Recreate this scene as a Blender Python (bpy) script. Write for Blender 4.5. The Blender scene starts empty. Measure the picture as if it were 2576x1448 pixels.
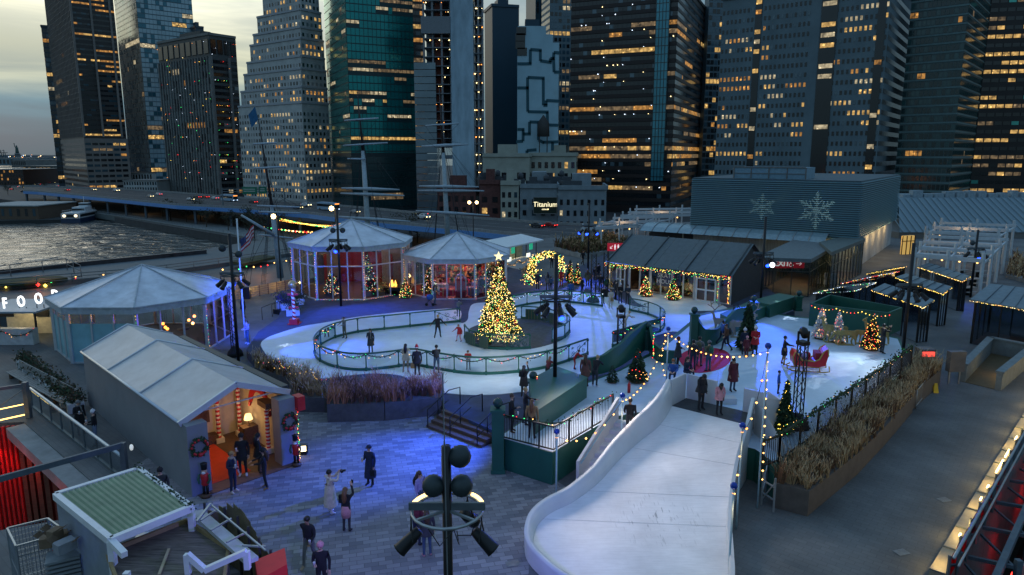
import bpy, bmesh, math, random
from mathutils import Vector, Matrix, Euler
R = math.radians; PI = math.pi
rnd = random.Random(7)
sc = bpy.context.scene
COL = sc.collection
# ---------------- camera
F = 1717.0; TILT = R(10); V0 = 691.8; CH = 13.2
cam_d = bpy.data.cameras.new('camera'); cam = bpy.data.objects.new('camera', cam_d); COL.objects.link(cam)
cam.location = (0, 0, CH); cam.rotation_euler = (R(80), 0, 0)
cam_d.sensor_width = 36; cam_d.lens = F/2576*36; cam_d.shift_y = -32.2/2576
cam_d.clip_start = .3; cam_d.clip_end = 30000
sc.camera = cam
sc.view_settings.view_transform = 'Standard'; sc.view_settings.look = 'None'
sc.view_settings.exposure = 0; sc.view_settings.gamma = 1
cy = sc.cycles
cy.use_denoising = True; cy.sample_clamp_indirect = 3.0; cy.sample_clamp_direct = 12.0
cy.max_bounces = 5; cy.diffuse_bounces = 2; cy.glossy_bounces = 3; cy.transmission_bounces = 4; cy.transparent_max_bounces = 12
cy.caustics_reflective = False; cy.caustics_refractive = False
# ---------------- world: dusk sky, warm glow low at the left, cloud streaks
world = bpy.data.worlds.new("World"); sc.world = world; world.use_nodes = True
nt = world.node_tree; nt.nodes.clear()
def N(t, k, **kw):
 n = t.nodes.new(k)
 for a, v in kw.items():
  if a[0] == 'i' and a[1:].isdigit(): n.inputs[int(a[1:])].default_value = v
  else: setattr(n, a, v)
 return n
def ramp(t, stops):
 n = t.nodes.new('ShaderNodeValToRGB'); e = n.color_ramp.elements
 while len(e) < len(stops): e.new(.5)
 for k, (p, c) in enumerate(stops):
  e[k].position = p; e[k].color = (*c, 1) if len(c) == 3 else c
 return n
def math_(t, op, a, b=None, c=None):
 n = t.nodes.new('ShaderNodeMath'); n.operation = op
 for k, x in enumerate((a, b, c)):
  if x is None: continue
  if isinstance(x, (int, float)): n.inputs[k].default_value = x
  else: t.links.new(x, n.inputs[k])
 return n.outputs[0]
def mixc(t, f, a, b, mode='MIX'):
 n = t.nodes.new('ShaderNodeMix'); n.data_type = 'RGBA'; n.blend_type = mode
 for s, x in ((n.inputs[0], f), (n.inputs[6], a), (n.inputs[7], b)):
  if isinstance(x, (int, float)): s.default_value = x
  elif isinstance(x, tuple): s.default_value = (*x, 1) if len(x) == 3 else x
  else: t.links.new(x, s)
 return n.outputs[2]
SUN_EL = R(2.0); SUN_AZ = R(-42)      # measured from +Y towards +X
def make_world():
 L = nt.links
 tc = N(nt, 'ShaderNodeTexCoord'); sep = N(nt, 'ShaderNodeSeparateXYZ'); L.new(tc.outputs['Generated'], sep.inputs[0])
 z = sep.outputs[2]
 base = ramp(nt, [(0, (.010, .016, .022)), (.485, (.018, .03, .04)), (.5, (.11, .17, .20)), (.54, (.14, .225, .27)), (.62, (.19, .31, .41)), (.8, (.21, .375, .56)), (1, (.205, .36, .59))])
 L.new(math_(nt, 'MULTIPLY_ADD', z, .5, .5), base.inputs[0])
 # glow lobe
 d = N(nt, 'ShaderNodeVectorMath', operation='DOT_PRODUCT'); L.new(tc.outputs['Generated'], d.inputs[0])
 d.inputs[1].default_value = (math.sin(SUN_AZ), math.cos(SUN_AZ), .12)
 lobe = N(nt, 'ShaderNodeMapRange', interpolation_type='SMOOTHSTEP'); L.new(d.outputs['Value'], lobe.inputs[0])
 lobe.inputs[1].default_value = .60; lobe.inputs[2].default_value = 1.0
 # elevation profile of the bright band
 prof = ramp(nt, [(0, (0, 0, 0)), (.02, (.0, .0, .0)), (.065, (.03, .1, .13)), (.115, (.72, .62, .30)), (.17, (1.05, .92, .56)), (.28, (.9, .88, .68)), (.42, (.5, .6, .56)), (.75, (.1, .17, .2))])
 mp = N(nt, 'ShaderNodeMapping'); mp.inputs['Scale'].default_value = (1.2, 1.2, 9); mp.inputs['Rotation'].default_value = (.12, .1, 0)
 L.new(tc.outputs['Generated'], mp.inputs[0])
 no = N(nt, 'ShaderNodeTexNoise'); no.inputs['Scale'].default_value = 2.6; no.inputs['Detail'].default_value = 9; no.inputs['Distortion'].default_value = .5
 L.new(mp.outputs[0], no.inputs['Vector'])
 zz = math_(nt, 'ADD', z, math_(nt, 'MULTIPLY', math_(nt, 'SUBTRACT', no.outputs[0], .5), .055))
 L.new(zz, prof.inputs[0])
 cl = N(nt, 'ShaderNodeMapRange', interpolation_type='SMOOTHSTEP'); L.new(no.outputs[0], cl.inputs[0])
 cl.inputs[1].default_value = .36; cl.inputs[2].default_value = .66; cl.inputs[3].default_value = .55; cl.inputs[4].default_value = 1.2
 glow = mixc(nt, 1.0, prof.outputs[0], lobe.outputs[0], 'MULTIPLY')
 glow = mixc(nt, 1.0, glow, cl.outputs[0], 'MULTIPLY')
 tot = mixc(nt, 1.0, base.outputs[0], glow, 'ADD')
 sky = N(nt, 'ShaderNodeTexSky', sky_type='NISHITA', sun_disc=False); sky.sun_elevation = SUN_EL; sky.sun_rotation = SUN_AZ; sky.air_density = 1.4; sky.dust_density = 1.5
 bg1 = N(nt, 'ShaderNodeBackground'); L.new(sky.outputs[0], bg1.inputs[0]); bg1.inputs[1].default_value = .003
 bg2 = N(nt, 'ShaderNodeBackground'); L.new(tot, bg2.inputs[0]); bg2.inputs[1].default_value = 1.0
 ad = N(nt, 'ShaderNodeAddShader'); L.new(bg1.outputs[0], ad.inputs[0]); L.new(bg2.outputs[0], ad.inputs[1])
 out = N(nt, 'ShaderNodeOutputWorld'); L.new(ad.outputs[0], out.inputs[0])
make_world()
sd = bpy.data.lights.new('sun', 'SUN'); sd.energy = .12; sd.angle = R(20); sd.color = (1, .86, .68)  # weak sun added at dusk for soft shape, none is visible
sun = bpy.data.objects.new('sun', sd); COL.objects.link(sun)
sun.rotation_euler = Vector((math.sin(SUN_AZ), math.cos(SUN_AZ), .22)).to_track_quat('Z', 'Y').to_euler()
# ---------------- projection helpers: a pixel of the 2576-wide photograph onto a real height / depth
def G(u, v, z=0.0):
 a = (u-1288)/F; b = (v-V0)/F
 dy = math.cos(TILT)-b*math.sin(TILT); dz = -math.sin(TILT)-b*math.cos(TILT); k = (z-CH)/dz
 return Vector((a*k, dy*k, z))
def GX(u, v, Y):
 a = (u-1288)/F; b = (v-V0)/F
 dy = math.cos(TILT)-b*math.sin(TILT); dz = -math.sin(TILT)-b*math.cos(TILT); k = Y/dy
 return Vector((a*k, Y, CH+dz*k))
def ZV(Y, v): return GX(1288, v, Y).z
# ---------------- mesh builder
class B:
 def __init__(s): s.v = []; s.f = []; s.i = []; s.m = 0; s.sm = []
 def add(s, vs, fs, smooth=False):
  o = len(s.v); s.v += [tuple(p) for p in vs]
  for f in fs: s.f.append(tuple(o+k for k in f)); s.i.append(s.m); s.sm.append(smooth)
 def poly(s, ps): s.add(ps, [tuple(range(len(ps)))])
 def box(s, a, b):
  x0, y0, z0 = a; x1, y1, z1 = b
  s.add([(x0,y0,z0),(x1,y0,z0),(x1,y1,z0),(x0,y1,z0),(x0,y0,z1),(x1,y0,z1),(x1,y1,z1),(x0,y1,z1)],
              [(3,2,1,0),(4,5,6,7),(0,1,5,4),(1,2,6,5),(2,3,7,6),(3,0,4,7)])
 def obox(s, c, size, rz=0, base=True):
  sx, sy, sz = size; co, si = math.cos(rz), math.sin(rz); vs = []
  for dz in ((0, sz) if base else (-sz/2, sz/2)):
   for dx, dy in ((-1,-1),(1,-1),(1,1),(-1,1)):
    x, y = dx*sx/2, dy*sy/2
    vs.append((c[0]+x*co-y*si, c[1]+x*si+y*co, c[2]+dz))
  s.add(vs, [(3,2,1,0),(4,5,6,7),(0,1,5,4),(1,2,6,5),(2,3,7,6),(3,0,4,7)])
 def prism(s, pts, z0, z1=None, top=True):
  n = len(pts); lo = [(p[0], p[1], z0 if z1 is not None else p[2]) for p in pts]
  if z1 is None: z1 = z0
  hi = [(p[0], p[1], z1) for p in pts]
  ar = sum(pts[k][0]*pts[(k+1)%n][1]-pts[(k+1)%n][0]*pts[k][1] for k in range(n))
  if ar < 0: lo.reverse(); hi.reverse()
  s.add(lo+hi, [tuple(range(n-1, -1, -1)), tuple(range(n, 2*n))] + [(k, (k+1)%n, n+(k+1)%n, n+k) for k in range(n)])
 def bar(s, a, b, w, h=None, up=(0,0,1)):
  h = h or w; a = Vector(a); b = Vector(b); d = (b-a).normalized(); u = Vector(up)
  if abs(d.dot(u)) > .98: u = Vector((0,1,0))
  x = d.cross(u).normalized(); y = x.cross(d)
  vs = [p + x*(i*w/2) + y*(j*h/2) for p in (a, b) for i, j in ((-1,-1),(1,-1),(1,1),(-1,1))]
  s.add(vs, [(3,2,1,0),(4,5,6,7),(0,1,5,4),(1,2,6,5),(2,3,7,6),(3,0,4,7)])
 def tube(s, pts, r, n=6, closed=False, r1=None):
  pts = [Vector(p) for p in pts]; m = len(pts); rs = r if isinstance(r, (list, tuple)) else ([r]*m if r1 is None else [r+(r1-r)*k/(m-1) for k in range(m)])
  vs = []; x = None
  for k, p in enumerate(pts):
   d = (pts[(k+1)%m]-pts[k-1]) if closed else (pts[min(k+1,m-1)]-pts[max(k-1,0)])
   if d.length < 1e-9: d = Vector((0,0,1))
   d.normalize()
   if x is None:
    x = d.orthogonal().normalized()
   else:
    x = (x - d*x.dot(d))
    x = x.normalized() if x.length > 1e-6 else d.orthogonal().normalized()
   y = d.cross(x)
   for q in range(n):
    t = 2*PI*q/n; vs.append(p+(x*math.cos(t)+y*math.sin(t))*rs[k])
  fs = [(k*n+q, k*n+(q+1)%n, ((k+1)%m)*n+(q+1)%n, ((k+1)%m)*n+q) for k in range(m if closed else m-1) for q in range(n)]
  if not closed: fs += [tuple(range(n-1,-1,-1)), tuple((m-1)*n+q for q in range(n))]
  s.add(vs, fs, n > 4)
 def lathe(s, c, prof, n=12, flat=False):
  vs = [(c[0]+r*math.cos(2*PI*q/n), c[1]+r*math.sin(2*PI*q/n), c[2]+z) for r, z in prof for q in range(n)]
  m = len(prof)
  fs = [(k*n+q, k*n+(q+1)%n, (k+1)*n+(q+1)%n, (k+1)*n+q) for k in range(m-1) for q in range(n)]
  fs += [tuple(range(n-1,-1,-1)), tuple((m-1)*n+q for q in range(n))]
  s.add(vs, fs, not flat)
 def ball(s, c, r, n=8, sc3=(1,1,1)):
  m = max(3, n//2)
  vs = [(c[0], c[1], c[2]-r*sc3[2])]
  for k in range(1, m):
   t = PI*k/m
   vs += [(c[0]+r*sc3[0]*math.sin(t)*math.cos(2*PI*q/n), c[1]+r*sc3[1]*math.sin(t)*math.sin(2*PI*q/n), c[2]-r*sc3[2]*math.cos(t)) for q in range(n)]
  vs.append((c[0], c[1], c[2]+r*sc3[2])); L = len(vs)-1
  fs = [(0, 1+(q+1)%n, 1+q) for q in range(n)]
  for k in range(m-2):
   fs += [(1+k*n+q, 1+k*n+(q+1)%n, 1+(k+1)*n+(q+1)%n, 1+(k+1)*n+q) for q in range(n)]
  fs += [(L, L-n+q, L-n+(q+1)%n) for q in range(n)]
  s.add(vs, fs, True)
 def octa(s, c, r):
  x, y, z = c
  s.add([(x+r,y,z),(x-r,y,z),(x,y+r,z),(x,y-r,z),(x,y,z+r),(x,y,z-r)],
              [(0,2,4),(2,1,4),(1,3,4),(3,0,4),(2,0,5),(1,2,5),(3,1,5),(0,3,5)])
 def build(s, name, mats, parent=None, origin=None, **tags):
  if not s.v: return None
  me = bpy.data.meshes.new(name)
  if origin is None:
   if parent is not None: origin = wloc(parent)
   else:
    xs, ys, zs = zip(*s.v); origin = Vector(((min(xs)+max(xs))/2, (min(ys)+max(ys))/2, min(zs)))
  ox, oy, oz = origin
  me.from_pydata([(x-ox, y-oy, z-oz) for x, y, z in s.v], [], s.f)
  if not isinstance(mats, (list, tuple)): mats = [mats]
  for m in mats: me.materials.append(m)
  me.polygons.foreach_set('material_index', s.i); me.polygons.foreach_set('use_smooth', s.sm)
  me.update()
  o = bpy.data.objects.new(name, me); COL.objects.link(o)
  if parent is not None: o.parent = parent; o.location = Vector(origin)-wloc(parent)
  else: o.location = origin
  for k, v in tags.items(): o[k] = v
  return o
def wloc(o):
 p = Vector((0,0,0))
 while o is not None: p = p + o.location; o = o.parent
 return p
def thing(name, label, cat, loc=(0,0,0), group=None, rz=0):
 o = bpy.data.objects.new(name, None); COL.objects.link(o); o.empty_display_size = .3
 o.location = loc; o.rotation_euler = (0,0,rz); o['label'] = label; o['category'] = cat
 if group: o['group'] = group
 return o
def tag(o, label, cat, group=None):
 o['label'] = label; o['category'] = cat
 if group: o['group'] = group
 return o
def st(b, name, m): return b.build(name, m, origin=(0,0,0), kind='structure')
def dup(root, loc, rz=0, label=None, group=None, sc_=None):
 r = root.copy(); COL.objects.link(r); r.location = loc; r.rotation_euler = (0,0,rz)
 if label: r['label'] = label
 if group: r['group'] = group
 if sc_: r.scale = (sc_,)*3
 def rec(a, b):
  for ch in list(a.children):
   c = ch.copy(); COL.objects.link(c); c.parent = b; rec(ch, c)
 rec(root, r)
 return r
def spline(pts, n=8, closed=False):
 pts = [Vector(p) for p in pts]; m = len(pts); out = []
 for k in range(m if closed else m-1):
  if closed: a, b, c, d = pts[k-1], pts[k], pts[(k+1)%m], pts[(k+2)%m]
  else: a, b, c, d = pts[max(k-1,0)], pts[k], pts[k+1], pts[min(k+2,m-1)]
  for q in range(n):
   t = q/n; out.append(.5*((2*b)+(c-a)*t+(2*a-5*b+4*c-d)*t*t+(3*b-a-3*c+d)*t**3))
 if not closed: out.append(pts[-1])
 return out
def resample(pts, step):
 L = [0]
 for a, b in zip(pts, pts[1:]): L.append(L[-1]+(Vector(b)-Vector(a)).length)
 n = max(1, round(L[-1]/step)); out = []; j = 0
 for k in range(n+1):
  s_ = L[-1]*k/n
  while j < len(L)-2 and L[j+1] < s_: j += 1
  t = (s_-L[j])/max(1e-9, L[j+1]-L[j]); out.append(Vector(pts[j]).lerp(Vector(pts[j+1]), min(1, max(0, t))))
 return out
# ---------------- materials
MC = {}
def M(name, col=(.5,.5,.5), rough=.7, metal=0, var=.12, scale=3, bump=0, em=None, es=0, spec=.5, alpha=1, samp=False, stretch=None, trans=0):
 if name in MC: return MC[name]
 m = bpy.data.materials.new(name); m.use_nodes = True; t = m.node_tree; p = t.nodes['Principled BSDF']
 p.inputs['Roughness'].default_value = rough; p.inputs['Metallic'].default_value = metal; p.inputs['Specular IOR Level'].default_value = spec
 if var or bump:
  tc = t.nodes.new('ShaderNodeTexCoord'); no = N(t, 'ShaderNodeTexNoise'); no.inputs['Scale'].default_value = scale; no.inputs['Detail'].default_value = 5; no.inputs['Roughness'].default_value = .6
  if stretch:
   mp = N(t, 'ShaderNodeMapping'); mp.inputs['Scale'].default_value = stretch; t.links.new(tc.outputs['Object'], mp.inputs[0]); t.links.new(mp.outputs[0], no.inputs['Vector'])
  else: t.links.new(tc.outputs['Object'], no.inputs['Vector'])
  c0 = tuple(max(0, x*(1-var*1.6)) for x in col); c1 = tuple(min(1, x*(1+var*1.6)) for x in col)
  rp = ramp(t, [(.3, c0), (.7, c1)]); t.links.new(no.outputs[0], rp.inputs[0]); t.links.new(rp.outputs[0], p.inputs['Base Color'])
  if bump:
   bp = N(t, 'ShaderNodeBump'); bp.inputs['Strength'].default_value = bump; bp.inputs['Distance'].default_value = .05
   t.links.new(no.outputs[0], bp.inputs['Height']); t.links.new(bp.outputs[0], p.inputs['Normal'])
 else: p.inputs['Base Color'].default_value = (*col, 1)
 if em:
  p.inputs['Emission Color'].default_value = (*em, 1); p.inputs['Emission Strength'].default_value = es
  m.cycles.emission_sampling = 'AUTO' if samp else 'NONE'
 if alpha < 1: p.inputs['Alpha'].default_value = alpha
 if trans: p.inputs['Transmission Weight'].default_value = trans
 MC[name] = m; return m
def brickmat(name, c1, c2, cm, scale=1, bw=.6, rh=.3, rot=0, mortar=.02, rough=.8, off=.5, big=.25):
 m = bpy.data.materials.new(name); m.use_nodes = True; t = m.node_tree; p = t.nodes['Principled BSDF']; p.inputs['Roughness'].default_value = rough
 tc = t.nodes.new('ShaderNodeTexCoord'); mp = N(t, 'ShaderNodeMapping'); mp.inputs['Rotation'].default_value = (0,0,rot)
 t.links.new(tc.outputs['Object'], mp.inputs[0])
 br = N(t, 'ShaderNodeTexBrick'); t.links.new(mp.outputs[0], br.inputs['Vector'])
 br.inputs['Color1'].default_value = (*c1,1); br.inputs['Color2'].default_value = (*c2,1); br.inputs['Mortar'].default_value = (*cm,1)
 br.inputs['Scale'].default_value = scale; br.inputs['Brick Width'].default_value = bw; br.inputs['Row Height'].default_value = rh; br.inputs['Mortar Size'].default_value = mortar; br.offset = off
 no = N(t, 'ShaderNodeTexNoise'); no.inputs['Scale'].default_value = .35; no.inputs['Detail'].default_value = 6; t.links.new(tc.outputs['Object'], no.inputs['Vector'])
 mr = N(t, 'ShaderNodeMapRange'); t.links.new(no.outputs[0], mr.inputs[0]); mr.inputs[1].default_value=.3; mr.inputs[2].default_value=.7; mr.inputs[3].default_value = 1-big; mr.inputs[4].default_value = 1+big
 t.links.new(mixc(t, 1.0, br.outputs['Color'], mr.outputs[0], 'MULTIPLY'), p.inputs['Base Color'])
 bp = N(t, 'ShaderNodeBump'); bp.inputs['Strength'].default_value = .25; bp.inputs['Distance'].default_value = .02; bp.invert = True
 t.links.new(br.outputs['Fac'], bp.inputs['Height']); t.links.new(bp.outputs[0], p.inputs['Normal'])
 MC[name] = m; return m
def em(name, c, s, samp=False): return M(name, c, .5, var=0, em=c, es=s, samp=samp)
def glassmat(name, tint=(.8,.9,.95), alpha=.25, rough=.05):
 if name in MC: return MC[name]
 m = bpy.data.materials.new(name); m.use_nodes = True; t = m.node_tree; t.nodes.clear()
 tr = N(t, 'ShaderNodeBsdfTransparent'); tr.inputs[0].default_value = (*tint,1)
 gl = N(t, 'ShaderNodeBsdfGlossy'); gl.inputs['Roughness'].default_value = rough; gl.inputs[0].default_value = (.8,.9,1,1)
 fr = N(t, 'ShaderNodeFresnel'); fr.inputs[0].default_value = 1.45
 fac = math_(t, 'ADD', fr.outputs[0], alpha*.35)
 mx = N(t, 'ShaderNodeMixShader'); t.links.new(fac, mx.inputs[0]); t.links.new(tr.outputs[0], mx.inputs[1]); t.links.new(gl.outputs[0], mx.inputs[2])
 o = N(t, 'ShaderNodeOutputMaterial'); t.links.new(mx.outputs[0], o.inputs[0]); MC[name] = m; return m
# lamps on fixtures, plus points added for the glow of bulbs
def spot(name, loc, target, power, col, size=60, blend=.5, radius=.12, parent=None, gobo=None):
 d = bpy.data.lights.new(name, 'SPOT'); d.energy = power; d.color = col; d.spot_size = R(size); d.spot_blend = blend; d.shadow_soft_size = radius
 o = bpy.data.objects.new(name, d); COL.objects.link(o); o.location = loc
 o.rotation_euler = (Vector(loc)-Vector(target)).to_track_quat('Z', 'Y').to_euler()
 if gobo:
  d.use_nodes = True; t = d.node_tree; e = [n for n in t.nodes if n.type == 'EMISSION'][0]
  tc = N(t, 'ShaderNodeTexCoord'); sp = N(t, 'ShaderNodeSeparateXYZ'); t.links.new(tc.outputs['Normal'], sp.inputs[0])
  zz = math_(t, 'ABSOLUTE', sp.outputs[2]); x = math_(t, 'DIVIDE', sp.outputs[0], zz); y = math_(t, 'DIVIDE', sp.outputs[1], zz)
  tt = math.tan(R(size/2))
  x = math_(t, 'DIVIDE', x, tt); y = math_(t, 'DIVIDE', y, tt)
  x = math_(t, 'ABSOLUTE', x); 
  r = math_(t, 'SQRT', math_(t, 'ADD', math_(t, 'MULTIPLY', x, x), math_(t, 'MULTIPLY', y, y)))
  a = math_(t, 'ARCTAN2', y, x)
  fa = math_(t, 'MULTIPLY', math_(t, 'ABSOLUTE', math_(t, 'SUBTRACT', math_(t, 'FRACT', math_(t, 'ADD', math_(t, 'DIVIDE', a, PI/3), 3.0)), .5)), PI/3)
  dd = math_(t, 'MULTIPLY', r, math_(t, 'SINE', fa)); ax = math_(t, 'MULTIPLY', r, math_(t, 'COSINE', fa))
  arm = math_(t, 'MULTIPLY', math_(t, 'LESS_THAN', dd, .05), math_(t, 'LESS_THAN', r, .9))
  br = math_(t, 'LESS_THAN', math_(t, 'FRACT', math_(t, 'MULTIPLY', math_(t, 'SUBTRACT', ax, dd), 4.5)), .42)
  lim = math_(t, 'LESS_THAN', dd, math_(t, 'MULTIPLY', math_(t, 'SUBTRACT', .95, ax), .55))
  pat = math_(t, 'MAXIMUM', arm, math_(t, 'MULTIPLY', br, lim))
  t.links.new(math_(t, 'MULTIPLY', pat, 1.0), e.inputs['Strength'])
 return o
def point(name, loc, power, col, radius=.1):
 d = bpy.data.lights.new(name, 'POINT'); d.energy = power; d.color = col; d.shadow_soft_size = radius
 o = bpy.data.objects.new(name, d); COL.objects.link(o); o.location = loc; return o
WARM = (1, .62, .25); BLUE = (.03, .1, 1)
m_white = M('white_paint', (.72,.74,.75), .5, var=.05); m_black = M('black_metal', (.012,.013,.015), .45, .3, var=.1)
m_dgreen = M('dark_green_paint', (.012,.095,.07), .5, var=.08, scale=1.2); m_steel = M('galvanised_steel', (.35,.38,.4), .4, .7, var=.1)
m_alu = M('aluminium_frame', (.55,.6,.64), .4, .4, var=.05); m_glass = glassmat('clear_glass', (.82,.88,.9), .2); m_bronze = M('dark_wood', (.11,.065,.04), .6, var=.25, stretch=(1,8,8))
m_red = M('red_paint', (.5,.015,.02), .5, var=.08); m_fab = M('tent_fabric', (.56,.6,.68), .5, var=.12, scale=1.1, bump=.5)
m_conc = M('concrete', (.24,.25,.25), .85, var=.15, scale=1.2, bump=.1)
for n_, c_ in dict(warm=(1,.5,.13), red=(1,.04,.03), green=(.05,.8,.2), yellow=(1,.66,.1), cool=(.7,.82,1), blue=(.08,.15,1), orange=(1,.32,.05), cream=(1,.78,.36)).items():
 em('bulb_'+n_, c_, {'warm': 5, 'cream': 5, 'yellow': 4.5, 'orange': 4.5}.get(n_, 3.2))
def bulbs(pts, r, cols=('warm',), jit=0): # one mesh of tiny bulbs along a string
 b = B()
 for p in pts:
  b.m = rnd.randrange(len(cols)); q = Vector(p)+Vector((rnd.uniform(-jit,jit), rnd.uniform(-jit,jit), rnd.uniform(-jit,jit)))
  b.octa(q, r*rnd.uniform(.8,1.2))
 return b, [MC['bulb_'+c] for c in cols]
# ======================= the city behind =======================
def litm(name, c, s_):
 # room light painted into the flat pane's glow: lamp spots, dimmer noise patches
 m = em(name, c, s_); t = m.node_tree; p = t.nodes['Principled BSDF']; tc = N(t, 'ShaderNodeTexCoord'); no = N(t, 'ShaderNodeTexNoise'); no.inputs['Scale'].default_value = .55; no.inputs['Detail'].default_value = 3; t.links.new(tc.outputs['Object'], no.inputs['Vector'])
 v = N(t, 'ShaderNodeTexVoronoi'); v.inputs['Scale'].default_value = .45; t.links.new(tc.outputs['Object'], v.inputs['Vector']); hot = math_(t, 'MULTIPLY', math_(t, 'LESS_THAN', v.outputs['Distance'], .22), 1.6)
 mr = N(t, 'ShaderNodeMapRange'); t.links.new(no.outputs[0], mr.inputs[0]); mr.inputs[1].default_value = .3; mr.inputs[2].default_value = .7; mr.inputs[3].default_value = .15*s_; mr.inputs[4].default_value = 1.5*s_
 t.links.new(math_(t, 'ADD', mr.outputs[0], math_(t, 'MULTIPLY', hot, s_)), p.inputs['Emission Strength']); p.inputs['Base Color'].default_value = (.03,.03,.03,1); return m
lit_mats = [litm('lit_window_gold', (1,.6,.18), .6), litm('lit_window_amber', (1,.46,.1), .42), litm('lit_window_pale', (1,.82,.5), .45), litm('lit_window_dim', (.75,.5,.25), .2)]
def glz(name, c=(.1,.1,.1), rough=.12, metal=.0, var=.2): return M(name, c, rough, metal, var=var, scale=.05, spec=.8)
dk1 = glz('dark_glazing', (.008,.012,.016)); dk2 = glz('blue_glazing', (.02,.055,.075), .1)
def dirs(th): return Vector((-math.cos(th), math.sin(th), 0)), Vector((math.sin(th), math.cos(th), 0))
def corner(u, Y): return Vector(((u-1288)/F*math.cos(TILT)*Y, Y, 0))
def hit(C, d, u):
 k = (u-1288)/F*math.cos(TILT); return (k*C.y-C.x)/(d.x-k*d.y)
def facade(wb, pb, wins, p0, d, n, width, z0, z1, st_, rr):
 # wall piers, spandrels and windows of one face, real relief
 fh, bw, ww, wh = st_['fh'], st_['bw'], st_['ww'], st_['wh']
 nb = max(1, round(width/bw)); bw = width/nb; nf = max(1, int((z1-z0)/fh))
 if st_.get('pier'):
  e = st_.get('pe', 1); pw = st_['pier']
  for k in range(0, nb+1, e):
   c = p0+d*(k*bw)+n*(pw*.35); pb.bar(Vector((c.x,c.y,z0)), Vector((c.x,c.y,z1)), pw, pw*.9, up=n)
 if st_.get('span'):
  for k in range(0, nf+1):
   z = z0+k*fh; a = p0+n*.12; pb.bar(Vector((a.x,a.y,z)), Vector((a.x+d.x*width,a.y+d.y*width,z)), .3, fh*st_['span'])
 lit = st_.get('lit', .15); run = st_.get('run', .6); dl = st_.get('skip', None)
 for f in range(nf):
  fl = lit*rr.choice([.15,.4,.6,1,1,1.6,2.4]); 
  if f in st_.get('floors', {}): fl = st_['floors'][f]
  on = rr.random() < fl; kind = rr.choice(st_.get('lc', [0,0,1,2]))
  blind = rr.random() < st_.get('blind', .3)
  for k in range(nb):
   if dl and (k % dl[0]) >= dl[1]: continue
   if rr.random() > run: on = rr.random() < fl; kind = rr.choice(st_.get('lc', [0,0,1,2]))
   c = p0+d*((k+.5)*bw)+n*.1; z = z0+(f+.5)*fh-fh*.02; hw = bw*ww/2; hh = fh*wh/2
   q = [Vector((c.x+d.x*i*hw, c.y+d.y*i*hw, z+j*hh)) for i, j in ((-1,-1),(1,-1),(1,1),(-1,1))]
   if on and 'lh' in st_: q[2].z = q[3].z = q[0].z+(q[3].z-q[0].z)*1.0; q[0].z = q[1].z = q[2].z-2*hh*st_['lh']
   wins.append((q, (2+kind) if on else (1 if rr.random() < st_.get('alt', .2) else 0), c.length-z*.05*0))
TOWERS = []
def windows_out(root, wins, mats, cap=100, part='window', rest_name='window'):
 wins.sort(key=lambda w: Vector(w[0][0]).length)
 for q, mi, _ in wins[:cap]:
  b = B(); b.m = mi; b.add(q, [(0,1,2,3)]); b.build(part, mats, root)
 b = B()
 for q, mi, _ in wins[cap:]: b.m = mi; b.add(q, [(0,1,2,3)])
 if b.v: b.build(rest_name, mats, root, kind='stuff')
def tower(name, label, uL, uC, uR, Y, th, vtop, sL, sR, wall, trim=None, g=(dk1, dk2), z0=-17, seed=1, ztop=None, extra=None, roofbits=True):
 rr = random.Random(seed); th = R(th); dL, dR = dirs(th); C = corner(uC, Y)
 wL = abs(hit(C, dL, uL)); wR = abs(hit(C, dR, uR)); zt = ztop if ztop else ZV(Y, vtop)
 root = thing(name, label, 'building', (C.x, C.y, z0))
 nL = -dR; nR = -dL
 wb = B(); P = [C, C+dL*wL, C+dL*wL+dR*wR, C+dR*wR]
 wb.prism([(p.x,p.y) for p in P], z0, zt); wb.build('wall', wall, root)
 tb = B(); wins = []
 if sL: facade(wb, tb, wins, C+dL*wL, -dL, nL, wL, z0+sL.get('zb',3), zt-sL.get('zt',1), sL, rr)
 if sR: facade(wb, tb, wins, C, dR, nR, wR, z0+sR.get('zb',3), zt-sR.get('zt',1), sR, rr)
 # parapet
 for a, b_ in ((P[1],P[0]),(P[0],P[3])): 
  n = (nL if a is P[1] else nR)*.25
  tb.bar(Vector((a.x+n.x,a.y+n.y,zt+.2)), Vector((b_.x+n.x,b_.y+n.y,zt+.2)), .7, 1.6)
 tb.build('facade_frame', trim or wall, root)
 if roofbits:
  rb = B(); cc = C+dL*wL*.5+dR*wR*.5; rb.obox((cc.x,cc.y,zt), (wL*.4,wR*.4,5), -th); rb.build('roof_plant', wall, root)
 windows_out(root, wins, [g[0], g[1]]+lit_mats)
 TOWERS.append((root, C, dL, dR, wL, wR, zt)); return root, C, dL, dR, wL, wR, zt
brown = M('brown_granite', (.19,.17,.155), .7, var=.1, scale=.1); dkst = M('dark_stone_cladding', (.15,.155,.15), .7, var=.12, scale=.1)
beige = M('pale_brick_cladding', (.42,.44,.43), .85, var=.1, scale=.2); greyc = M('grey_stone_cladding', (.13,.185,.21), .8, var=.1, scale=.1)
blk = M('black_brown_cladding', (.018,.014,.013), .5, var=.2, scale=.1); tealw = M('teal_mullion', (.006,.04,.045), .4, var=.1)
# far left: slim blue glass
tower('glass_tower', 'slim dark blue glass tower, farthest left of the skyline', 118, 140, 200, 640, 60, 66,
      dict(fh=4.2,bw=3,ww=.9,wh=.7,lit=.1,alt=.5), dict(fh=4.2,bw=3,ww=.9,wh=.7,lit=.2), M('navy_panel', (.03,.06,.085), .4), g=(dk1, glz('steel_blue_glazing', (.05,.11,.15))), seed=2)
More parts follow.
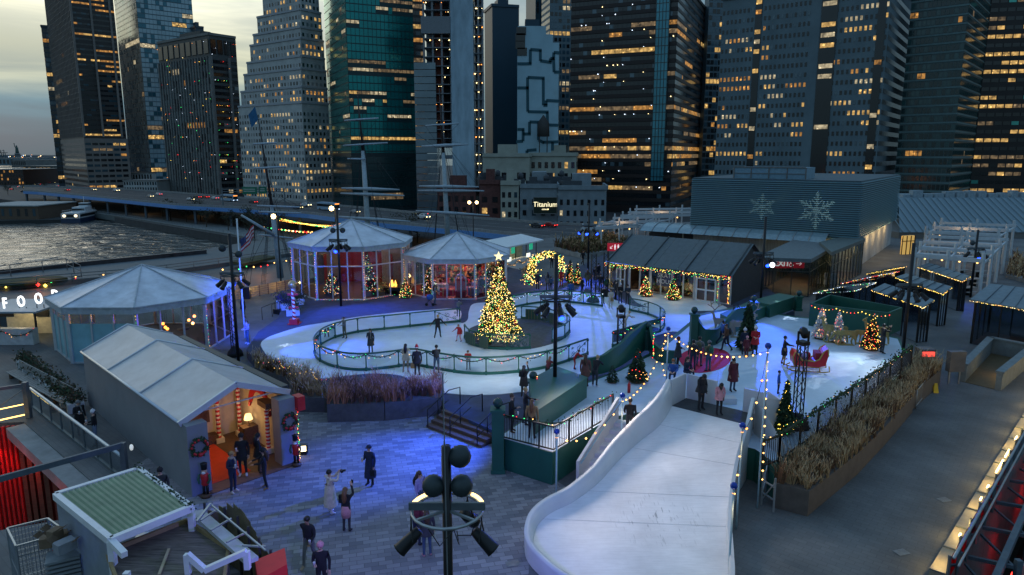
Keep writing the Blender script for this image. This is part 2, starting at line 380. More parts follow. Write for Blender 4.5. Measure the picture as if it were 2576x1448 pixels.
# brown pier tower
s_p = dict(fh=3.9,bw=5.5,ww=.8,wh=.8,lit=.03,pier=1.0,alt=.5,span=.2,zb=44)
s_r = dict(fh=3.9,bw=3.2,ww=.96,wh=.36,lit=.34,run=.75,pier=1.5,pe=4,lc=[1,1,0],zb=44)
r2 = tower('granite_tower', 'tall brown tower with slim stone piers and gold lit window rows, second from left', 158, 217, 322, 560, 48, -120, s_p, s_r, M('bronze_wall', (.03,.028,.027), .5), brown, seed=3)
def podium(r, sL, sR, wall, zb, seed=5, g=None, off=.6):
 root, C, dL, dR, wL, wR, zt = r; rr = random.Random(seed); C2 = C-(dL+dR)*off
 b = B(); P = [C2, C2+dL*(wL+off*2), C2+dL*(wL+off*2)+dR*(wR+off*2), C2+dR*(wR+off*2)]; b.prism([(p.x,p.y) for p in P], -17, zb); b.build('podium', wall, root)
 wins = []; tb = B()
 facade(b, tb, wins, C2+dL*wL, -dL, -dR, wL, -15, zb-1, sL, rr); facade(b, tb, wins, C2, dR, -dL, wR, -15, zb-1, sR, rr)
 tb.build('podium_frame', wall, root)
 w = B()
 for q, mi, _ in wins: w.m = mi; w.add(q, [(0,1,2,3)])
 w.build('podium_window', [g or dk1, dk2]+lit_mats, root, kind='stuff')
podium(r2, dict(fh=4.3,bw=3.6,ww=.55,wh=.5,lit=.02,alt=0), dict(fh=4.3,bw=5,ww=.8,wh=.45,lit=.3,run=.6,lc=[1,0,3]), brown, 26)
# pale blue glass tower
gl3 = glz('sky_glass', (.3,.44,.5), .15, .15, .12); 
r3 = tower('glass_tower', 'blue faceted glass tower with bright pale left face behind the brown pier tower', 324, 377, 512, 600, 48, -110,
      dict(fh=4,bw=3.5,ww=.94,wh=.86,lit=.03,alt=.35,run=.8,lc=[2,3]), dict(fh=4,bw=3,ww=.92,wh=.8,lit=.14,run=.85,alt=.3,lc=[0,2,3]), M('blue_mullion', (.07,.13,.16), .4),
      g=(gl3, glz('deep_blue_glass', (.03,.15,.21), .1, .4)), seed=4)
tower('glass_tower', 'narrow shorter dark glass slab stepping down at the right of the blue faceted tower', 500, 516, 536, 620, 48, 68, dict(fh=4,bw=3,ww=.85,wh=.75,lit=.1), dict(fh=4,bw=3,ww=.85,wh=.75,lit=.15), M('navy_panel'), seed=40, z0=-17)
# dark concrete slab-sided box
s4 = dict(fh=4.1,bw=3.4,ww=.62,wh=.9,lit=.01,pier=1.1,pe=1,alt=.7,zt=14)
s4r = dict(fh=4.1,bw=3.0,ww=.96,wh=.55,lit=.04,pier=1.6,pe=4,alt=.1,zt=14)
r4 = tower('office_block', 'dark grey boxy tower with close vertical fins and coloured dots of light', 420, 547, 612, 470, 36, 86, s4, s4r, M('charcoal_wall', (.06,.068,.07), .6), dkst, seed=6, g=(dk1, glz('curtained_glazing', (.16,.2,.2), .3)))
def dots(r, n, seed, zlo, zhi, size=.45, cols=('red','green','yellow','cool','orange'), face='both'):
 root, C, dL, dR, wL, wR, zt = r; rr = random.Random(seed); b = B()
 for k in range(n):
  f = rr.random() < .5 if face == 'both' else face == 'L'
  d, w, n_ = (dL, wL, -dR) if f else (dR, wR, -dL); s_ = rr.random()*w; z = zlo+int(rr.random()*(zhi-zlo)/4.1)*4.1
  c = C+d*s_+n_*1.4; b.m = rr.randrange(len(cols)); b.octa((c.x, c.y, z+z*0+1.5), size*rr.uniform(.6,1.1))
 b.build('ceiling_lamp', [MC['bulb_'+c] for c in cols], root, kind='stuff')
dots(r4, 130, 9, -5, 90, .2)
b = B()  # blank top storey panels
root, C, dL, dR, wL, wR, zt = r4
for d, w, n_, k in ((dL, wL, -dR, 9), (dR, wR, -dL, 4)):
 for q in range(k):
  c = C+d*(w*(q+.5)/k)+n_*.35; b.obox((c.x,c.y,zt-12), (w/k*.72, .3, 9), math.atan2(d.y,d.x))
b.build('louvre_panel', dk1, root)
# stepped brick tower
def ziggurat():
 rr = random.Random(11); Y = 395; th = R(36); dL, dR = dirs(th); C = corner(766, Y)
 root = thing('stepped_tower', 'pale brick tower stepping back like a ziggurat with many lit square windows', 'building', (C.x,C.y,-17))
 wL = abs(hit(C, dL, 607)); wR = abs(hit(C, dR, 832)); prev = 0; wins = []
 steps = [(258, 0, 0), (218, 3, 0), (172, 6.5, 0), (140, 9.5, 1), (94, 13, 1), (66, 16, 2), (20, 20, 2), (-30, 25, 4), (-90, 30, 6)]
 zl = -17; b = B(); tb = B()
 for k, (v, il, ir) in enumerate(steps):
  z1 = ZV(Y, v); C2 = C+dL*(il*.08)+dR*(il*.16+ir*.1); w1 = wL-il-il*.08; w2 = wR-ir*.5-il*.17
  b.prism([(p.x,p.y) for p in (C2, C2+dL*w1, C2+dL*w1+dR*w2, C2+dR*w2)], zl-.01*k, z1)
  s_ = dict(fh=3.62,bw=2.75,ww=.46,wh=.52,lit=.17,run=.3,alt=.4,lc=[0,0,1,2]); s2 = dict(s_, lit=.3)
  zb = -13 if k == 0 else zl+.3
  facade(b, tb, wins, C2+dL*w1, -dL, -dR, w1, zb, z1-.8, s_, rr); facade(b, tb, wins, C2, dR, -dL, w2, zb, z1-.8, s2, rr)
  tb.bar(Vector((C2.x,C2.y,z1)), Vector((C2.x+dL.x*w1,C2.y+dL.y*w1,z1)), .8, 1.1); tb.bar(Vector((C2.x,C2.y,z1)), Vector((C2.x+dR.x*w2,C2.y+dR.y*w2,z1)), .8, 1.1)
  zl = z1
 b.build('wall', beige, root); tb.build('cornice', M('pale_stone_trim', (.36,.38,.4), .8, var=.08), root)
 windows_out(root, wins, [dk1, glz('grey_blind_glazing', (.2,.22,.23), .4)]+lit_mats)
ziggurat()
# green glass tower
tg = glz('teal_glass', (.008,.24,.24), .16, .6, .12); tg2 = glz('teal_glass_light', (.08,.42,.36), .14, .6, .12)
r6 = tower('glass_tower', 'broad teal green glass tower with lit floors in the middle of the skyline', 832, 884, 1047, 365, 64, -60,
     dict(fh=3.9,bw=2.2,ww=.88,wh=.86,lit=.08,run=.7,alt=1,lc=[3,3,2],zb=28,lh=.5), dict(fh=3.9,bw=2.2,ww=.88,wh=.86,lit=.2,run=.75,alt=0,lc=[2,0,3,2,3],zb=28,lh=.45), tealw, g=(tg, tg2), seed=12)
podium(r6, dict(fh=3.9,bw=1.75,ww=.93,wh=.9,lit=.0,alt=.2), dict(fh=3.9,bw=1.95,ww=.93,wh=.85,lit=.06,run=.8,alt=0,lc=[3]), M('dark_teal_band', (.01,.03,.035), .4), 14, g=glz('dim_teal_glass', (.006,.04,.045), .2), off=.15)
tower('office_tower', 'narrow black tower strip with gold lit floors behind the green glass tower', 1000, 1030, 1075, 430, 70, -60, dict(fh=3.9,bw=3,ww=.9,wh=.6,lit=.2), dict(fh=3.9,bw=2.6,ww=.95,wh=.6,lit=.4,run=.8,lc=[0,1,3]), blk, seed=13)
# concrete core under construction
def core_tower():
 Y = 350; root = thing('unfinished_tower', 'unfinished concrete tower with bare floors full of work lamps and a blank pale core', 'building', corner(1140, Y)+Vector((0,0,-17)))
 x = lambda u: corner(u, Y).x
 zt = ZV(Y, -80); b = B(); b.box((x(1138), Y, -17), (x(1193), Y+14, zt)); b.build('concrete_core', M('poured_concrete', (.32,.44,.52), .85, var=.16, scale=.25, stretch=(1,1,.3), bump=.2), root)
 for u0, u1, zb in ((1071,1137,ZV(Y,372)), (1194,1216,-17)):
  s = B(); c = B(); nf = int((zt-zb)/4.4)
  for k in range(nf+1): s.box((x(u0), Y+1, zb+k*4.4), (x(u1), Y+16, zb+k*4.4+.35))
  nn = 3 if u1-u0 > 40 else 2
  for k in range(nn+1):
   xx = x(u0)+(x(u1)-x(u0))*k/nn; c.box((xx-.45, Y+1.5, zb), (xx+.45, Y+2.5, zt))
  c.box((x(u0), Y+12, zb), (x(u1), Y+12.4, zt))
  s.build('floor_slab', M('raw_concrete', (.2,.22,.24), .9), root); c.build('column', M('raw_concrete'), root)
  h = B()
  if u1-u0 > 40:
   for k in range(nf):
    h.box((x(u0)+.4*(x(u1)-x(u0)), Y+4, zb+k*4.4+.4), (x(u0)+.72*(x(u1)-x(u0)), Y+4.2, zb+k*4.4+4))
   h.build('hoist_screen', M('rust_netting', (.16,.05,.035), .9), root)
  l = B(); rr = random.Random(5)
  for k in range(nf*2):
   l.m = rr.choice([0,0,1]); l.octa((x(u0)+rr.random()*(x(u1)-x(u0)), Y+1, zb+rr.randrange(nf)*4.4+3.6), rr.uniform(.15,.34))
  l.build('work_lamp', [MC['bulb_cream'], MC['bulb_orange'], MC['bulb_red']], root, kind='stuff')
 b = B(); b.box((x(1066), Y-.4, ZV(Y,85)), (x(1137), Y+3, ZV(Y,42))); b.build('concrete_band', M('raw_concrete'), root)
 b = B()
 for k in range(22):
  z = -17+k*3.4+.2; b.box((x(1047), Y-1, z), (x(1100), Y+12, z+3.1))
 b.build('podium_glazing', glz('pale_grid_glass', (.16,.22,.26), .15, .4), root)
 # masthead lamps
core_tower()
tower('blank_tower', 'plain dark blue windowless slab between the unfinished tower and the white mural tower', 1221, 1240, 1305, 420, 75, 14, None, None, M('deep_blue_wall', (.008,.045,.075), .5, var=.08, scale=.05), seed=14)
def mural_tower():
 Y = 370; x = lambda u: corner(u, Y).x
 root = thing('mural_tower', 'white tower painted with a dark maze of lines', 'building', corner(1350, Y)+Vector((0,0,-17)))
 b = B(); b.prism([(x(1301),Y),(x(1403),Y),(x(1403)+2,Y+20),(x(1301)+4,Y+20)], -17, ZV(Y,108))
 b.box((x(1302), Y+.05, ZV(Y,108)), (x(1388), Y+15, ZV(Y,87))); b.box((x(1302), Y+.1, ZV(Y,87)), (x(1371), Y+15, ZV(Y,66)))
 b.build('wall', M('pale_blue_render', (.34,.52,.6), .8, var=.06, scale=.15), root)
 ln = B(); d = lambda cx, cyy: Vector((x(1202+cx*.3795), Y-.12, ZV(Y, cyy*.3795)))
 for path in ([(262,425),(345,425),(345,330),(410,335),(410,405),(475,415),(475,390),(495,390)], [(495,390),(497,350),(528,352)], [(495,390),(500,480),(528,480)], [(262,585),(328,585),(328,515),(430,520),(432,700),(450,700),(450,668),(528,672)], [(328,585),(330,742),(458,745),(460,830),(525,832)], [(262,860),(300,860),(300,938),(262,940)], [(300,890),(342,890),(342,810),(402,812),(402,930),(430,945),(525,942)], [(495,945),(495,1000)], [(325,1030),(325,1000),(380,995)]):
  q = [d(*p) for p in path]
  for a, c in zip(q, q[1:]): ln.bar(a, c+(c-a).normalized()*.7, .08, 1.55, up=(0,0,1)) if abs((c-a).z) < abs((c-a).x) else ln.bar(a, c, 1.5, .08, up=(0,1,0))
 ln.build('mural_line', M('dark_teal_paint', (.02,.09,.12), .7), root)
 for k, (cx, cyy) in enumerate(((286,208),(280,250),(280,300),(292,345))):
  w = B(); w.obox(d(cx,cyy)-Vector((0,0,2)), (5,.3,4)); w.build('window', dk1, root)
 t = B(); c0 = d(430,985)
 for i in (-1,1):
  for j in (-1,1): t.bar((c0.x+i*2,Y-6+j*2,ZV(Y-6,395)), (c0.x+i*2,Y-6+j*2,c0.z+6), .35)
 t.lathe((c0.x,Y-6,c0.z+6), [(3.2,0),(3,7),(.2,11)], 12); tw = t.build('water_tank', M('weathered_wood', (.05,.05,.05), .8))
 tag(tw, 'small dark wooden rooftop water tank in front of the white mural tower', 'water tank')
 b = B(); b.box((x(1320), Y+1, ZV(Y,66)), (x(1355), Y+12, ZV(Y,48))); b.build('roof_plant', M('deep_blue_wall'), root)
mural_tower()
tower('office_tower', 'slim grid tower with gold lit floors behind the white mural tower', 1360, 1380, 1440, 470, 78, -60, dict(fh=4,bw=2.6,ww=.7,wh=.6,lit=.1), dict(fh=4,bw=2.6,ww=.7,wh=.6,lit=.35,run=.85,alt=.6,lc=[0,2,3]), greyc, seed=15, g=(dk1, glz('steel_blue_glazing')))
tower('office_tower', 'plain ribbed dark tower rising behind the mural tower roof', 1322, 1345, 1366, 500, 78, -60, None, dict(fh=4,bw=3,ww=.5,wh=.9,lit=0,alt=.5), M('deep_blue_wall'), seed=16)
# black tower with orange floors and a glass column
s12 = dict(fh=4.05,bw=2.3,ww=.96,wh=.5,lit=.022,run=.75,alt=.12,lc=[1,3,3,0],floors={2:.45,5:.3,6:.4,7:.93,9:.25,12:.96,16:.2,21:.45,22:.55},span=.4)
r12 = tower('office_tower', 'huge black tower with two orange lit floors and a tall blue glass column', 1432, 1690, 1765, 350, 24, -60, s12, dict(s12, alt=.5), blk, M('black_brown_spandrel', (.02,.012,.011), .5), seed=17, g=(dk1, glz('grey_sky_glazing', (.1,.15,.18), .12, .3)))
root, C, dL, dR, wL, wR, zt = r12
b = B(); s0 = hit(C, dL, 1640); s1 = hit(C, dL, 1672); a0 = C+dL*s0-dR*1.6; a1 = C+dL*s1-dR*1.6
b.prism([(a0.x,a0.y),(a1.x,a1.y),(a1.x+dR.x*2,a1.y+dR.y*2),(a0.x+dR.x*2,a0.y+dR.y*2)], 0, zt+2); gc = b.build('glass_column', glz('cyan_glass', (.06,.27,.34), .1, .35, .15), root)
b = B()
for k in range(40): 
 z = 2+k*4; b.bar(Vector((a0.x,a0.y,z))-dR*.1, Vector((a1.x,a1.y,z))-dR*.1, .2, .25)
for k in range(5): p = a0.lerp(a1, k/4)-dR*.1; b.bar(Vector((p.x,p.y,0)), Vector((p.x,p.y,zt)), .25)
b.build('mullion', dk1, gc)
dots(r12, 90, 19, -5, 120, .3, ('cream','cool','cool'), 'L')
tower('apartment_tower', 'narrow tower of pale slab edges with gold lamps squeezed between the black and grey towers', 1755, 1766, 1812, 420, 80, -40, None, dict(fh=3.6,bw=2.3,ww=.85,wh=.7,lit=.2,run=.5,alt=.4), M('pale_slab', (.13,.19,.22), .7), seed=20, g=(dk1, glz('steel_blue_glazing')))
s14 = dict(fh=4.4,bw=1.95,ww=.5,wh=.42,lit=.25,run=.66,alt=.15,lc=[0,0,2,1],zb=2,skip=(24,21))
r14 = tower('office_tower', 'wide grey stone tower with small punched windows lit in gold rows', 1799, 2206, 2258, 300, 37, -60, s14, dict(fh=4.4,bw=1.5,ww=.6,wh=.45,lit=.0,run=.5,alt=.65,zb=2), greyc, seed=21, g=(dk1, glz('grey_sky_glazing')))
root, C, dL, dR, wL, wR, zt = r14
b = B(); l = B(); rr = random.Random(3)
for u0, u1 in ((2040,2080),(2178,2198),(1880,1896)):
 s0, s1 = hit(C, dL, u1), hit(C, dL, u0); a, c = C+dL*s0-dR*.35, C+dL*s1-dR*.35
 b.prism([(a.x,a.y),(c.x,c.y),(c.x+dR.x*.3,c.y+dR.y*.3),(a.x+dR.x*.3,a.y+dR.y*.3)], -15, zt+1)
 for k in range(26):
  if rr.random() < .38:
   z = -12+k*4.4+1.2; l.m = rr.randrange(3); a2, c2 = a.lerp(c, .08)-dR*.15, a.lerp(c, .92)-dR*.15
   l.poly([(c2.x,c2.y,z),(a2.x,a2.y,z),(a2.x,a2.y,z+1.9),(c2.x,c2.y,z+1.9)]); l.build('recess_window', lit_mats, root); l = B()
b.build('recess_glazing', dk1, root)
s15 = dict(fh=3.7,bw=1.7,ww=.84,wh=.6,lit=.022,run=.6,alt=.35,lc=[1,3],span=.14)
tower('office_tower', 'dark green banded glass tower right of the wide grey tower', 2256, 2396, 2450, 300, 42, -60, s15, dict(s15, alt=1, lit=.02), M('green_grey_wall', (.08,.12,.12), .6), M('pale_green_band', (.14,.23,.23), .6), seed=22, g=(glz('green_black_glazing', (.006,.03,.03)), glz('murky_teal_glass', (.015,.07,.07))))
tower('office_tower', 'black tower with scattered yellow windows at the right edge of the skyline', 2449, 2640, 2700, 330, 14, -60, dict(fh=4,bw=3.6,ww=.85,wh=.42,lit=.3,run=.55,alt=.06,lc=[0,0,3]), dict(fh=4,bw=3.6,ww=.8,wh=.4,lit=.2), blk, seed=23, g=(dk1, glz('teal_glass_light')))
# low-rise row
def lowrise(name, label, uL, uC, uR, Y, th, vtop, wall, bwL, fh, ww, wh, seed, lit=.03, g=dk1, cornice=True, z0=-17, glassb=dk2, cap=100):
 return tower(name, label, uL, uC, uR, Y, th, vtop, dict(fh=fh,bw=bwL,ww=ww,wh=wh,lit=lit,run=.1,alt=.1,lc=[0,2],zb=3,zt=.8), dict(fh=fh,bw=bwL,ww=ww,wh=wh,lit=lit,run=.1,alt=.1,lc=[0,2],zb=3,zt=.8), wall, g=(g, glassb), seed=seed, z0=z0)
cream = M('cream_painted_brick', (.33,.35,.3), .85, var=.08, scale=.3); redb = M('red_brick', (.12,.05,.045), .9, var=.2, scale=1); greys = M('grey_limestone', (.2,.25,.28), .85, var=.1, scale=.4)
lowrise('loft_building', 'cream loft building with dark square windows below the mural tower, left half', 1214, 1332, 1340, 310, 10, 392, cream, 7.5, 7, .55, .5, 31)
lowrise('loft_building', 'cream loft building with many narrow windows below the mural tower, right half', 1333, 1450, 1458, 312, 6, 390, cream, 3.2, 5, .5, .55, 32, lit=.04)
lowrise('brick_building', 'dark red brick warehouse beside the ship masts', 1098, 1196, 1206, 262, 10, 476, redb, 3, 4.2, .45, .55, 33)
lowrise('brick_building', 'red brick corner building left of the narrow cream building', 1205, 1258, 1262, 258, 6, 460, redb, 3.2, 4.2, .5, .5, 34)
lowrise('brick_building', 'narrow cream six storey building with a red cornice', 1259, 1305, 1308, 252, 4, 462, cream, 2.6, 3.6, .5, .55, 35)
lowrise('stone_building', 'grey blue building that carries the billboard', 1308, 1404, 1408, 252, 3, 470, greys, 3.2, 4, .4, .5, 36)
lowrise('stone_building', 'grey stone building with rows of arched windows right of the billboard', 1405, 1528, 1540, 250, 4, 474, greys, 2.5, 4, .42, .5, 37, lit=.05)
# rooftop clutter on the low row
for k, (u, v, Y, lab) in enumerate(((1290,462,256,'above the narrow cream building'), (1355,466,258,'above the billboard'), (1232,455,262,'on the red brick corner building'), (1440,466,256,'on the grey stone building'), (1395,455,270,'behind the billboard roof'))):
 p = GX(u, v, Y); b = B(); b.obox((p.x,p.y+3,p.z-5), (9,5,6.5), .1*k); b.obox((p.x-2,p.y+2,p.z+1), (3,2,2)); b.lathe((p.x+3,p.y+3,p.z+1.3), [(1,0),(1,2),(.3,2.6)], 8)
 tag(b.build('roof_plant', M('dark_plant_metal', (.05,.06,.07), .7)), 'dark rooftop air plant '+lab, 'roof plant')
# text helper (real meshes)
def text(s_, size, mat, loc, rot, name='lettering', parent=None, ext=.02, font=None, align='CENTER', bold=0, xs=1):
 cu = bpy.data.curves.new(name, 'FONT'); cu.body = s_; cu.size = size; cu.extrude = ext; cu.align_x = align; cu.align_y = 'CENTER'; cu.offset = bold; cu.resolution_u = 3
 o = bpy.data.objects.new(name, cu); COL.objects.link(o); bpy.context.view_layer.update()
 me = bpy.data.meshes.new_from_object(o.evaluated_get(bpy.context.evaluated_depsgraph_get())); bpy.data.objects.remove(o); bpy.data.curves.remove(cu)
 for v in me.vertices: v.co.x *= xs
 me.materials.clear(); me.materials.append(mat); me.name = name
 q = bpy.data.objects.new(name, me); COL.objects.link(q); q.rotation_euler = rot
 if parent is not None: q.parent = parent; q.location = Vector(loc)-wloc(parent)
 else: q.location = loc
 return q
p0 = GX(1342, 497, 249); p1 = GX(1401, 538, 249); bb = thing('billboard', 'dark billboard with lit gold lettering on the grey building', 'billboard', (p0.x, 249, p1.z))
b = B(); b.box((p0.x, 248.6, p1.z), (p1.x, 249.4, p0.z)); b.build('panel', M('black_billboard', (.008,.02,.012), .4), bb)
b = B(); 
for a, c in (((p0.x,p1.z),(p1.x,p1.z)),((p0.x,p0.z),(p1.x,p0.z)),((p0.x,p0.z),(p0.x,p1.z)),((p1.x,p0.z),(p1.x,p1.z))): b.bar((a[0],248.5,a[1]), (c[0],248.5,c[1]), .25)
b.build('frame', dkst, bb)
text('Titanium', 2.5, em('gold_letters', (1,.85,.5), 1.2), ((p0.x+p1.x)/2, 248.5, p1.z+(p0.z-p1.z)*.56), (R(90),0,0), parent=bb, bold=.03)
text('citizenM', .75, MC['gold_letters'], ((p0.x+p1.x)/2, 248.5, p1.z+(p0.z-p1.z)*.27), (R(90),0,0), parent=bb, bold=.02)
# street lamp row strip lamp under billboard, red awning shop
b = B(); q0 = GX(1430, 575, 247); b.box((q0.x-6, 245, q0.z), (q0.x+6, 249.5, q0.z+1.6)); tag(b.build('awning', M('red_awning', (.3,.02,.02), .8)), 'red shop awning at the foot of the arched stone building', 'awning')
# ======================= ground, water, elevated road, ship, waterfront =======================
def gpoly(b, pts, z, z0=None):
 q = [(*G(u, v, z).xy, z) for u, v in pts]
 if z0 is None:
  ar = sum(q[k][0]*q[(k+1)%len(q)][1]-q[(k+1)%len(q)][0]*q[k][1] for k in range(len(q)))
  b.poly(q if ar > 0 else q[::-1])
 else: b.prism([(x,y) for x,y,_ in q], z0, z)
def watermat():
 m = bpy.data.materials.new('river_water'); m.use_nodes = True; t = m.node_tree; p = t.nodes['Principled BSDF']
 p.inputs['Base Color'].default_value = (.03,.04,.04,1); p.inputs['Roughness'].default_value = .2; p.inputs['Specular IOR Level'].default_value = .8
 tc = N(t, 'ShaderNodeTexCoord'); mp = N(t, 'ShaderNodeMapping'); mp.inputs['Scale'].default_value = (.09,.14,1); mp.inputs['Rotation'].default_value = (0,0,.25); t.links.new(tc.outputs['Object'], mp.inputs[0])
 a = N(t, 'ShaderNodeTexNoise'); a.inputs['Scale'].default_value = 1.1; a.inputs['Detail'].default_value = 6; a.inputs['Distortion'].default_value = .8; t.links.new(mp.outputs[0], a.inputs['Vector'])
 bp = N(t, 'ShaderNodeBump'); bp.inputs['Strength'].default_value = .9; bp.inputs['Distance'].default_value = 4; t.links.new(a.outputs[0], bp.inputs['Height']); t.links.new(bp.outputs[0], p.inputs['Normal'])
 return m
b = B(); b.poly([(-12000,20,-20),(12000,20,-20),(12000,14000,-20),(-12000,14000,-20)]); st(b, 'river_water', watermat())
asph = M('asphalt', (.045,.05,.055), .85, var=.15, scale=.3, bump=.1)
b = B()
land = [G(700,622,-17),G(593,597,-17),G(382,562,-17),G(305,549,-17),G(235,536,-17),G(150,521,-17),G(0,501,-17),G(-200,484,-17),G(-250,430,-17),G(150,424,-17),Vector((-350,1900,0)),Vector((1600,1900,0)),Vector((1600,20,0)),Vector((-20,20,0)),Vector((-20,120,0))]
b.prism([(p.x,p.y) for p in land], -24, -17); st(b, 'city_ground', asph)
def strip(a, c, z, mat, name='street', h=.004):
 b = B(); b.poly([(*p.xy, z) for p in a]+[(*p.xy, z) for p in reversed(c)]); return b
# hills and far shore
b = B(); rr = random.Random(4)
ps = []
for k in range(60):
 x = -6500+k*220; ps.append((x, 5200, -20+(22+10*math.sin(k*.7)+rr.uniform(-5,8))))
for a, c in zip(ps, ps[1:]): b.add([(a[0],5200,-20),(c[0],5200,-20),(c[0],5260,c[2]),(a[0],5260,a[2]),(c[0],5900,c[2]*.9),(a[0],5900,a[2]*.9)], [(0,1,2,3),(3,2,4,5)])
st(b, 'far_shore', M('far_hills', (.035,.05,.06), 1, var=.1, scale=.01))  # distance haze is put into this blue-grey colour
far = B()
for k in range(130):
 x = -3900+rr.random()*2600; far.m = rr.choice([0,0,1,2]); far.octa((x, 5100, -14+rr.random()*24), rr.uniform(1.2,3.2))
far.build('shore_lamps', [MC['bulb_cream'], MC['bulb_orange'], MC['bulb_cool']], label='distant scatter of harbour lamps on the far shore', category='lamps', kind='stuff')
# statue on its island
Y = 2700; s0 = GX(45, 398, Y); zt = ZV(Y, 361); zb = -20; h = zt-zb
stt = thing('statue', 'distant statue with raised torch on a tall stone pedestal in the harbour', 'statue', (s0.x, Y, zb))
b = B(); b.lathe((s0.x,Y,zb), [(30,0),(30,h*.08),(18,h*.1),(11,h*.2),(9,h*.44),(11,h*.46),(6,h*.5)], 10); b.build('pedestal', M('pale_stone', (.16,.18,.19), .9), stt)
b = B(); c = (s0.x,Y,zb+h*.48); b.lathe(c, [(6.5,0),(5.5,h*.14),(4.5,h*.26),(5,h*.3),(2,h*.33),(2.8,h*.36),(2.4,h*.39),(.6,h*.42)], 10); b.tube([(c[0]-4,Y,c[2]+h*.28),(c[0]-7,Y,c[2]+h*.38),(c[0]-8,Y,c[2]+h*.48)], 1.7, 6, r1=1.1); b.lathe((c[0]-8,Y,c[2]+h*.47), [(1.2,0),(2.4,h*.02),(1.2,h*.05)], 6); b.tube([(c[0]+4,Y,c[2]+h*.28),(c[0]+5.5,Y-2,c[2]+h*.2),(c[0]+2,Y-4,c[2]+h*.2)], 1.8, 6)
b.build('figure', M('verdigris', (.05,.1,.09), .8), stt)
# harbour cranes
for k, u in enumerate((3, 12)):
 p = GX(u, 399, 4000); b = B(); x, z = p.x, p.z
 for i in (-8, 8): b.bar((x+i,4000,z-10), (x+i*.6,4000,z+32), 3)
 b.bar((x-30,4000,z+32), (x+20,4000,z+32), 3); b.bar((x,4000,z+32), (x,4000,z+48), 2.5); b.bar((x,4000,z+48), (x-30,4000,z+33), 1.5)
 tag(b.build('harbour_crane', M('crane_grey', (.07,.09,.1), .8)), ['distant harbour crane at the left edge of the horizon','distant harbour crane between the left edge and the statue'][k], 'crane')
# low waterfront blocks at the far left
def block(name, label, u0, u1, vb, vt, z, dep, wall, wins=None, cat='building', roofc=None, slope=0):
 a = G(u0, vb, z); c = G(u1, vb, z); Y = (a.y+c.y)/2; a = Vector((a.x, Y, z)); c = Vector((c.x, Y, z)); zt = ZV(Y, vt)
 r = thing(name, label, cat, ((a.x+c.x)/2, Y, z))
 b = B(); b.box((a.x, Y, z), (c.x, Y+dep, zt)); b.build('wall', wall, r)
 b = B(); b.box((a.x-.5, Y-.5, zt), (c.x+.5, Y+dep+.5, zt+.5)); b.build('roof', roofc or dkst, r)
 if wins:
  n, m, mats, s_ = wins; rr = random.Random(int(u0*7+vb)); b = B(); W = c.x-a.x; Hh = zt-z
  for i in range(n):
   for j in range(m):
    b = B(); b.m = rr.randrange(len(mats)); x = a.x+W*(i+.5)/n; zz = z+Hh*(j+.55)/m; b.box((x-W/n*s_/2, Y-.1, zz-Hh/m*.28), (x+W/n*s_/2, Y, zz+Hh/m*.28)); b.build('window', mats, r)
 return r
LM = lit_mats
block('terminal_building', 'long glassy ferry terminal with dim yellow lit hall at far left', 62, 138, 447, 419, -17, 60, M('dim_green_wall', (.06,.085,.075), .7), (26,2,[dk1,LM[3],dk1],.85))
block('terminal_building', 'low brown waterfront building with orange lit rooms at the far left edge', -40, 62, 466, 428, -17, 60, M('brown_wall', (.07,.045,.035), .8), (14,4,[dk1,LM[1],dk1,dk1],.5))
block('harbour_building', 'flat grey harbour building behind the brown waterfront building', -60, 36, 418, 399, -17, 200, greyc, (10,1,[dk1],.6))
block('harbour_building', 'second flat grey block beside the statue pedestal', 30, 66, 420, 404, -17, 200, dkst, (8,1,[dk1],.6))
block('low_building', 'low white building with blue window band in front of the blue glass tower', 314, 398, 497, 456, -17, 26, beige, (13,3,[dk1,dk1,dk2],.55))
block('low_building', 'white upper block with dark windows stepping behind the low white building', 322, 386, 478, 436, -17, 26, beige, (9,2,[dk1],.5))
block('low_building', 'dark gabled brick house beside the low white building', 284, 316, 480, 452, -17, 20, M('dull_brick', (.07,.055,.055), .9), (4,3,[dk1,dk1,LM[3]],.4))
block('low_building', 'low storefront with yellow flags left of the dark gabled brick house', 222, 284, 480, 462, -17, 16, M('dim_store', (.11,.12,.12), .8), (8,1,[dk1,LM[3]],.7))
r = block('lit_pavilion', 'glowing violet blue glass pavilion at the foot of the brown tower', 262, 296, 449, 424, -14, 14, M('violet_glass', (.2,.22,.8), .4, em=(.2,.24,1), es=.75, samp=False), None)
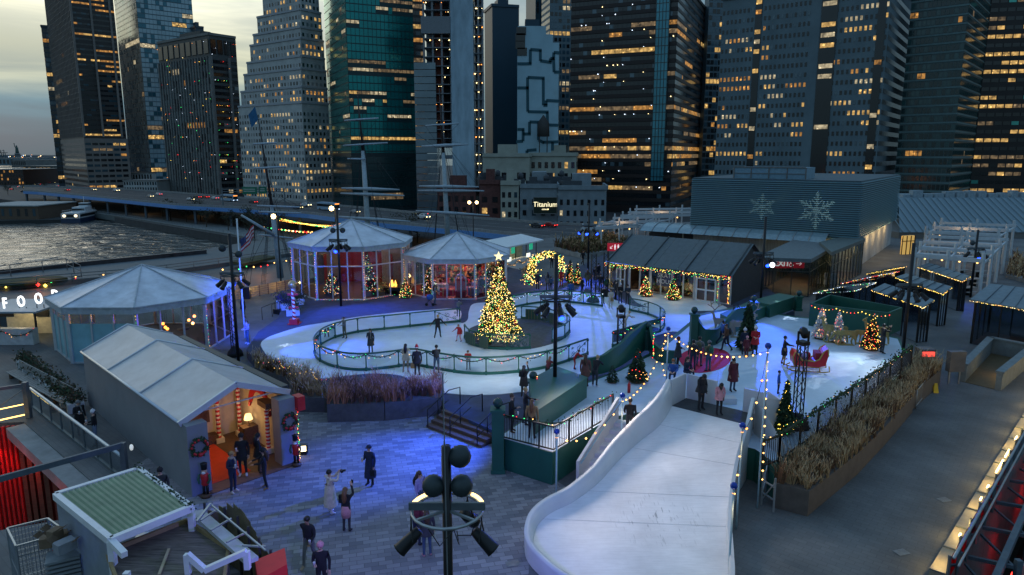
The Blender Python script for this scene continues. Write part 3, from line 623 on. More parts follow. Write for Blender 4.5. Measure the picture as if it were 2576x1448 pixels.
# elevated road
ZR = -9.0
near = [(60,482),(98,484),(267,500),(445,518),(601,526),(779,540),(957,562),(1100,575),(1202,584),(1320,597),(1480,612)]
farE = [(60,470),(100,471),(290,477),(445,487),(601,500),(779,514),(957,530),(1100,545),(1245,556),(1410,567),(1560,574)]
nr = [G(u,v,ZR) for u, v in near]; fr = [G(u,v,ZR) for u, v in farE]
b = B()
for k in range(len(nr)-1):
 a, c, d, e = nr[k], nr[k+1], fr[k+1], fr[k]
 b.add([(*a.xy,ZR),(*c.xy,ZR),(*d.xy,ZR),(*e.xy,ZR),(*a.xy,ZR-1.6),(*c.xy,ZR-1.6),(*d.xy,ZR-1.6),(*e.xy,ZR-1.6)], [(0,1,2,3),(7,6,5,4),(0,4,5,1),(3,2,6,7)])
st(b, 'elevated_road', asph)
mk = B()
for f in (.25,.5,.75):
 ln = [a.lerp(c, f) for a, c in zip(nr, fr)]; ln = resample(ln, 5)
 for a, c in list(zip(ln, ln[1:]))[::1 if f == .5 else 3]:
  n = (c-a).cross(Vector((0,0,1))).normalized()*.12; mk.poly([(a.x-n.x,a.y-n.y,ZR+.01),(c.x-n.x,c.y-n.y,ZR+.01),(c.x+n.x,c.y+n.y,ZR+.01),(a.x+n.x,a.y+n.y,ZR+.01)][::-1])
st(mk, 'road_markings', M('lane_paint', (.35,.35,.33), .7))
vi = thing('viaduct', 'steel viaduct carrying the waterfront road with a blue lit edge beam', 'viaduct', (nr[5].x, nr[5].y, -17))
b = B()
for k in range(len(nr)-1): b.bar(nr[k]+Vector((0,-.3,-.7)), nr[k+1]+Vector((0,-.3,-.7)), .5, 1.5)
b.build('edge_beam', M('blue_steel', (.1,.27,.6), .5), vi)  # blue LED line along the edge: its light is put into the beam colour
b = B()
for k in range(len(nr)-1):
 b.bar(nr[k]+Vector((0,0,.5)), nr[k+1]+Vector((0,0,.5)), .35, .9); b.bar(fr[k]+Vector((0,0,.5)), fr[k+1]+Vector((0,0,.5)), .35, .9)
b.build('parapet', m_conc, vi)
nn = resample(nr, 22); ff = resample(fr, 22)
for k in range(0, len(nn)):
 c = B(); p = nn[k]; q = ff[min(k, len(ff)-1)]
 c.bar((p.x,p.y+2,-17), (p.x,p.y+2,ZR-1.7), .9); c.build('column', M('blue_grey_steel', (.08,.11,.14), .6), vi)
# under-deck glow: lamps below the viaduct
for k, (u, v) in enumerate(((360,540),(500,545),(690,560),(860,590),(1080,610))):
 p = G(u, v, -17); point('under_deck_lamp', (p.x, p.y+4, -11.5), 260, (1,.55,.2), .3)
# cars
def make_car(name, body, label):
 r = thing(name, label, 'car', (0,0,0)); m = M('car_'+body, dict(white=(.6,.62,.65), dark=(.03,.035,.04), red=(.25,.02,.02), silver=(.3,.32,.34), yellow=(.6,.35,.03))[body], .3, .2, var=.03)
 b = B(); prof = [(-2.2,.35),(-2.25,.75),(-2.1,.95),(-1.3,1.02),(-.7,1.45),(.9,1.48),(1.6,1.0),(2.15,.85),(2.2,.35)]
 n = len(prof); vs = []
 for s_, f in ((-1,1),(1,1)):
  for x, z in prof: vs.append((x, s_*(.9 if z < 1.1 else .72), z))
 b.add(vs, [tuple(range(n)), tuple(range(2*n-1, n-1, -1))]+[(k, n+k, n+(k+1)%n, (k+1)%n) for k in range(n)]); b.build('body', m, r)
 b = B(); b.box((-.62,-.84,1.08), (.85,-.74,1.36)); b.box((-.62,.74,1.08), (.85,.84,1.36)); b.add([(-1.32,-.7,1.05),(-.74,-.66,1.42),(-.74,.66,1.42),(-1.32,.7,1.05)],[(0,1,2,3)]); b.add([(1.62,-.7,1.03),(.95,-.66,1.45),(.95,.66,1.45),(1.62,.7,1.03)],[(3,2,1,0)]); b.build('window', dk1, r)
 for x in (-1.35, 1.35):
  for y in (-.88, .88):
   w = B(); w.tube([(x,y-.1,.33),(x,y+.1,.33)], .33, 10); w.build('wheel', m_black, r)
 for y in (-.62, .62):
  l = B(); l.box((2.17,y-.2,.62), (2.27,y+.2,.8)); l.build('headlight', MC['bulb_cream'], r)
  l = B(); l.box((-2.3,y-.22,.68), (-2.2,y+.22,.86)); l.build('tail_light', MC['bulb_red'], r)
 return r
protos = {}
carlist = [(169,481,'dark',0,'dark car with red tail lights at the left end of the viaduct'),(235,480,'silver',1,'silver car on the viaduct below the brown tower'),(293,483,'white',2,'white van on the viaduct below the violet pavilion'),
 (378,497,'silver',1,'silver car with headlights below the low white building'),(400,492,'white',0,'white car in the far lane behind the silver one'),(479,505,'white',1,'white car with headlights below the boxy fin tower'),(498,499,'dark',0,'dark car braking, first of the row below the boxy fin tower'),
 (518,499,'red',0,'red car in the middle of the row below the boxy fin tower'),(541,502,'white',0,'white car with red tail lights, last of the row below the boxy fin tower'),(637,512,'dark',0,'dark car with red tail lights at the foot of the stepped tower'),
 (749,526,'dark',1,'dark car with headlights left of the bus'),(770,521,'white',2,'white van in the far lane behind the bus'),(893,537,'silver',1,'silver car ahead of the bus below the green tower'),(1066,552,'white',2,'white van near the third mast on the viaduct'),(1063,543,'dark',0,'dark car in the far lane above the white van'),
 (1352,573,'dark',0,'dark car with tail lights left in the pair below the billboard'),(1384,572,'red',0,'red car right in the pair below the billboard')]
for u, v, col, kd, lab in carlist:
 nm = 'van' if kd == 2 else 'car'
 key = (col, nm)
 p = G(u, v, ZR+.02)
 # road heading there
 j = min(range(len(nr)-1), key=lambda k: (nr[k]-p).length); hd = (nr[min(j+1,len(nr)-1)]-nr[max(j-1,0)]); a = math.atan2(hd.y, hd.x)+(PI if kd == 0 else 0)
 if key not in protos:
  protos[key] = make_car(nm, col, lab); o = protos[key]
  if nm == 'van': o.scale = (1.1,1.1,1.35)
 else: o = dup(protos[key], (0,0,0))
 o.location = p; o.rotation_euler = (0,0,a); o['label'] = lab; o['group'] = 'vehicles on the elevated road'; o['category'] = nm
def make_bus(lab, u, v):
 p = G(u, v, ZR+.02); r = thing('bus', lab, 'bus', p, 'vehicles on the elevated road', math.atan2((nr[6]-nr[4]).y, (nr[6]-nr[4]).x))
 b = B(); b.box((-6,-1.25,.4), (6,1.25,3.1)); b.box((-5,-1,3.1), (4,1,3.3)); o = b.build('body', M('bus_blue_white', (.25,.38,.5), .4), r, origin=r.location); o.location = (0,0,0); 
 for q in o.data.vertices: q.co += r.location
 def add(nm, bb, m):
  o = bb.build(nm, m, r, origin=(0,0,0)); o.location = (0,0,0)
 b = B(); b.box((-5.8,-1.3,1.6), (5.6,-1.26,2.6)); b.box((-5.8,1.26,1.6), (5.6,1.3,2.6)); add('window', b, dk1)
 b = B(); b.box((6.01,-1,2.65), (6.06,1,3)); add('destination_sign', b, em('bus_sign', (1,.3,.03), 2.2))
 b = B(); b.box((6.01,-1.1,1.2), (6.05,1.1,2.5)); add('windscreen', b, dk1)
 for x in (-4, 3.8):
  for y in (-1.2, 1.2): b = B(); b.tube([(x,y-.12,.48),(x,y+.12,.48)], .48, 10); add('wheel', b, m_black)
 for y in (-.9, .9): b = B(); b.box((6.02,y-.2,.7), (6.08,y+.2,.9)); add('headlight', b, MC['bulb_cool'])
make_bus('blue and white bus with orange sign below the stepped tower', 577, 507); make_bus('long blue and white bus with orange sign behind the big round tent', 826, 530)
# city traffic lamps at the far left ground
cg = protos[('dark','car')]; cw = protos[('white','car')]
for k, (u, v) in enumerate(((30,478),(52,472),(68,474),(88,480),(96,466),(118,474),(132,462),(108,458),(60,484),(146,470))):
 dup(cw if k % 2 else cg, G(u, v, -16.99), rnd.uniform(0,6), 'small car with lights on in the traffic left of the brown tower', 'cars in the street at the far left')
# green road sign gantry
p = G(690, 522, ZR); gt = thing('road_sign', 'green highway direction signs hung on a steel gantry over the road', 'road sign', p)
b = B(); x0, x1 = GX(560,500,p.y).x, GX(716,500,p.y).x; b.bar((x0,p.y,ZR), (x0,p.y,ZR+8), .4); b.bar((x1,p.y,ZR), (x1,p.y,ZR+8), .4); b.bar((x0,p.y,ZR+7.6), (x1,p.y,ZR+7.6), .3); b.bar((x0,p.y,ZR+6.6), (x1,p.y,ZR+6.6), .3); b.build('gantry', M('gantry_steel', (.12,.15,.17), .6), gt)
for u0, u1, v0, v1 in ((610,648,471,489),(651,672,470,488)):
 a, c = GX(u0,v0,p.y), GX(u1,v1,p.y); b = B(); b.box((a.x,p.y-.5,c.z), (c.x,p.y-.35,a.z)); o = b.build('sign_panel', M('sign_green', (.01,.16,.09), .5), gt)
 for q in (.7,.42): b = B(); b.box((a.x+.5,p.y-.53,c.z+(a.z-c.z)*q-.2), (c.x-.8,p.y-.51,c.z+(a.z-c.z)*q+.15)); b.build('lettering', M('sign_white', (.4,.45,.42), .6), o)
# waterfront esplanade strip and bulkhead
es = [(230,536),(305,547),(382,559),(593,593),(700,618)]; eb = [(260,527),(330,536),(400,543),(600,572),(700,590)]
b = B(); q0 = [G(u,v,-16.9) for u, v in es]; q1 = [G(u,v,-16.9) for u, v in eb]
b.poly(q0+q1[::-1]); st(b, 'esplanade', M('esplanade_paving', (.13,.16,.17), .8, scale=.3))
w = thing('sea_wall', 'long concrete sea wall with railing along the esplanade', 'sea wall', q0[2])
b = B()
for a, c in zip(q0, q0[1:]): b.bar(a+Vector((0,-.4,-.9)), c+Vector((0,-.4,-.9)), .8, 2.6)
b.build('wall', M('wet_concrete', (.1,.12,.12), .8), w)
b = B(); rs = resample(q0, 3)
for a, c in zip(rs, rs[1:]): b.bar(a+Vector((0,0,1.4)), c+Vector((0,0,1.4)), .08); b.bar(a+Vector((0,0,.4)), a+Vector((0,0,1.4)), .08)
b.build('railing', M('grey_rail', (.14,.17,.18), .6), w)
# trees
def make_tree(name, h, cr, leaf, n, seed, lab, leafsize=.35, bare=False, grp=None):
 rr = random.Random(seed); r = thing(name, lab, 'tree', (0,0,0), grp); b = B()
 b.tube([(0,0,0),(rr.uniform(-.2,.2),rr.uniform(-.2,.2),h*.4),(rr.uniform(-.3,.3),0,h*.75)], [h*.025,h*.018,h*.008], 6); tips = []
 for k in range(9):
  a = k*2.4+rr.random(); z = h*(.3+.05*k); e = Vector((math.cos(a)*cr*rr.uniform(.6,1), math.sin(a)*cr*rr.uniform(.6,1), z+h*rr.uniform(.15,.35)))
  m_ = Vector((e.x*.5, e.y*.5, z+(e.z-z)*.4)); b.tube([(0,0,z), m_, e], [h*.01,h*.007,h*.002], 4); tips += [m_, e]
  for q in range(4):
   f = m_.lerp(e, rr.random()); g = f+Vector((rr.uniform(-1,1), rr.uniform(-1,1), rr.uniform(.2,1)))*cr*.4; b.tube([f, g], [h*.004,h*.001], 3); tips.append(g)
 b.build('trunk', M('bark', (.05,.04,.03), .9), r); c = B()
 for k in range(n):
  t = rr.choice(tips); q = t+Vector((rr.gauss(0,1), rr.gauss(0,1), rr.gauss(0,.8)))*cr*.17; s_ = leafsize*rr.uniform(.6,1.3)
  u = Vector((rr.gauss(0,1), rr.gauss(0,1), rr.gauss(0,1))).normalized(); w_ = u.orthogonal().normalized(); x = u.cross(w_); c.m = rr.randrange(2)
  c.add([q-w_*s_, q+x*s_*.5, q+w_*s_, q-x*s_*.5], [(0,1,2,3)])
 if n: c.build('crown', leaf, r)
 return r
lf1 = [M('brown_leaves', (.05,.045,.025), .9), M('dark_leaves', (.025,.035,.02), .9)]
tp = [make_tree('bare_tree', 8, 3.2, lf1, 420, s_, 'dark half bare tree on the waterfront below the viaduct', .32, grp='trees along the waterfront') for s_ in (1,2,3)]
first = set()
spots = [(330,540),(365,548),(410,546),(430,556),(470,560),(505,556),(520,572),(548,566),(575,580),(600,577),(630,583),(640,602),(668,596),(150,492),(120,488),(180,498),(70,492),(20,490),(700,590),(1000,600),(1050,612),(1410,588)]
for k, (u, v) in enumerate(spots):
 t = tp[k % 3]; s_ = (.75+.5*rnd.random())
 if k % 3 not in first: first.add(k % 3); t.location = G(u, v, -16.9); t.scale = (s_,)*3
 else: dup(t, G(u, v, -16.9), rnd.random()*6, sc_=s_)
# pier shed and low pier at far left
sh = block('pier_shed', 'long pier shed with pale flat roof and ochre wall at left', -60, 98, 553, 520, -18.5, 30, M('ochre_brick', (.12,.085,.06), .9, var=.2), (8,1,[dk1,dk2],.35), roofc=M('pale_roof', (.3,.33,.33), .8))
b = B(); gpoly(b, [(-60,557),(160,553),(210,540),(150,532),(-60,535)], -18.5, -21); st(b, 'low_quay', M('dark_quay', (.03,.035,.035), .9))
b = B(); gpoly(b, [(120,537),(300,520),(300,516),(110,530)], -17.5, -19); st(b, 'gangway', M('pale_plank', (.16,.19,.2), .8))
for k, (u, v) in enumerate(((0,513),(40,509),(-20,509))): pass
# ferry
fp = G(205, 556, -20); fe = thing('ferry', 'white and navy catamaran ferry moored stern on at the quay with lit wreaths', 'ferry', fp, rz=R(100))
def loc(bb, nm, m, r): 
 o = bb.build(nm, m, r, origin=(0,0,0)); o.location = (0,0,0); return o
b = B(); hull = [(-12,-4.4),(9,-4.4),(13.5,-2),(14.5,0),(13.5,2),(9,4.4),(-12,4.4)]; b.prism(hull, -.3, 2.2); loc(b, 'hull', M('navy_hull', (.02,.04,.09), .4), fe)
b = B(); b.prism([(x*.96,y*.96) for x, y in hull], 2.2, 4.6); loc(b, 'main_deck', M('boat_white', (.5,.55,.58), .4), fe)
b = B(); b.box((-11,-4.25,2.8), (9,4.25,4.1)); b.box((-11.7,-3.6,2.7), (-11.5,3.6,4.2)); loc(b, 'window_band', dk1, fe)
b = B(); b.box((-11,-3.9,4.6), (8,3.9,4.9)); b.box((-2,-3,4.9), (6,3,7)); loc(b, 'upper_deck', M('boat_white'), fe)
b = B(); b.box((4,-2.2,7), (7.5,2.2,8.8)); loc(b, 'wheelhouse', M('boat_white'), fe)
b = B(); b.box((3.9,-2.25,7.7), (7.6,2.25,8.4)); b.box((-2.05,-2.7,5.3), (6.1,3.05,6.3)); loc(b, 'cabin_window', dk1, fe)
b = B(); b.tube([(5,0,8.8),(5,0,12)], .12, 6)
for y in (-3.7, 3.7):
 for x in range(-11, 8, 2): b.tube([(x,y,4.9),(x,y,5.9)], .05, 4)
 b.tube([(-11,y,5.9),(8,y,5.9)], .06, 4)
loc(b, 'railing', m_white, fe)
for y in (-2.6, 2.6):
 b = B(); b.ball((-12.1,y,3.5), .75, 10); loc(b, 'deck_lamp', em('deck_lamp', (1,.85,.6), 1.6), fe)
# lower pier promenade with benches and strings of lights
grd = M('wet_deck', (.055,.075,.09), .6, var=.15, scale=.4)
b = B(); gpoly(b, [(-80,694),(150,669),(300,655),(504,630),(640,606),(770,600),(790,700),(640,720),(560,760),(330,760),(-80,790)], -10, -20); st(b, 'lower_pier', grd)
b = B(); gpoly(b, [(-80,724),(100,712),(350,690),(520,668),(640,650),(780,630),(780,600),(640,612),(504,638),(300,660),(150,675),(-80,700)], -9.2, -10); st(b, 'pier_promenade', M('promenade_boards', (.085,.11,.125), .7, var=.12, stretch=(1,6,1)))
b = B(); gpoly(b, [(-40,705),(150,694),(170,699),(60,712),(-40,716)], -8.7, -9.2); st(b, 'lawn', M('dim_grass', (.04,.055,.025), .95, scale=2))
b = B(); gpoly(b, [(580,657),(660,642),(700,645),(610,664)], -8.7, -9.2); st(b, 'lawn', M('dim_grass'))
bn = B(); bn.obox((0,0,0), (3.2,1.1,.75)); bn.obox((0,0,.75), (3.3,1.2,.1)); bo = bn.build('bench', M('black_bench', (.02,.03,.04), .5), origin=(0,0,0))
tag(bo, 'dark block bench in the row along the lower pier promenade', 'bench', 'block benches on the lower pier')
path = [G(u,v,-9.2) for u, v in ((0,684+6),(100,680),(220,668),(350,655),(500,640))]
rs = resample(path, (sum((c-a).length for a, c in zip(path, path[1:])))/22); ang = math.atan2((path[-1]-path[0]).y, (path[-1]-path[0]).x)
for k, p in enumerate(rs):
 if k == 0: bo.location = p; bo.rotation_euler = (0,0,ang)
 else: dup(bo, p, ang)
def railing(name, label, pts, z, h, step, mat, r=.03, mid=2, cat='railing', parent=None, pick=None):
 ps = [G(u,v,z) for u, v in pts] if not isinstance(pts[0], Vector) else pts
 rt = thing(name, label, cat, ps[0]); rs = resample(ps, step); a_ = B(); b_ = B()
 for p in rs: b_.tube([p, p+Vector((0,0,h))], r*1.2, 5)
 for j in range(mid+1):
  zz = h*(1-j/(mid+1)); a_.tube([p+Vector((0,0,zz)) for p in rs], r if j else r*1.4, 5)
 a_.build('rail', mat, rt); b_.build('posts', mat, rt); return rt
railing('railing', 'pale railing round the lawn deck at the left water edge', [(-60,708),(0,700),(130,682),(165,677),(205,697)], -9.2, 2.2, 6, M('grey_rail'), .07, 1)
railing('railing', 'long dark railing on the near side of the lower promenade', [(0,727),(100,718),(350,697),(520,675),(640,657),(760,640)], -9.2, 1.6, 5, M('grey_rail'), .06, 2)
def string(name, label, pts, step, r, cols, sag=.4, cat='string lights', wire=True):
 ps = []
 for a, c in zip(pts, pts[1:]):
  a = Vector(a); c = Vector(c); n = max(2, int((c-a).length/step))
  for k in range(n): t = k/n; ps.append(a.lerp(c, t)-Vector((0,0,sag*4*t*(1-t))))
 ps.append(Vector(pts[-1])); rt = thing(name, label, cat, pts[0])
 b, ms = bulbs([p-Vector((0,0,r)) for p in ps], r, cols); b.build('bulb', ms, rt, kind='stuff')
 if wire: b = B(); b.tube(ps, r*.25, 3); b.build('wire', m_black, rt)
 return rt
string('string_lights', 'warm string lights along the lower pier stalls at far left', [G(u,v,-9) for u, v in ((-10,718),(60,710),(130,700),(190,695),(260,690))], 1.3, .2, ['warm','yellow'])
string('string_lights', 'red green and yellow festoon shapes below the warm string at far left', [G(u,v,-9) for u, v in ((95,712),(130,706),(190,700))], 1.6, .34, ['red','green','yellow'])
string('string_lights', 'multicoloured string lights on the lower pier behind the left flag pole', [G(u,v,-9) for u, v in ((560,677),(620,669),(690,660),(720,655),(745,648))], 1.5, .17, ['warm','green','red'])
string('string_lights', 'first string of yellow market lights between the masts', [G(u,v,-12) for u, v in ((705,549),(830,570))], 1.2, .3, ['yellow','green'])
string('string_lights', 'second string of orange market lights between the masts', [G(u,v,-12) for u, v in ((703,553),(835,567),(855,560))], 1.2, .28, ['yellow','orange'])
for k, (u, v) in enumerate(((665,570),(690,573))): string('string_lights', ['scattered coloured market lamps near the first mast', 'second row of scattered coloured market lamps near the first mast'][k], [G(u,v,-14), G(u+120,v+12,-14)], 2.1, .3, ['red','cream','green','warm'])
p = G(120, 705, -9.2)
for k, (u, v) in enumerate(((100,716),(600,684),(660,676))):
 p = G(u, v, -9.2); point('pier_stall_lamp', (p.x, p.y, -6.5), 380, (1,.35,.08), .3)
# market stalls of the lower pier
for k, (u, v, w_) in enumerate(()):
 p = G(u, v, -9.2); b = B(); b.obox(p, (w_,3,1.5), .15); b.obox(p+Vector((0,0,1.5)), (w_+1,3.6,.2), .15)
 tag(b.build('market_stall', [M('orange_timber', (.25,.09,.03), .8)]), ['dim orange timber stall under the warm strings, leftmost but one', 'dim orange timber stall under the coloured festoon', 'dim orange timber stall at the left picture edge'][k], 'stall')
# tall ship: masts, yards, rigging, hull
def px(u, v, Y): return GX(u, v, Y)
shp = thing('tall_ship', 'moored sailing ship with three pale masts, many yards and furled sails', 'sailing ship', (px(706,690,112).x+14, 125, -20))
m_mast = M('mast_white', (.34,.42,.46), .6); m_spar = M('spar_pale', (.36,.44,.5), .6, var=.1); m_top = M('mast_dark', (.035,.03,.03), .7); rigs = B()
masts = [(112, (650,300),(706,700),(684,520),[((637,363),(696,360)),((639,424),(720,420)),((647,518),(755,522)),((650,533),(757,537)),((653,591),(737,600))]),
 (122, (899,232),(931,660),(913,380),[((866,304),(952,298)),((863,367),(975,360)),((874,400),(920,401)),((859,474),(1005,478)),((857,487),(1017,493)),((853,546),(1032,558))]),
 (132, (1105,222),(1129,650),(1115,385),[((1070,317),(1155,311)),((1060,369),(1178,364)),((1054,469),(1204,471)),((1051,480),(1218,481)),((1046,531),(1231,543))])]
for Y, t, f, mid, yards in masts:
 a, m_, c = px(*t, Y), px(*mid, Y), px(*f, Y); b = B(); b.tube([c, m_], .55, 10, r1=.36); mo = b.build('lower_mast', m_mast, shp); b = B(); b.tube([m_, a], .26, 6, r1=.08); b.build('topmast', m_top, shp)
 for (p, q) in yards:
  P1, P2 = px(*p, Y-.6), px(*q, Y-.6); mdl = P1.lerp(P2, .5); b = B(); big = (P2-P1).length > 8
  b.tube([P1, mdl, P2], [.13,.34 if big else .17,.13], 6); y = b.build('yard', m_spar, shp)
  rigs.tube([P1, m_+(a-m_)*.2*rnd.random()], .025, 3); rigs.tube([P2, m_+(a-m_)*.2], .025, 3)
 for k in range(7):
  rigs.tube([a.lerp(c, .12+.1*k), Vector((c.x+(-1)**k*(4+k*1.1), Y-3+k, -12))], .03, 3)
 for k in (-1, 1):
  for j in range(4): rigs.tube([m_.lerp(c, -.15), Vector((c.x+k*3.6, Y-1.5+j*.9, -13))], .035, 3)
  for j in range(14): z = -12+j*1.1; w_ = 3.6*(1-(z+13)/(m_.z+16)); rigs.tube([(c.x+(m_.x-c.x)*j/22+k*w_, Y-1.5, z), (c.x+(m_.x-c.x)*j/22+k*w_*.95, Y+1.2, z)], .02, 3)
P0 = [px(*m[1], m[0]) for m in masts]; P1 = [px(*m[3], m[0]) for m in masts]
for a, c in ((P0[0],P1[1]),(P0[1],P1[2]),(P0[1],P1[0]),(P1[0],P1[1]),(P1[1],P1[2]),(P0[2],px(1180,600,138))): rigs.tube([a, c], .03, 3)
rigs.build('rigging', M('tarred_rope', (.03,.035,.04), .9), shp)
b = B(); b.tube([px(607,542,108), px(690,592,111)], .18, 6, r1=.32); b.build('bowsprit', m_mast, shp)
hx = [P1[0].x-6, P1[2].x+16]; b = B(); b.prism([(hx[0]-6,118),(hx[0]+4,112),(hx[1]-4,124),(hx[1]+3,132),(hx[1]-6,138),(hx[0]+2,122)], -20, -14); b.build('hull', M('ship_hull', (.03,.03,.035), .5), shp)
b = B(); f0 = px(633,322,111.5); fl = [f0, f0+Vector((-.4,0,2)), f0+Vector((.7,.1,3.3)), f0+Vector((1.1,.1,1.3))]; b.poly(fl); b.poly([p+Vector((0,.04,0)) for p in fl[::-1]]); b.build('flag', M('blue_flag', (.02,.12,.25), .8), shp)
# ======================= pier roof, rink, tents, big buildings on the pier =======================
pave = brickmat('stone_pavers', (.27,.27,.28), (.13,.135,.15), (.09,.09,.09), 1, .46, .23, R(-14), .008, big=.15)
pale = brickmat('dusty_concrete_paving', (.106,.117,.122), (.09,.101,.108), (.075,.083,.088), 1, .45, .225, R(40), .012, .75, big=.34)
navy = M('navy_carpet', (.035,.05,.095), .85, var=.18, scale=1.5, bump=.1)
def icemat(name='ice', c=(.66,.74,.80)):
 m = bpy.data.materials.new(name); m.use_nodes = True; t = m.node_tree; p = t.nodes['Principled BSDF']; tc = N(t, 'ShaderNodeTexCoord')
 a = N(t, 'ShaderNodeTexNoise'); a.inputs['Scale'].default_value = .5; a.inputs['Detail'].default_value = 8; a.inputs['Roughness'].default_value = .65; t.links.new(tc.outputs['Object'], a.inputs['Vector'])
 rp = ramp(t, [(.25, tuple(x*.78 for x in c)), (.75, tuple(min(1,x*1.14) for x in c))]); t.links.new(a.outputs[0], rp.inputs[0])
 mp = N(t, 'ShaderNodeMapping'); mp.inputs['Rotation'].default_value = (0,0,.5); mp.inputs['Scale'].default_value = (1,9,1); t.links.new(tc.outputs['Object'], mp.inputs[0])
 s = N(t, 'ShaderNodeTexNoise'); s.inputs['Scale'].default_value = 1.6; s.inputs['Detail'].default_value = 9; t.links.new(mp.outputs[0], s.inputs['Vector'])
 r2 = ramp(t, [(.35, (.93,.93,.93)), (.6, (1,1,1))]); t.links.new(s.outputs[0], r2.inputs[0])
 t.links.new(mixc(t, 1., rp.outputs[0], r2.outputs[0], 'MULTIPLY'), p.inputs['Base Color']); p.inputs['Roughness'].default_value = .5
 MC[name] = m; return m
ice = icemat(); slide_m = icemat('slide_panel', (.80,.80,.81))
slab = [G(-500,800),G(100,830),G(300,770),G(560,748),G(740,722),G(1010,690),G(1232,662),G(1250,640),G(1370,600),G(1540,588),Vector((30,135,0)),Vector((150,135,0)),Vector((150,40,0)),G(2640,1050),G(2400,1385),G(2290,1560),Vector((5,3,0)),Vector((-9,3,0)),G(-500,1500),G(-500,1330),G(0,1335),G(253,1290),G(253,1231),G(60,1062),G(-500,1085)]
b = B(); b.prism([(p.x,p.y) for p in slab], -4.5, 0); st(b, 'pier_roof_floor', pale)
b = B(); pv = [(250,1235),(420,1120),(560,1010),(740,960),(860,1010),(1110,1055),(1250,1120),(1440,1235),(1500,1290),(1330,1330),(1330,1448),(1400,1700),(300,1700),(250,1400)]
gpoly(b, pv, .004); st(b, 'paved_plaza', pave)
deck = [(620,880),(650,835),(700,800),(715,758),(745,735),(900,715),(1010,700),(1100,680),(1260,668),(1400,700),(1520,640),(1560,640),(1900,700),(2000,780),(1700,900),(1560,960),(1400,1010),(1260,1110),(1250,1088),(1120,1030),(1110,1000),(980,985),(840,1000),(740,950),(640,905)]
b = B(); gpoly(b, deck, .6, 0.008); st(b, 'rink_deck', navy)
outer = [(657,872),(668,853),(705,838),(760,822),(820,812),(900,798),(980,789),(1060,782),(1153,779),(1158,812),(1176,806),(1180,782),(1192,765),(1240,760),(1290,748),(1360,737),(1440,733),(1510,742),(1560,760),(1600,772),(1660,776),(1735,780),(1740,808),(1738,838),(1690,835),(1640,848),(1600,865),(1560,885),(1500,930),(1440,975),(1390,982),(1330,985),(1250,993),(1180,994),(1110,988),(1060,975),(1030,955),(1000,944),(940,940),(880,945),(830,952),(780,952),(735,942),(690,915)]
pts = spline([G(u,v,.61) for u, v in outer], 5, True); b = B(); b.prism([(p.x,p.y) for p in pts], .602, .625); st(b, 'ice_rink', ice)
isl = [(1169,852),(1172,838),(1185,826),(1215,815),(1260,806),(1310,802),(1380,806),(1425,818),(1432,838),(1415,855),(1380,868),(1335,878),(1280,880),(1232,879),(1195,870)]
pts = spline([G(u,v,.63) for u, v in isl], 4, True); b = B(); b.prism([(p.x,p.y) for p in pts], .6, .66); st(b, 'tree_island_floor', M('dark_island_boards', (.06,.065,.07), .8, var=.2))
b = B(); gpoly(b, [(1252,1100),(1390,1140),(1470,1090),(1545,1050),(1650,1030),(1690,1080),(1900,1130),(1950,1170),(2150,1028),(2295,922),(2262,850),(2040,800),(1990,795),(1860,770),(1760,790),(1650,880),(1560,930),(1480,960),(1340,1040)], 1.4, .01); st(b, 'upper_deck', m_dgreen)
b = B(); gpoly(b, [(1256,1100),(1390,1137),(1470,1090),(1545,1048),(1650,1030),(1690,1080),(1900,1130),(1948,1164),(2146,1024),(2287,922),(2258,853),(2040,803),(1990,798),(1860,775),(1765,795),(1660,884),(1560,934),(1480,964),(1345,1042)], 1.415, 1.404); st(b, 'white_skating_deck', icemat('upper_ice', (.52,.64,.77)))
cp = [G(1711+0,905,1.42),]; c0 = G(1770,905,1.42); b = B(); cpts = [(1708,905),(1725,885),(1765,876),(1815,880),(1838,897),(1830,918),(1790,935),(1740,936)]
pts = spline([G(u,v,1.42) for u, v in cpts], 5, True); b.prism([(p.x,p.y) for p in pts], 1.416, 1.44); tag(b.build('red_carpet', M('crimson_carpet', (.45,.01,.06), .9, var=.08, bump=.2)), 'round crimson carpet on the white upper deck', 'carpet')
b = B(); pts = spline([G(u,v,.62) for u, v in ((1583,735),(1600,728),(1700,742),(1790,760),(1830,800-24),(1800,782),(1700,782),(1640,775),(1600,760))], 4, True); b.prism([(p.x,p.y) for p in pts], .602, .63); st(b, 'white_apron', ice)
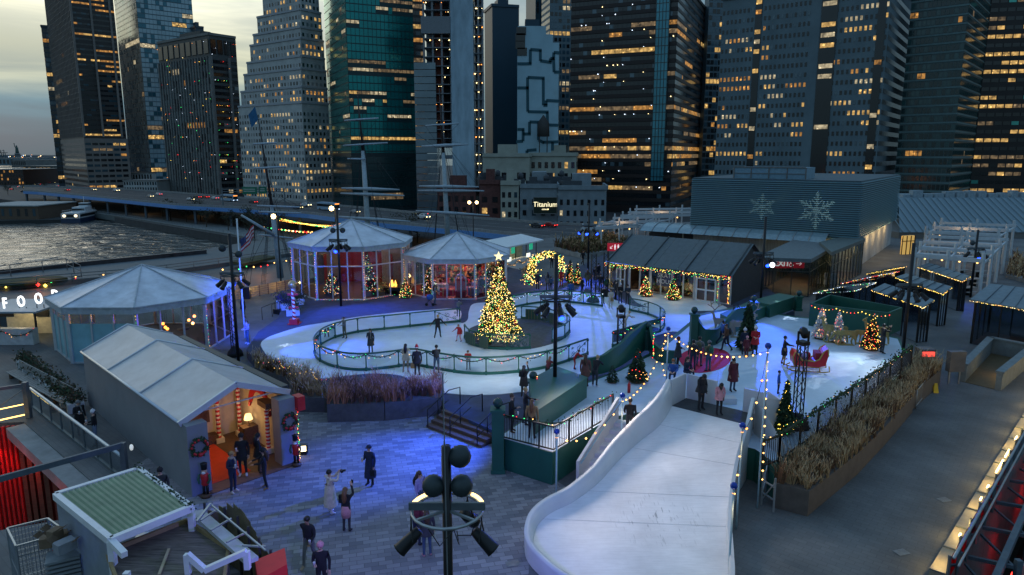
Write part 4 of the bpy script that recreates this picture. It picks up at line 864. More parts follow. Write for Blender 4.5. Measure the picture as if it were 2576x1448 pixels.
# --- fences of the track
def fence(name, label, path, z=.625, h=1.05, step=1.9, ornate=(), glass=True):
 ps = resample(spline([G(u,v,z) for u, v in path], 6), step); rt = thing(name, label, 'fence', ps[0]); up = Vector((0,0,1)); fine = resample(spline([G(u,v,z) for u, v in path], 6), .5)
 b = B(); b.tube([p+up*h for p in fine], .055, 6); b.build('top_rail', m_dgreen, rt)
 b = B()
 for a, c in zip(fine, fine[1:]): b.bar(a+up*.09, c+up*.09, .07, .16)
 b.build('base_rail', m_dgreen, rt)
 for p in ps: b = B(); b.bar(p, p+up*h, .07, .07); b.obox(p, (.13,.13,.22)); b.obox(p+up*(h-.14), (.12,.12,.1)); b.build('post', m_dgreen, rt)
 for k, (a, c) in enumerate(zip(ps, ps[1:])):
  d = (c-a); a1, c1 = a+d*.04, c-d*.04
  b = B()
  b.poly([a1+up*.17, c1+up*.17, c1+up*(h-.06), a1+up*(h-.06)]); b.build('glass_panel', m_glass, rt)
  if k in ornate or (k-len(ps)+1) in ornate:
   o = B()
   for q, (cx, cz, r0, s_) in enumerate(((.22,.35,.16,1),(.5,.62,.2,-1),(.78,.38,.17,1),(.5,.25,.1,-1),(.2,.72,.1,-1),(.82,.76,.1,1))):
    sp = []
    for i in range(16):
     t = i/15; rr_ = r0*(1-.8*t)*h; an = s_*t*8.5+q; sp.append(a+d*cx+d.normalized()*(math.cos(an)*rr_)+up*(cz*h+math.sin(an)*rr_))
    o.tube(sp, .018, 4)
   o.tube([a+d*.04+up*.15, a+d*.5+up*.5*h, a+d*.96+up*(h-.1)], .02, 4); o.build('scroll_work', m_dgreen, rt)
 return ps
gar = M('garland_needles', (.02,.05,.02), .9, var=.3, scale=8)
def garland(name, label, pts, z, sag=.28, r=.06, cols=('warm','red','green'), lights=True, step=None, den=5, br=.028):
 up = Vector((0,0,1)); out = []
 for a, c in zip(pts, pts[1:]):
  n = max(3, int((c-a).length/.25))
  for k in range(n): t = k/n; out.append(a.lerp(c, t)+up*(z-sag*4*t*(1-t)))
 out.append(pts[-1]+up*z); rt = thing(name, label, 'garland', out[0])
 b = B(); b.tube(out, r*.5, 5)
 for p in out:
  for _ in range(den): q = p+Vector((rnd.gauss(0,1),rnd.gauss(0,1),rnd.gauss(0,1)))*r*.9; b.octa(q, r*.45)
 b.build('greenery', gar, rt)
 if lights:
  bb, ms = bulbs([p+Vector((rnd.gauss(0,1),rnd.gauss(0,1),rnd.gauss(0,1)))*r for p in out], br, cols); bb.build('bulb', ms, rt, kind='stuff')
 return rt
f1 = fence('rink_fence', 'long green rink fence sweeping round the left lobe and along the front', [(1157,811),(1080,818),(989,828),(897,838),(830,856),(797,880),(795,902),(837,924),(907,934),(992,926),(1037,920),(1094,930),(1175,942),(1256,942),(1370,928),(1478,893)], ornate=(0,-1,))
f2 = fence('rink_fence', 'green rink fence along the back between the tall tree and the gate', [(1288,776),(1344,765),(1400,761),(1450,764),(1515,772)], ornate=(-1,-2))
f3 = fence('rink_fence', 'green rink fence looping round the right lobe below the skate house', [(1584,783),(1620,790),(1655,803),(1671,820),(1660,836),(1610,852),(1541,874)], ornate=(0,))
f4 = fence('island_fence', 'low green fence in front of the tall tree', [(1169,852),(1180,866),(1205,874),(1232,879),(1280,881),(1333,878)], h=1.0, ornate=(-1,), step=1.35)
f5 = fence('island_fence', 'curved green fence behind and right of the tree island', [(1312,803),(1350,805),(1386,812),(1425,824),(1432,840),(1412,856),(1389,862)], h=1.0, step=1.4)
garland('garland', 'swagged garland with coloured bulbs along the front rink fence', f1[12:-1], 1.02)
garland('garland', 'swagged garland with coloured bulbs round the left lobe of the fence', f1[5:13], 1.02)
garland('garland', 'swagged garland on the right lobe of the rink fence', f3[3:], 1.02)
garland('garland', 'plain garland with few bulbs on the back rink fence', f2, 1.02, cols=('cool','green'))
for (u0,v0,u1,v1), lab in (((1172,866,1195,874),'carved green panel with pale lettering rows left on the island fence'),((1206,877,1228,881),'green lettered panel in the middle of the island fence'),((1322,806,1360,808),'dark lettered panel behind the island'),((1364,810,1392,818),'dark brick patterned panel behind the island')):
 a, c = G(u0,v0,.66), G(u1,v1,.66); b = B(); off = Vector((0,-.07,0)); b.bar(a+off+Vector((0,0,.5)), c+off+Vector((0,0,.5)), .05, .78); o = tag(b.build('notice_board', brickmat('engraved_panel', (.01,.06,.045), (.012,.07,.05), (.10,.10,.06), 1, .16, .05, 0, .008) if 'engraved_panel' not in MC else MC['engraved_panel']), lab, 'sign')
# --- christmas trees
tr_g = [M('fir_needles', (.014,.04,.018), .9, var=.3, scale=3), M('fir_needles_light', (.03,.07,.03), .9, var=.3)]
tr_w = [M('frosted_needles', (.78,.78,.8), .9, var=.2), M('frosted_needles')]
def xmas(name, label, base, h, r, n, nl, cols, leaf=tr_g, br=.035, star=False, orn=0, lfs=.12, glow=0, stand=True, grp=None):
 rr = random.Random(int(abs(base[0])*100+h*7)); base = Vector(base); rt = thing(name, label, 'christmas tree', base, grp)
 b = B(); b.tube([base, base+Vector((0,0,h*.96))], [.03*h,.004*h], 6); b.build('trunk', M('bark'), rt)
 z0 = h*.07; b = B()
 def pt(t, f):  # t height, f radial
  tier = 1-.16*((t*9) % 1); a = rr.random()*2*PI; bump = 1+.14*math.sin(a*5+t*17)+.08*math.sin(a*11+t*31); rad = r*(1-t)**.92*tier*bump*f+.03
  return Vector((math.cos(a)*rad, math.sin(a)*rad, z0+(h-z0)*t)), a
 for k in range(n):
  t = 1-math.sqrt(rr.random()); p, a = pt(t, rr.uniform(.45,1.0)); p += base; s_ = lfs*h/4*rr.uniform(.6,1.4)*(1.15-.5*t)
  o_ = Vector((math.cos(a), math.sin(a), -.35+rr.gauss(0,.3))).normalized(); x = o_.cross(Vector((0,0,1))).normalized(); b.m = 0 if rr.random() < .65 else 1
  y = o_.cross(x)*rr.choice((-.4,.4)); b.add([p-o_*s_, p+x*s_*.45+y*s_, p+o_*s_*1.1, p-x*s_*.45-y*s_], [(0,1,2,3)])
 b.build('foliage', leaf, rt)
 if nl:
  b = B()
  for k in range(nl): t = 1-math.sqrt(rr.random()); p, a = pt(t, rr.uniform(.93,1.1)); b.m = rr.randrange(len(cols)); b.octa(p+base, br*rr.uniform(.7,1.3))
  b.build('bulb', [MC['bulb_'+c] for c in cols], rt, kind='stuff')
 if orn:
  b = B()
  for k in range(orn): t = 1-math.sqrt(rr.random()); p, a = pt(t, 1.0); b.ball(p+base, .09, 6)
  b.build('ornament', M('red_ornament', (.5,.01,.02), .3), rt, kind='stuff')
 if star:
  b = B(); c = base+Vector((0,0,h+.25)); q = []
  for k in range(10): a = PI/2+k*PI/5; rad = .34 if k % 2 == 0 else .14; q.append((c.x+math.cos(a)*rad, c.y, c.z+math.sin(a)*rad))
  b.add(q+[(c.x,c.y-.08,c.z),(c.x,c.y+.08,c.z)], [(k,(k+1)%10,10) for k in range(10)]+[((k+1)%10,k,11) for k in range(10)]); b.build('star', em('star_gold', (1,.8,.35), 1.6), rt)
 if stand: b = B(); b.lathe(base, [(r*.75,0),(r*.78,.04),(r*.5,h*.05),(r*.2,h*.06)], 12); b.build('skirt', M('burlap', (.14,.09,.05), .95), rt)
 if glow: point('tree_glow', base+Vector((0,-r*.9,h*.3)), glow, (1,.72,.32), .4); point('tree_glow', base+Vector((r*.9,0,h*.45)), glow*.7, (1,.72,.32), .4)  # points added beside the tree to give the light of its bulbs
 return rt
tb_ = G(1255,862,.66); ht = ZV(tb_.y, 655)-.66
xmas('christmas_tree', 'tall glowing tree with a gold star standing on the rink island', tb_, ht, 1.42, 7500, 3600, ['yellow','cream','yellow','yellow','warm','cream','green','cream'], star=True, orn=70, br=.021, glow=40, lfs=.13)
def xt(u, vb, z, vt, wpx, lab, nl=170, cols=('cream','yellow','red','green'), leaf=tr_g, n=1100, br=.022, glow=0):
 p = G(u, vb, z); h = ZV(p.y, vt)-z; r = wpx/2/F*p.length*.98
 return xmas('christmas_tree', lab, p, h, r, n, nl, list(cols), leaf, br=br, glow=glow, lfs=.17)
xt(1624,746,.62,690,32,'lit small tree with golden bulbs, left of the pair before the skate house', 230, glow=8); xt(1693,755,.62,697,36,'lit small tree with golden bulbs, right of the pair before the skate house', 240, glow=8)
xt(1021,750,.6,698,32,'small lit tree between the two back round tents', 190)
xt(1434,712,.6,652,22,'slim lit tree right of the glowing arch, left one', 170); xt(1452,716,.6,660,24,'slim lit tree right of the glowing arch, right one', 170)
xt(2063,852,1.42,772,36,'frosted grey tree behind the gold deer, left one', 80, ('warm','cream','red'), tr_w, br=.017); xt(2106,862,1.42,782,34,'frosted white tree behind the gold deer, middle one', 85, ('warm','cream','red'), tr_w, br=.017)
xt(2190,880,1.42,788,42,'green lit tree right of the gold deer', 240, ('yellow','warm','red'))
xt(1603,960,1.42,875,56,'plain dark fir with few bulbs by the curved green wall', 26, ('warm','red'), n=1700); xt(1540,962,1.42,918,34,'small dark unlit fir left of the larger one by the green wall', 0, n=800)
xt(1878,880,1.42,755,48,'tall dark unlit fir behind the white reindeer', 0, n=1500); xt(1972,1090,1.42,955,40,'dark fir with a lit base beside the lattice tower', 40, ('yellow',), n=1500)
# --- round tents
def rtent(name, label, cx, cy, R_, zf, ze, za, rot, over=.35, sill=None, open_=(), glassy=True, blue=0):
 n = 8; rt = thing(name, label, 'tent', (cx,cy,zf)); P_ = lambda r, k, z: Vector((cx+r*math.cos(rot+k*2*PI/n), cy+r*math.sin(rot+k*2*PI/n), z))
 b = B()
 for k in range(n):
  a, c = P_(R_+over,k,ze), P_(R_+over,k+1,ze); ap = Vector((cx,cy,za)); m = 6; rows = []
  for j in range(m+1):
   t = j/m; q0, q1 = a.lerp(ap, t), c.lerp(ap, t); row = []
   for i in range(5): s_ = i/4; p = q0.lerp(q1, s_); p.z -= .16*math.sin(PI*s_)*(1-t)*1.0+.05*math.sin(PI*t); row.append(p)
   rows.append(row)
  fl = [p for r_ in rows for p in r_]; b.add(fl, [(j*5+i, j*5+i+1, (j+1)*5+i+1, (j+1)*5+i) for j in range(m) for i in range(4)], True)
 b.build('roof', m_fab, rt); b = B()
 for k in range(n):
  a, c = P_(R_+over+.02,k,ze-.42), P_(R_+over+.02,k+1,ze-.42); b.add([a,c,c+Vector((0,0,.46)),a+Vector((0,0,.46))], [(0,1,2,3)]); b.bar(P_(R_+over+.05,k,ze+.0), P_(R_+over+.05,k+1,ze+.0), .07)
  b.tube([P_(R_+over,k,ze+.02), Vector((cx,cy,za+.03))], .05, 4)
 b.build('valance', M('tent_trim', (.36,.42,.47), .6), rt)
 fr = B(); 
 for k in range(n):
  a, c = P_(R_,k,zf), P_(R_,k+1,zf); up = Vector((0,0,ze-zf-.1)); fr.bar(a, a+up, .2); 
  for j in (1/3, 2/3): q = a.lerp(c, j); fr.bar(q, q+up, .1)
  fr.bar(a+up*.98, c+up*.98, .12, .25); fr.bar(a+Vector((0,0,.05)), c+Vector((0,0,.05)), .1)
  if sill: fr.bar(a+Vector((0,0,sill)), c+Vector((0,0,sill)), .1, .1)
 fr.build('frame', m_alu, rt)
 for k in range(n):
  if k in open_: continue
  a, c = P_(R_-.02,k,zf+.08), P_(R_-.02,k+1,zf+.08); b = B(); g = glassy if isinstance(glassy, bool) else (k in glassy); up = Vector((0,0,ze-zf-.3))
  if g: b.poly([a,c,c+up,a+up]); b.build('glass_wall', m_glass, rt)
  else:
   s1 = Vector((0,0,(ze-zf)*.68)); b.poly([a,c,c+s1,a+s1]); b.build('panel_wall', M('pale_blue_panel', (.22,.45,.52), .6, var=.1, scale=1), rt); b = B(); b.poly([a+s1,c+s1,c+up,a+up]); b.build('glass_wall', m_glass, rt)
 return rt, P_
eA = 3.72
tA, PA = rtent('round_tent', 'octagonal grey roofed tent with pale blue lower walls at the left', -26.0, 47.3, 5.6, 0, eA, ZV(47.3,667), -PI/2-PI/8, glassy=(1,2,3,4,5))
tB, PB = rtent('round_tent', 'tall octagonal glass tent behind the left of the rink, second from left', -15.0, 63.6, 5.4, .6, ZV(58.6,621), ZV(63.6,552), -PI/2-PI/8, sill=3.0)
tC, PC = rtent('round_tent', 'smaller octagonal glass tent with red interior beside the tall tree', -5.1, 63.4, 4.9, .6, ZV(58.9,652), ZV(63.4,585), -PI/2-PI/8)
def fairy(name, label, pts, step=.22, br=.022, cols=('warm','red','yellow','green'), jit=.03, cat='fairy lights'):
 ps = resample([Vector(p) for p in pts], step); bb, ms = bulbs(ps, br, cols, jit); rt = thing(name, label, cat, ps[0]); bb.build('bulb', ms, rt, kind='stuff'); b = B(); b.tube(ps, .008, 3); b.build('wire', m_black, rt); return rt
for q, (Pf, R_, ze, zf, ks, nm) in enumerate(((PB,5.55,ZV(58.6,621)-.5,.6,(7,0,1,2),'tall round tent'),(PC,5.05,ZV(58.9,652)-.5,.6,(0,1),'small round tent'),(PA,5.75,eA-.4,0,(1,2,3),'left round tent'))):
 for i, k in enumerate(ks): fairy('fairy_lights', 'string of coloured fairy lights down post %s of the %s' % (['one','two','three','four'][i]+' from the left', nm), [Pf(R_,k,ze), Pf(R_,k,zf+.1)])
fairy('fairy_lights', 'fairy lights along the floor edge of the tall round tent', [PB(5.7,0,.68), PB(5.7,1,.68), PB(5.7,2,.68)], .25)
# interiors
dwood = M('warm_timber_floor', (.16,.09,.05), .7)
def disc(cx, cy, r, z, m, nm, lab, n=8):
 b = B(); b.prism([(cx+r*math.cos(-PI/2-PI/8+k*PI/4), cy+r*math.sin(-PI/2-PI/8+k*PI/4)) for k in range(8)], z, z+.02); o = b.build(nm, m); o['kind'] = 'structure'; return o
disc(-15,63.6,5.3,.603,dwood,'tent_floor',''); disc(-5.1,63.4,4.8,.603,M('red_floor', (.2,.02,.02), .7),'tent_floor',''); disc(-26.0,47.3,5.5,.003,M('dark_floor', (.06,.05,.05), .7),'tent_floor','')
rt = thing('backdrop_screen', 'curved dark red screen standing inside the tall round tent', 'screen', (-15,66,.62)); b = B()
arc = [(-15+3.6*math.cos(a), 64.6+3.0*math.sin(a)) for a in [PI*(.12+.76*k/14) for k in range(15)]]
for a, c in zip(arc, arc[1:]): b.add([(a[0],a[1],.63),(c[0],c[1],.63),(c[0],c[1],3.6),(a[0],a[1],3.6),(a[0]*1,a[1]+.12,.63),(c[0],c[1]+.12,.63),(c[0],c[1]+.12,3.6),(a[0],a[1]+.12,3.6)], [(1,0,3,2),(4,5,6,7),(3,7,6,2)])
b.build('panel', M('maroon_panel', (.2,.015,.02), .8), rt); b = B()
for k in (2,7,12): b.bar((arc[k][0],arc[k][1]+.15,.62), (arc[k][0],arc[k][1]+.15,3.6), .1)
b.build('frame', m_black, rt)
b = B(); b.obox((-18.2,66.2,.62), (2.6,.3,4)); b.obox((-11.6,66.4,.62), (2.4,.3,3.8)); tag(b.build('partition', M('grey_partition', (.2,.2,.2), .8)), 'grey partitions at the back of the tall round tent', 'partition')
for k, (x, y, hh, lab) in enumerate(((-16.3,60.6,2.4,'red lit tree inside the tall round tent, left one'),(-12.8,60.9,3.0,'red lit tree inside the tall round tent, right one'),(-13.8,64.4,3.4,'tall slim lit tree at the centre of the tall round tent'),(-7.6,61.8,2.6,'lit tree behind the glass left in the small round tent'),(-2.2,61.9,2.9,'lit bare branched tree right in the small round tent'))):
 xmas('christmas_tree', lab, (x,y,.62), hh, .75 if k != 2 else .5, 700, 200, ['red','warm','cream','cool','green'], br=.024, lfs=.2)
rt = thing('fireplace', 'small glowing fire bowl on a low plinth in the tall round tent', 'fireplace', (-10.9,61.2,.62)); b = B(); b.obox((-10.9,61.2,.62), (1.5,1.1,.7)); b.build('plinth', m_black, rt)
b = B()
for k in range(7): b.lathe((-10.9+rnd.uniform(-.3,.3),61.2,1.32), [(.1,0),(.13,.15),(.02,.45+.2*rnd.random())], 5)
b.build('flame', em('flame', (1,.4,.06), 4), rt)
for k in range(3):
 b = B(); x = -13.0+k*1.1; b.obox((x,60.4+.3*k,.62), (.8,.7,.42)); b.obox((x,60.7+.3*k,1.04), (.8,.16,.4)); tag(b.build('armchair', M('beige_fabric', (.25,.2,.14), .9)), ['beige armchair left by the fire bowl','beige armchair in the middle by the fire bowl','beige armchair right by the fire bowl'][k], 'armchair')
# throne, gifts, shop wall in tent C
rt = thing('throne', 'red high backed throne with white trim behind the glass of the small tent', 'throne', (-4.6,60.0,.62)); b = B(); b.obox((-4.6,60.0,.62), (.9,.8,.55)); b.build('seat', m_red, rt); b = B(); b.obox((-4.6,60.35,1.1), (.8,.12,1.15)); b.build('backrest', m_red, rt)
b = B(); b.tube([(-5.05,60.3,.62),(-5.05,60.3,2.2),(-4.85,60.3,2.5),(-4.6,60.3,2.65),(-4.35,60.3,2.5),(-4.15,60.3,2.2),(-4.15,60.3,.62)], .07, 6); b.build('frame', m_white, rt)
rt = thing('shop_shelves', 'crowded glowing shelves of toys along the back of the small round tent', 'shelves', (-4.6,65.5,.62)); b = B()
b.obox((-4.6,65.6,.62), (6.4,.1,3.0))
for k in range(5): b.obox((-4.6,65.3,.9+k*.6), (6.2,.6,.05))
b.build('rack', M('red_brown_shelf', (.22,.06,.03), .8), rt)
b = B()
for k in range(240): b.m = rnd.randrange(4); b.obox((-4.6+rnd.uniform(-3,3),65.15,.95+rnd.randrange(5)*.6), (rnd.uniform(.1,.3),.2,rnd.uniform(.15,.5)))
b.build('toy', [M('toy_red', (.4,.03,.03), .6), M('toy_cream', (.5,.42,.25), .6), M('toy_green', (.03,.12,.05), .6), M('toy_gold', (.4,.22,.05), .5)], rt, kind='stuff')
gf = ['red','white','red','grey','red','white']
for k, (x, y, s_) in enumerate(((-6.2,60.5,.8),(-6.3,61.2,1.1),(-5.5,60.9,.6),(-3.5,60.6,.9),(-2.9,61.0,.7),(-3.2,61.7,1.2))):
 b = B(); b.m = 0; b.obox((x,y,.62), (s_*.8,s_*.8,s_*.85), .3*k); b.m = 1; b.obox((x,y,.62+.001), (s_*.82,.1,s_*.87), .3*k); b.obox((x,y,.621), (.1,s_*.82,s_*.87), .3*k)
 tag(b.build('gift_box', [m_red if gf[k] == 'red' else M('gift_'+gf[k], (.5,.5,.52) if gf[k] == 'white' else (.2,.25,.35), .6), M('ribbon_gold', (.5,.35,.1), .4)]), 'wrapped %s gift box %s the throne' % (gf[k], ['first left of','stacked behind left of','low and close left of','first right of','second right of','tall one behind right of'][k]), 'gift box')
point('tent_lamp', (-15,63.5,4.6), 170, (1,.5,.3), .3); point('tent_lamp', (-11,61.6,2.0), 80, (1,.55,.2), .2); point('tent_lamp', (-5.1,63,3.4), 380, (1,.42,.16), .3); point('tent_lamp', (-5.1,61,3.2), 90, (.5,.25,1), .2)
# tent A interior: hanging lamps
for k, (u, v, c) in enumerate(((410,815,'orange'),(416,824,'orange'),(421,828,'orange'),(475,806,'orange'),(485,814,'warm'),(491,762,'orange'),(489,796,'orange'))):
 p = GX(u, v, 46.3); rt = thing('pendant_lamp', 'small glowing %s pendant lamp in the left tent, number %s from the left' % (c, ['one','two','three','four','five','seven','six'][k]), 'lamp', p); b = B(); b.ball(p, .11, 8); b.build('bulb', MC['bulb_'+c], rt); b = B(); b.tube([p+Vector((0,0,.1)), (p.x,p.y,3.6)], .012, 3); b.build('cord', m_black, rt)
point('tent_lamp', (-24.6,45.4,2.6), 110, (1,.45,.12), .2); point('tent_lamp', (-22.2,45.8,2.0), 90, (.15,.08,1), .2); point('tent_lamp', (-27,48,2.8), 60, (1,.5,.2), .2)
for k, (x, y) in enumerate(((-24.5,45.2),(-23.2,46.8),(-25.8,46.6))):
 b = B(); b.lathe((x,y,0), [(.35,0),(.05,.05),(.05,1.0),(.4,1.04),(.4,1.08)], 10); tag(b.build('bar_table', m_black), 'dark round bar table inside the left tent, %s one' % ['front','right','left'][k], 'table')
# --- skate house
def skate_house():
 zf = .6; FL, FR = G(1532,726,zf), G(1836,768,zf); d = (FR-FL).normalized(); n = Vector((-d.y, d.x, 0)); L = (FR-FL).length; D = 8.5; he = ZV(FR.y, 692)-zf; hr = 4.9
 rt = thing('skate_house', 'long low tent building with grey roof, glass front and lit eaves', 'building', FL); up = Vector((0,0,1))
 o = lambda s_, t, z: FL+d*s_+n*t+up*z
 b = B(); 
 for s_ in range(0, 5):
  x0, x1 = L*s_/5, L*(s_+1)/5-.02; b.add([o(x0-.3*(s_==0),-.6,he-.05), o(x1+.3*(s_==4),-.6,he-.05), o(x1+.3*(s_==4),D/2,hr-zf+.5), o(x0,D/2,hr-zf+.5), o(x1+.3*(s_==4),D,he), o(x0,D,he)], [(0,1,2,3),(3,2,4,5)])
 b.build('roof', M('grey_membrane', (.085,.11,.12), .6, var=.1, bump=.2), rt); b = B()
 for s_ in (0,L/3,2*L/3,L): b.tube([o(s_,-.6,he), o(s_,D/2,hr-zf+.56)], .06, 5)
 b.tube([o(-.2,-.62,he-.05), o(L+.2,-.62,he-.05)], .09, 6); b.tube([o(L,-.6,he), o(L,D/2,hr-zf+.5)], .1, 5); b.build('roof_rail', M('dark_trim', (.03,.04,.045), .5), rt)
 b = B(); b.add([o(L,0,0), o(L,D,0), o(L,D,he), o(L,D/2,hr-zf+.4), o(L,0,he)], [(0,1,2,3,4)]); b.add([o(0,0,0), o(0,D,0), o(0,D,he), o(0,D/2,hr-zf+.4), o(0,0,he)], [(4,3,2,1,0)]); b.poly([o(0,D,0),o(L,D,0),o(L,D,he),o(0,D,he)]); b.build('side_wall', M('dark_side_wall', (.04,.04,.045), .7), rt)
 b = B(); K = 11
 for k in range(K+1): b.bar(o(L*k/K,0,0), o(L*k/K,0,he), .12 if k % 2 else .2)
 b.bar(o(0,0,he-.1), o(L,0,he-.1), .15, .3); b.bar(o(0,0,.06), o(L,0,.06), .1); b.build('frame', m_alu, rt)
 for k in range(K):
  b = B(); 
  if k not in (2,): b.poly([o(L*(k+.05)/K,.02,.1), o(L*(k+.95)/K,.02,.1), o(L*(k+.95)/K,.02,he-.25), o(L*(k+.05)/K,.02,he-.25)]); b.build('glass_panel', m_glass, rt)
 for k0, k1 in ((.8,1.6),(8.2,9.8)):
  a, c = L*k0/K, L*k1/K; b = B(); hd = he*.78
  for x in (a, (a+c)/2, c): b.bar(o(x,-.12,0), o(x,-.12,hd), .13)
  for z in (.08, hd*.52, hd): b.bar(o(a,-.12,z), o(c,-.12,z), .11)
  b.build('door', m_white, rt)
 b = B(); b.poly([o(L*4.6/K,-.04,.9), o(L*6.3/K,-.04,.9), o(L*6.3/K,-.04,he-.3), o(L*4.6/K,-.04,he-.3)]); b.poly([o(L*4.6/K,-.03,he-.3), o(L*6.3/K,-.03,he-.3), o(L*6.3/K,-.03,.9), o(L*4.6/K,-.03,.9)]); b.build('window_banner', M('navy_banner', (.03,.05,.12), .6), rt)
 ang = math.atan2(d.y, d.x)
 for i, s_ in enumerate(('SKATE','HOUSE')): text(s_, .55, M('letter_grey', (.55,.6,.65), .6), o(L*5.45/K,-.07,he-.75-.55*i), (R(90),0,ang), parent=rt)
 b = B(); b.poly([o(0,0,.02),o(L,0,.02),o(L,D,.02),o(0,D,.02)]); b.build('floor', M('dark_floor'), rt)
 fairy('fairy_lights', 'dense golden garland lights along the skate house eave', [o(-.2,-.7,he-.12), o(L+.2,-.7,he-.12)], .085, .03, ('yellow','cream','red','green','yellow','yellow'), .08)
 fairy('fairy_lights', 'second layer of golden bulbs just under the skate house eave', [o(-.2,-.68,he-.3), o(L+.2,-.68,he-.3)], .14, .028, ('yellow','cream','red','green'), .1)
 for nm, x in (('right',L-.1),('left',.1)): fairy('fairy_lights', 'thick golden garland lights down the %s corner of the skate house' % nm, [o(x,-.25,he-.2), o(x,-.25,.1)], .08, .03, ('yellow','cream','red','yellow'), .08)
 for k in (1.2, 10): fairy('fairy_lights', 'thin coloured lights on the skate house post %s' % {1.2:'by the open door',10:'beside the white double door'}[k], [o(L*k/K,-.15,he-.3), o(L*k/K,-.15,.1)], .14, .03)
 point('house_lamp', o(L*.2,3,he-.6), 50, (1,.6,.3), .3); point('house_lamp', o(L*.75,3,he-.6), 40, (1,.5,.25), .3)
 for k, s_ in enumerate((.35,.62,.9)):
  b = B(); b.obox(o(L*s_,4,.03), (1.8,.7,.9), ang); tag(b.build('counter', M('warm_timber_floor')), 'wooden counter inside the skate house, %s' % ['left','middle','right'][k], 'counter')
 return o, d, n, L, D, he
skate_house()
# --- louvred building with snowflakes
def mall():
 zt = 10.3; C = corner(2173, 76); th = R(36); dL, dR = dirs(th); wL = abs(hit(C, dL, 1745)); wR = abs(hit(C, dR, 2268)); rt = thing('louvred_building', 'big dark ribbed metal box with projected snowflakes on the pier', 'building', (C.x,C.y,0))
 b = B(); P = [C, C+dL*wL, C+dL*wL+dR*wR, C+dR*wR]; b.prism([(p.x,p.y) for p in P], 3.7, zt); b.build('wall', M('ribbed_metal', (.06,.1,.12), .5, .3, var=.05, scale=.5), rt)
 b = B(); n = 27
 for k in range(n):
  z = 3.8+(zt-3.8)*k/n
  b.bar((P[1]-dR*.12)+Vector((0,0,z)), (P[0]-dR*.12-dL*.2)+Vector((0,0,z)), .2, .11); b.bar((P[0]-dL*.12)+Vector((0,0,z)), (P[3]-dL*.12)+Vector((0,0,z)), .2, .11)
 b.build('louvre', M('louvre_metal', (.16,.31,.37), .45, .4, var=.05), rt)
 i_ = .3; Q = [C+dL*i_+dR*i_, C+dL*(wL-i_)+dR*i_, C+dL*(wL-i_)+dR*(wR-i_), C+dR*(wR-i_)+dL*i_]; b = B(); b.prism([(p.x,p.y) for p in Q], .01, 3.7); b.build('ground_floor_wall', brickmat('white_block', (.5,.5,.48), (.44,.44,.43), (.25,.25,.25), 1, .9, .22, 0, .01), rt)
 c2 = C+dL*6.3+dR*2; b = B(); b.prism([(p.x,p.y) for p in (c2, c2+dL*8.5, c2+dL*8.5+dR*4.5, c2+dR*4.5)], zt, zt+1.35); b.build('penthouse', M('blue_grey_panel', (.16,.28,.36), .5, var=.1), rt)
 b = B()
 for k in range(5): p = c2-dR*.03+dL*8.5*k/4; b.bar(p+Vector((0,0,zt)), p+Vector((0,0,zt+1.35)), .12)
 b.bar(c2-dR*.03+Vector((0,0,zt+1.35)), c2+dL*8.5-dR*.03+Vector((0,0,zt+1.35)), .12); b.bar(c2-dR*.03+Vector((0,0,zt+.6)), c2+dL*8.5-dR*.03+Vector((0,0,zt+.6)), .08); b.build('penthouse_frame', dkst, rt)
 b = B(); p = C+dR*1.5-dL*.1; b.prism([((p+dR*0).x,(p).y),((p+dR*1.2).x,(p+dR*1.2).y),((p+dR*1.2+dL*.3).x,(p+dR*1.2+dL*.3).y),((p+dL*.3).x,(p+dL*.3).y)], .01, 2.2); b.build('door', M('grey_door', (.25,.25,.24), .6), rt)
 # real snowflake projectors on the skate house mast lighting the wall
 for (u, v, sz, pw) in ((2065,530,9,7500),(1925,520,6.3,10000),(1975,500,3,1500),(1840,490,4,1500)):
  s_ = hit(C, dL, u); t = C+dL*s_; t.z = ZV(t.y, v); src = Vector((21, 52, 6.5)); spot('snowflake_projector', src, t, pw, (.85,.9,.8), sz, 0, .01, gobo=True)
 for y in (.3,.45,.6,.75):
  q = C+dR*(wR*y)-dL*.6; point('wall_washer', (q.x,q.y,3.2), 90, (1,.68,.3), .1)
 return C, dL, dR, wL, wR
mC, mdL, mdR, mwL, mwR = mall()
# canopy and glass lobby
def canopy():
 A, Bp = G(1610,580,3.4), G(2075,612,3.4); d = (Bp-A).normalized(); n = Vector((-d.y,d.x,0)); L = (Bp-A).length; rt = thing('glass_canopy', 'long curved pale glass canopy in front of the ribbed building', 'canopy', A)
 b = B(); K = 13
 for k in range(K):
  prof = [(-.2,0),(.6,.55),(1.6,.85),(2.6,.95)]
  for (y0,z0),(y1,z1) in zip(prof, prof[1:]): b.add([A+d*(L*(k+.02)/K)+n*y0+Vector((0,0,z0)), A+d*(L*(k+.98)/K)+n*y0+Vector((0,0,z0)), A+d*(L*(k+.98)/K)+n*y1+Vector((0,0,z1)), A+d*(L*(k+.02)/K)+n*y1+Vector((0,0,z1))], [(0,1,2,3)])
 b.build('glass_roof', M('frosted_canopy_glass', (.26,.36,.4), .25, .2, var=.1), rt); b = B()
 for k in range(K+1): b.tube([A+d*(L*k/K)+n*y+Vector((0,0,z+.03)) for y, z in ((-.25,0),(.6,.56),(1.6,.86),(2.7,.96))], .05, 5)
 for k in range(0, K+1, 3): p = A+d*(L*k/K)+n*1.8; b.bar((p.x,p.y,.01), (p.x,p.y,4.2), .16)
 b.build('frame', M('canopy_steel', (.3,.33,.35), .5, .4), rt)
 b = B(); q = [A+n*2.9, Bp+n*2.9, Bp+n*6, A+n*6]; b.prism([(p.x,p.y) for p in q], .01, 3.9); tag(b.build('service_block', M('dark_side_wall')), 'dark flat service block right behind the glass canopy', 'building')
canopy()
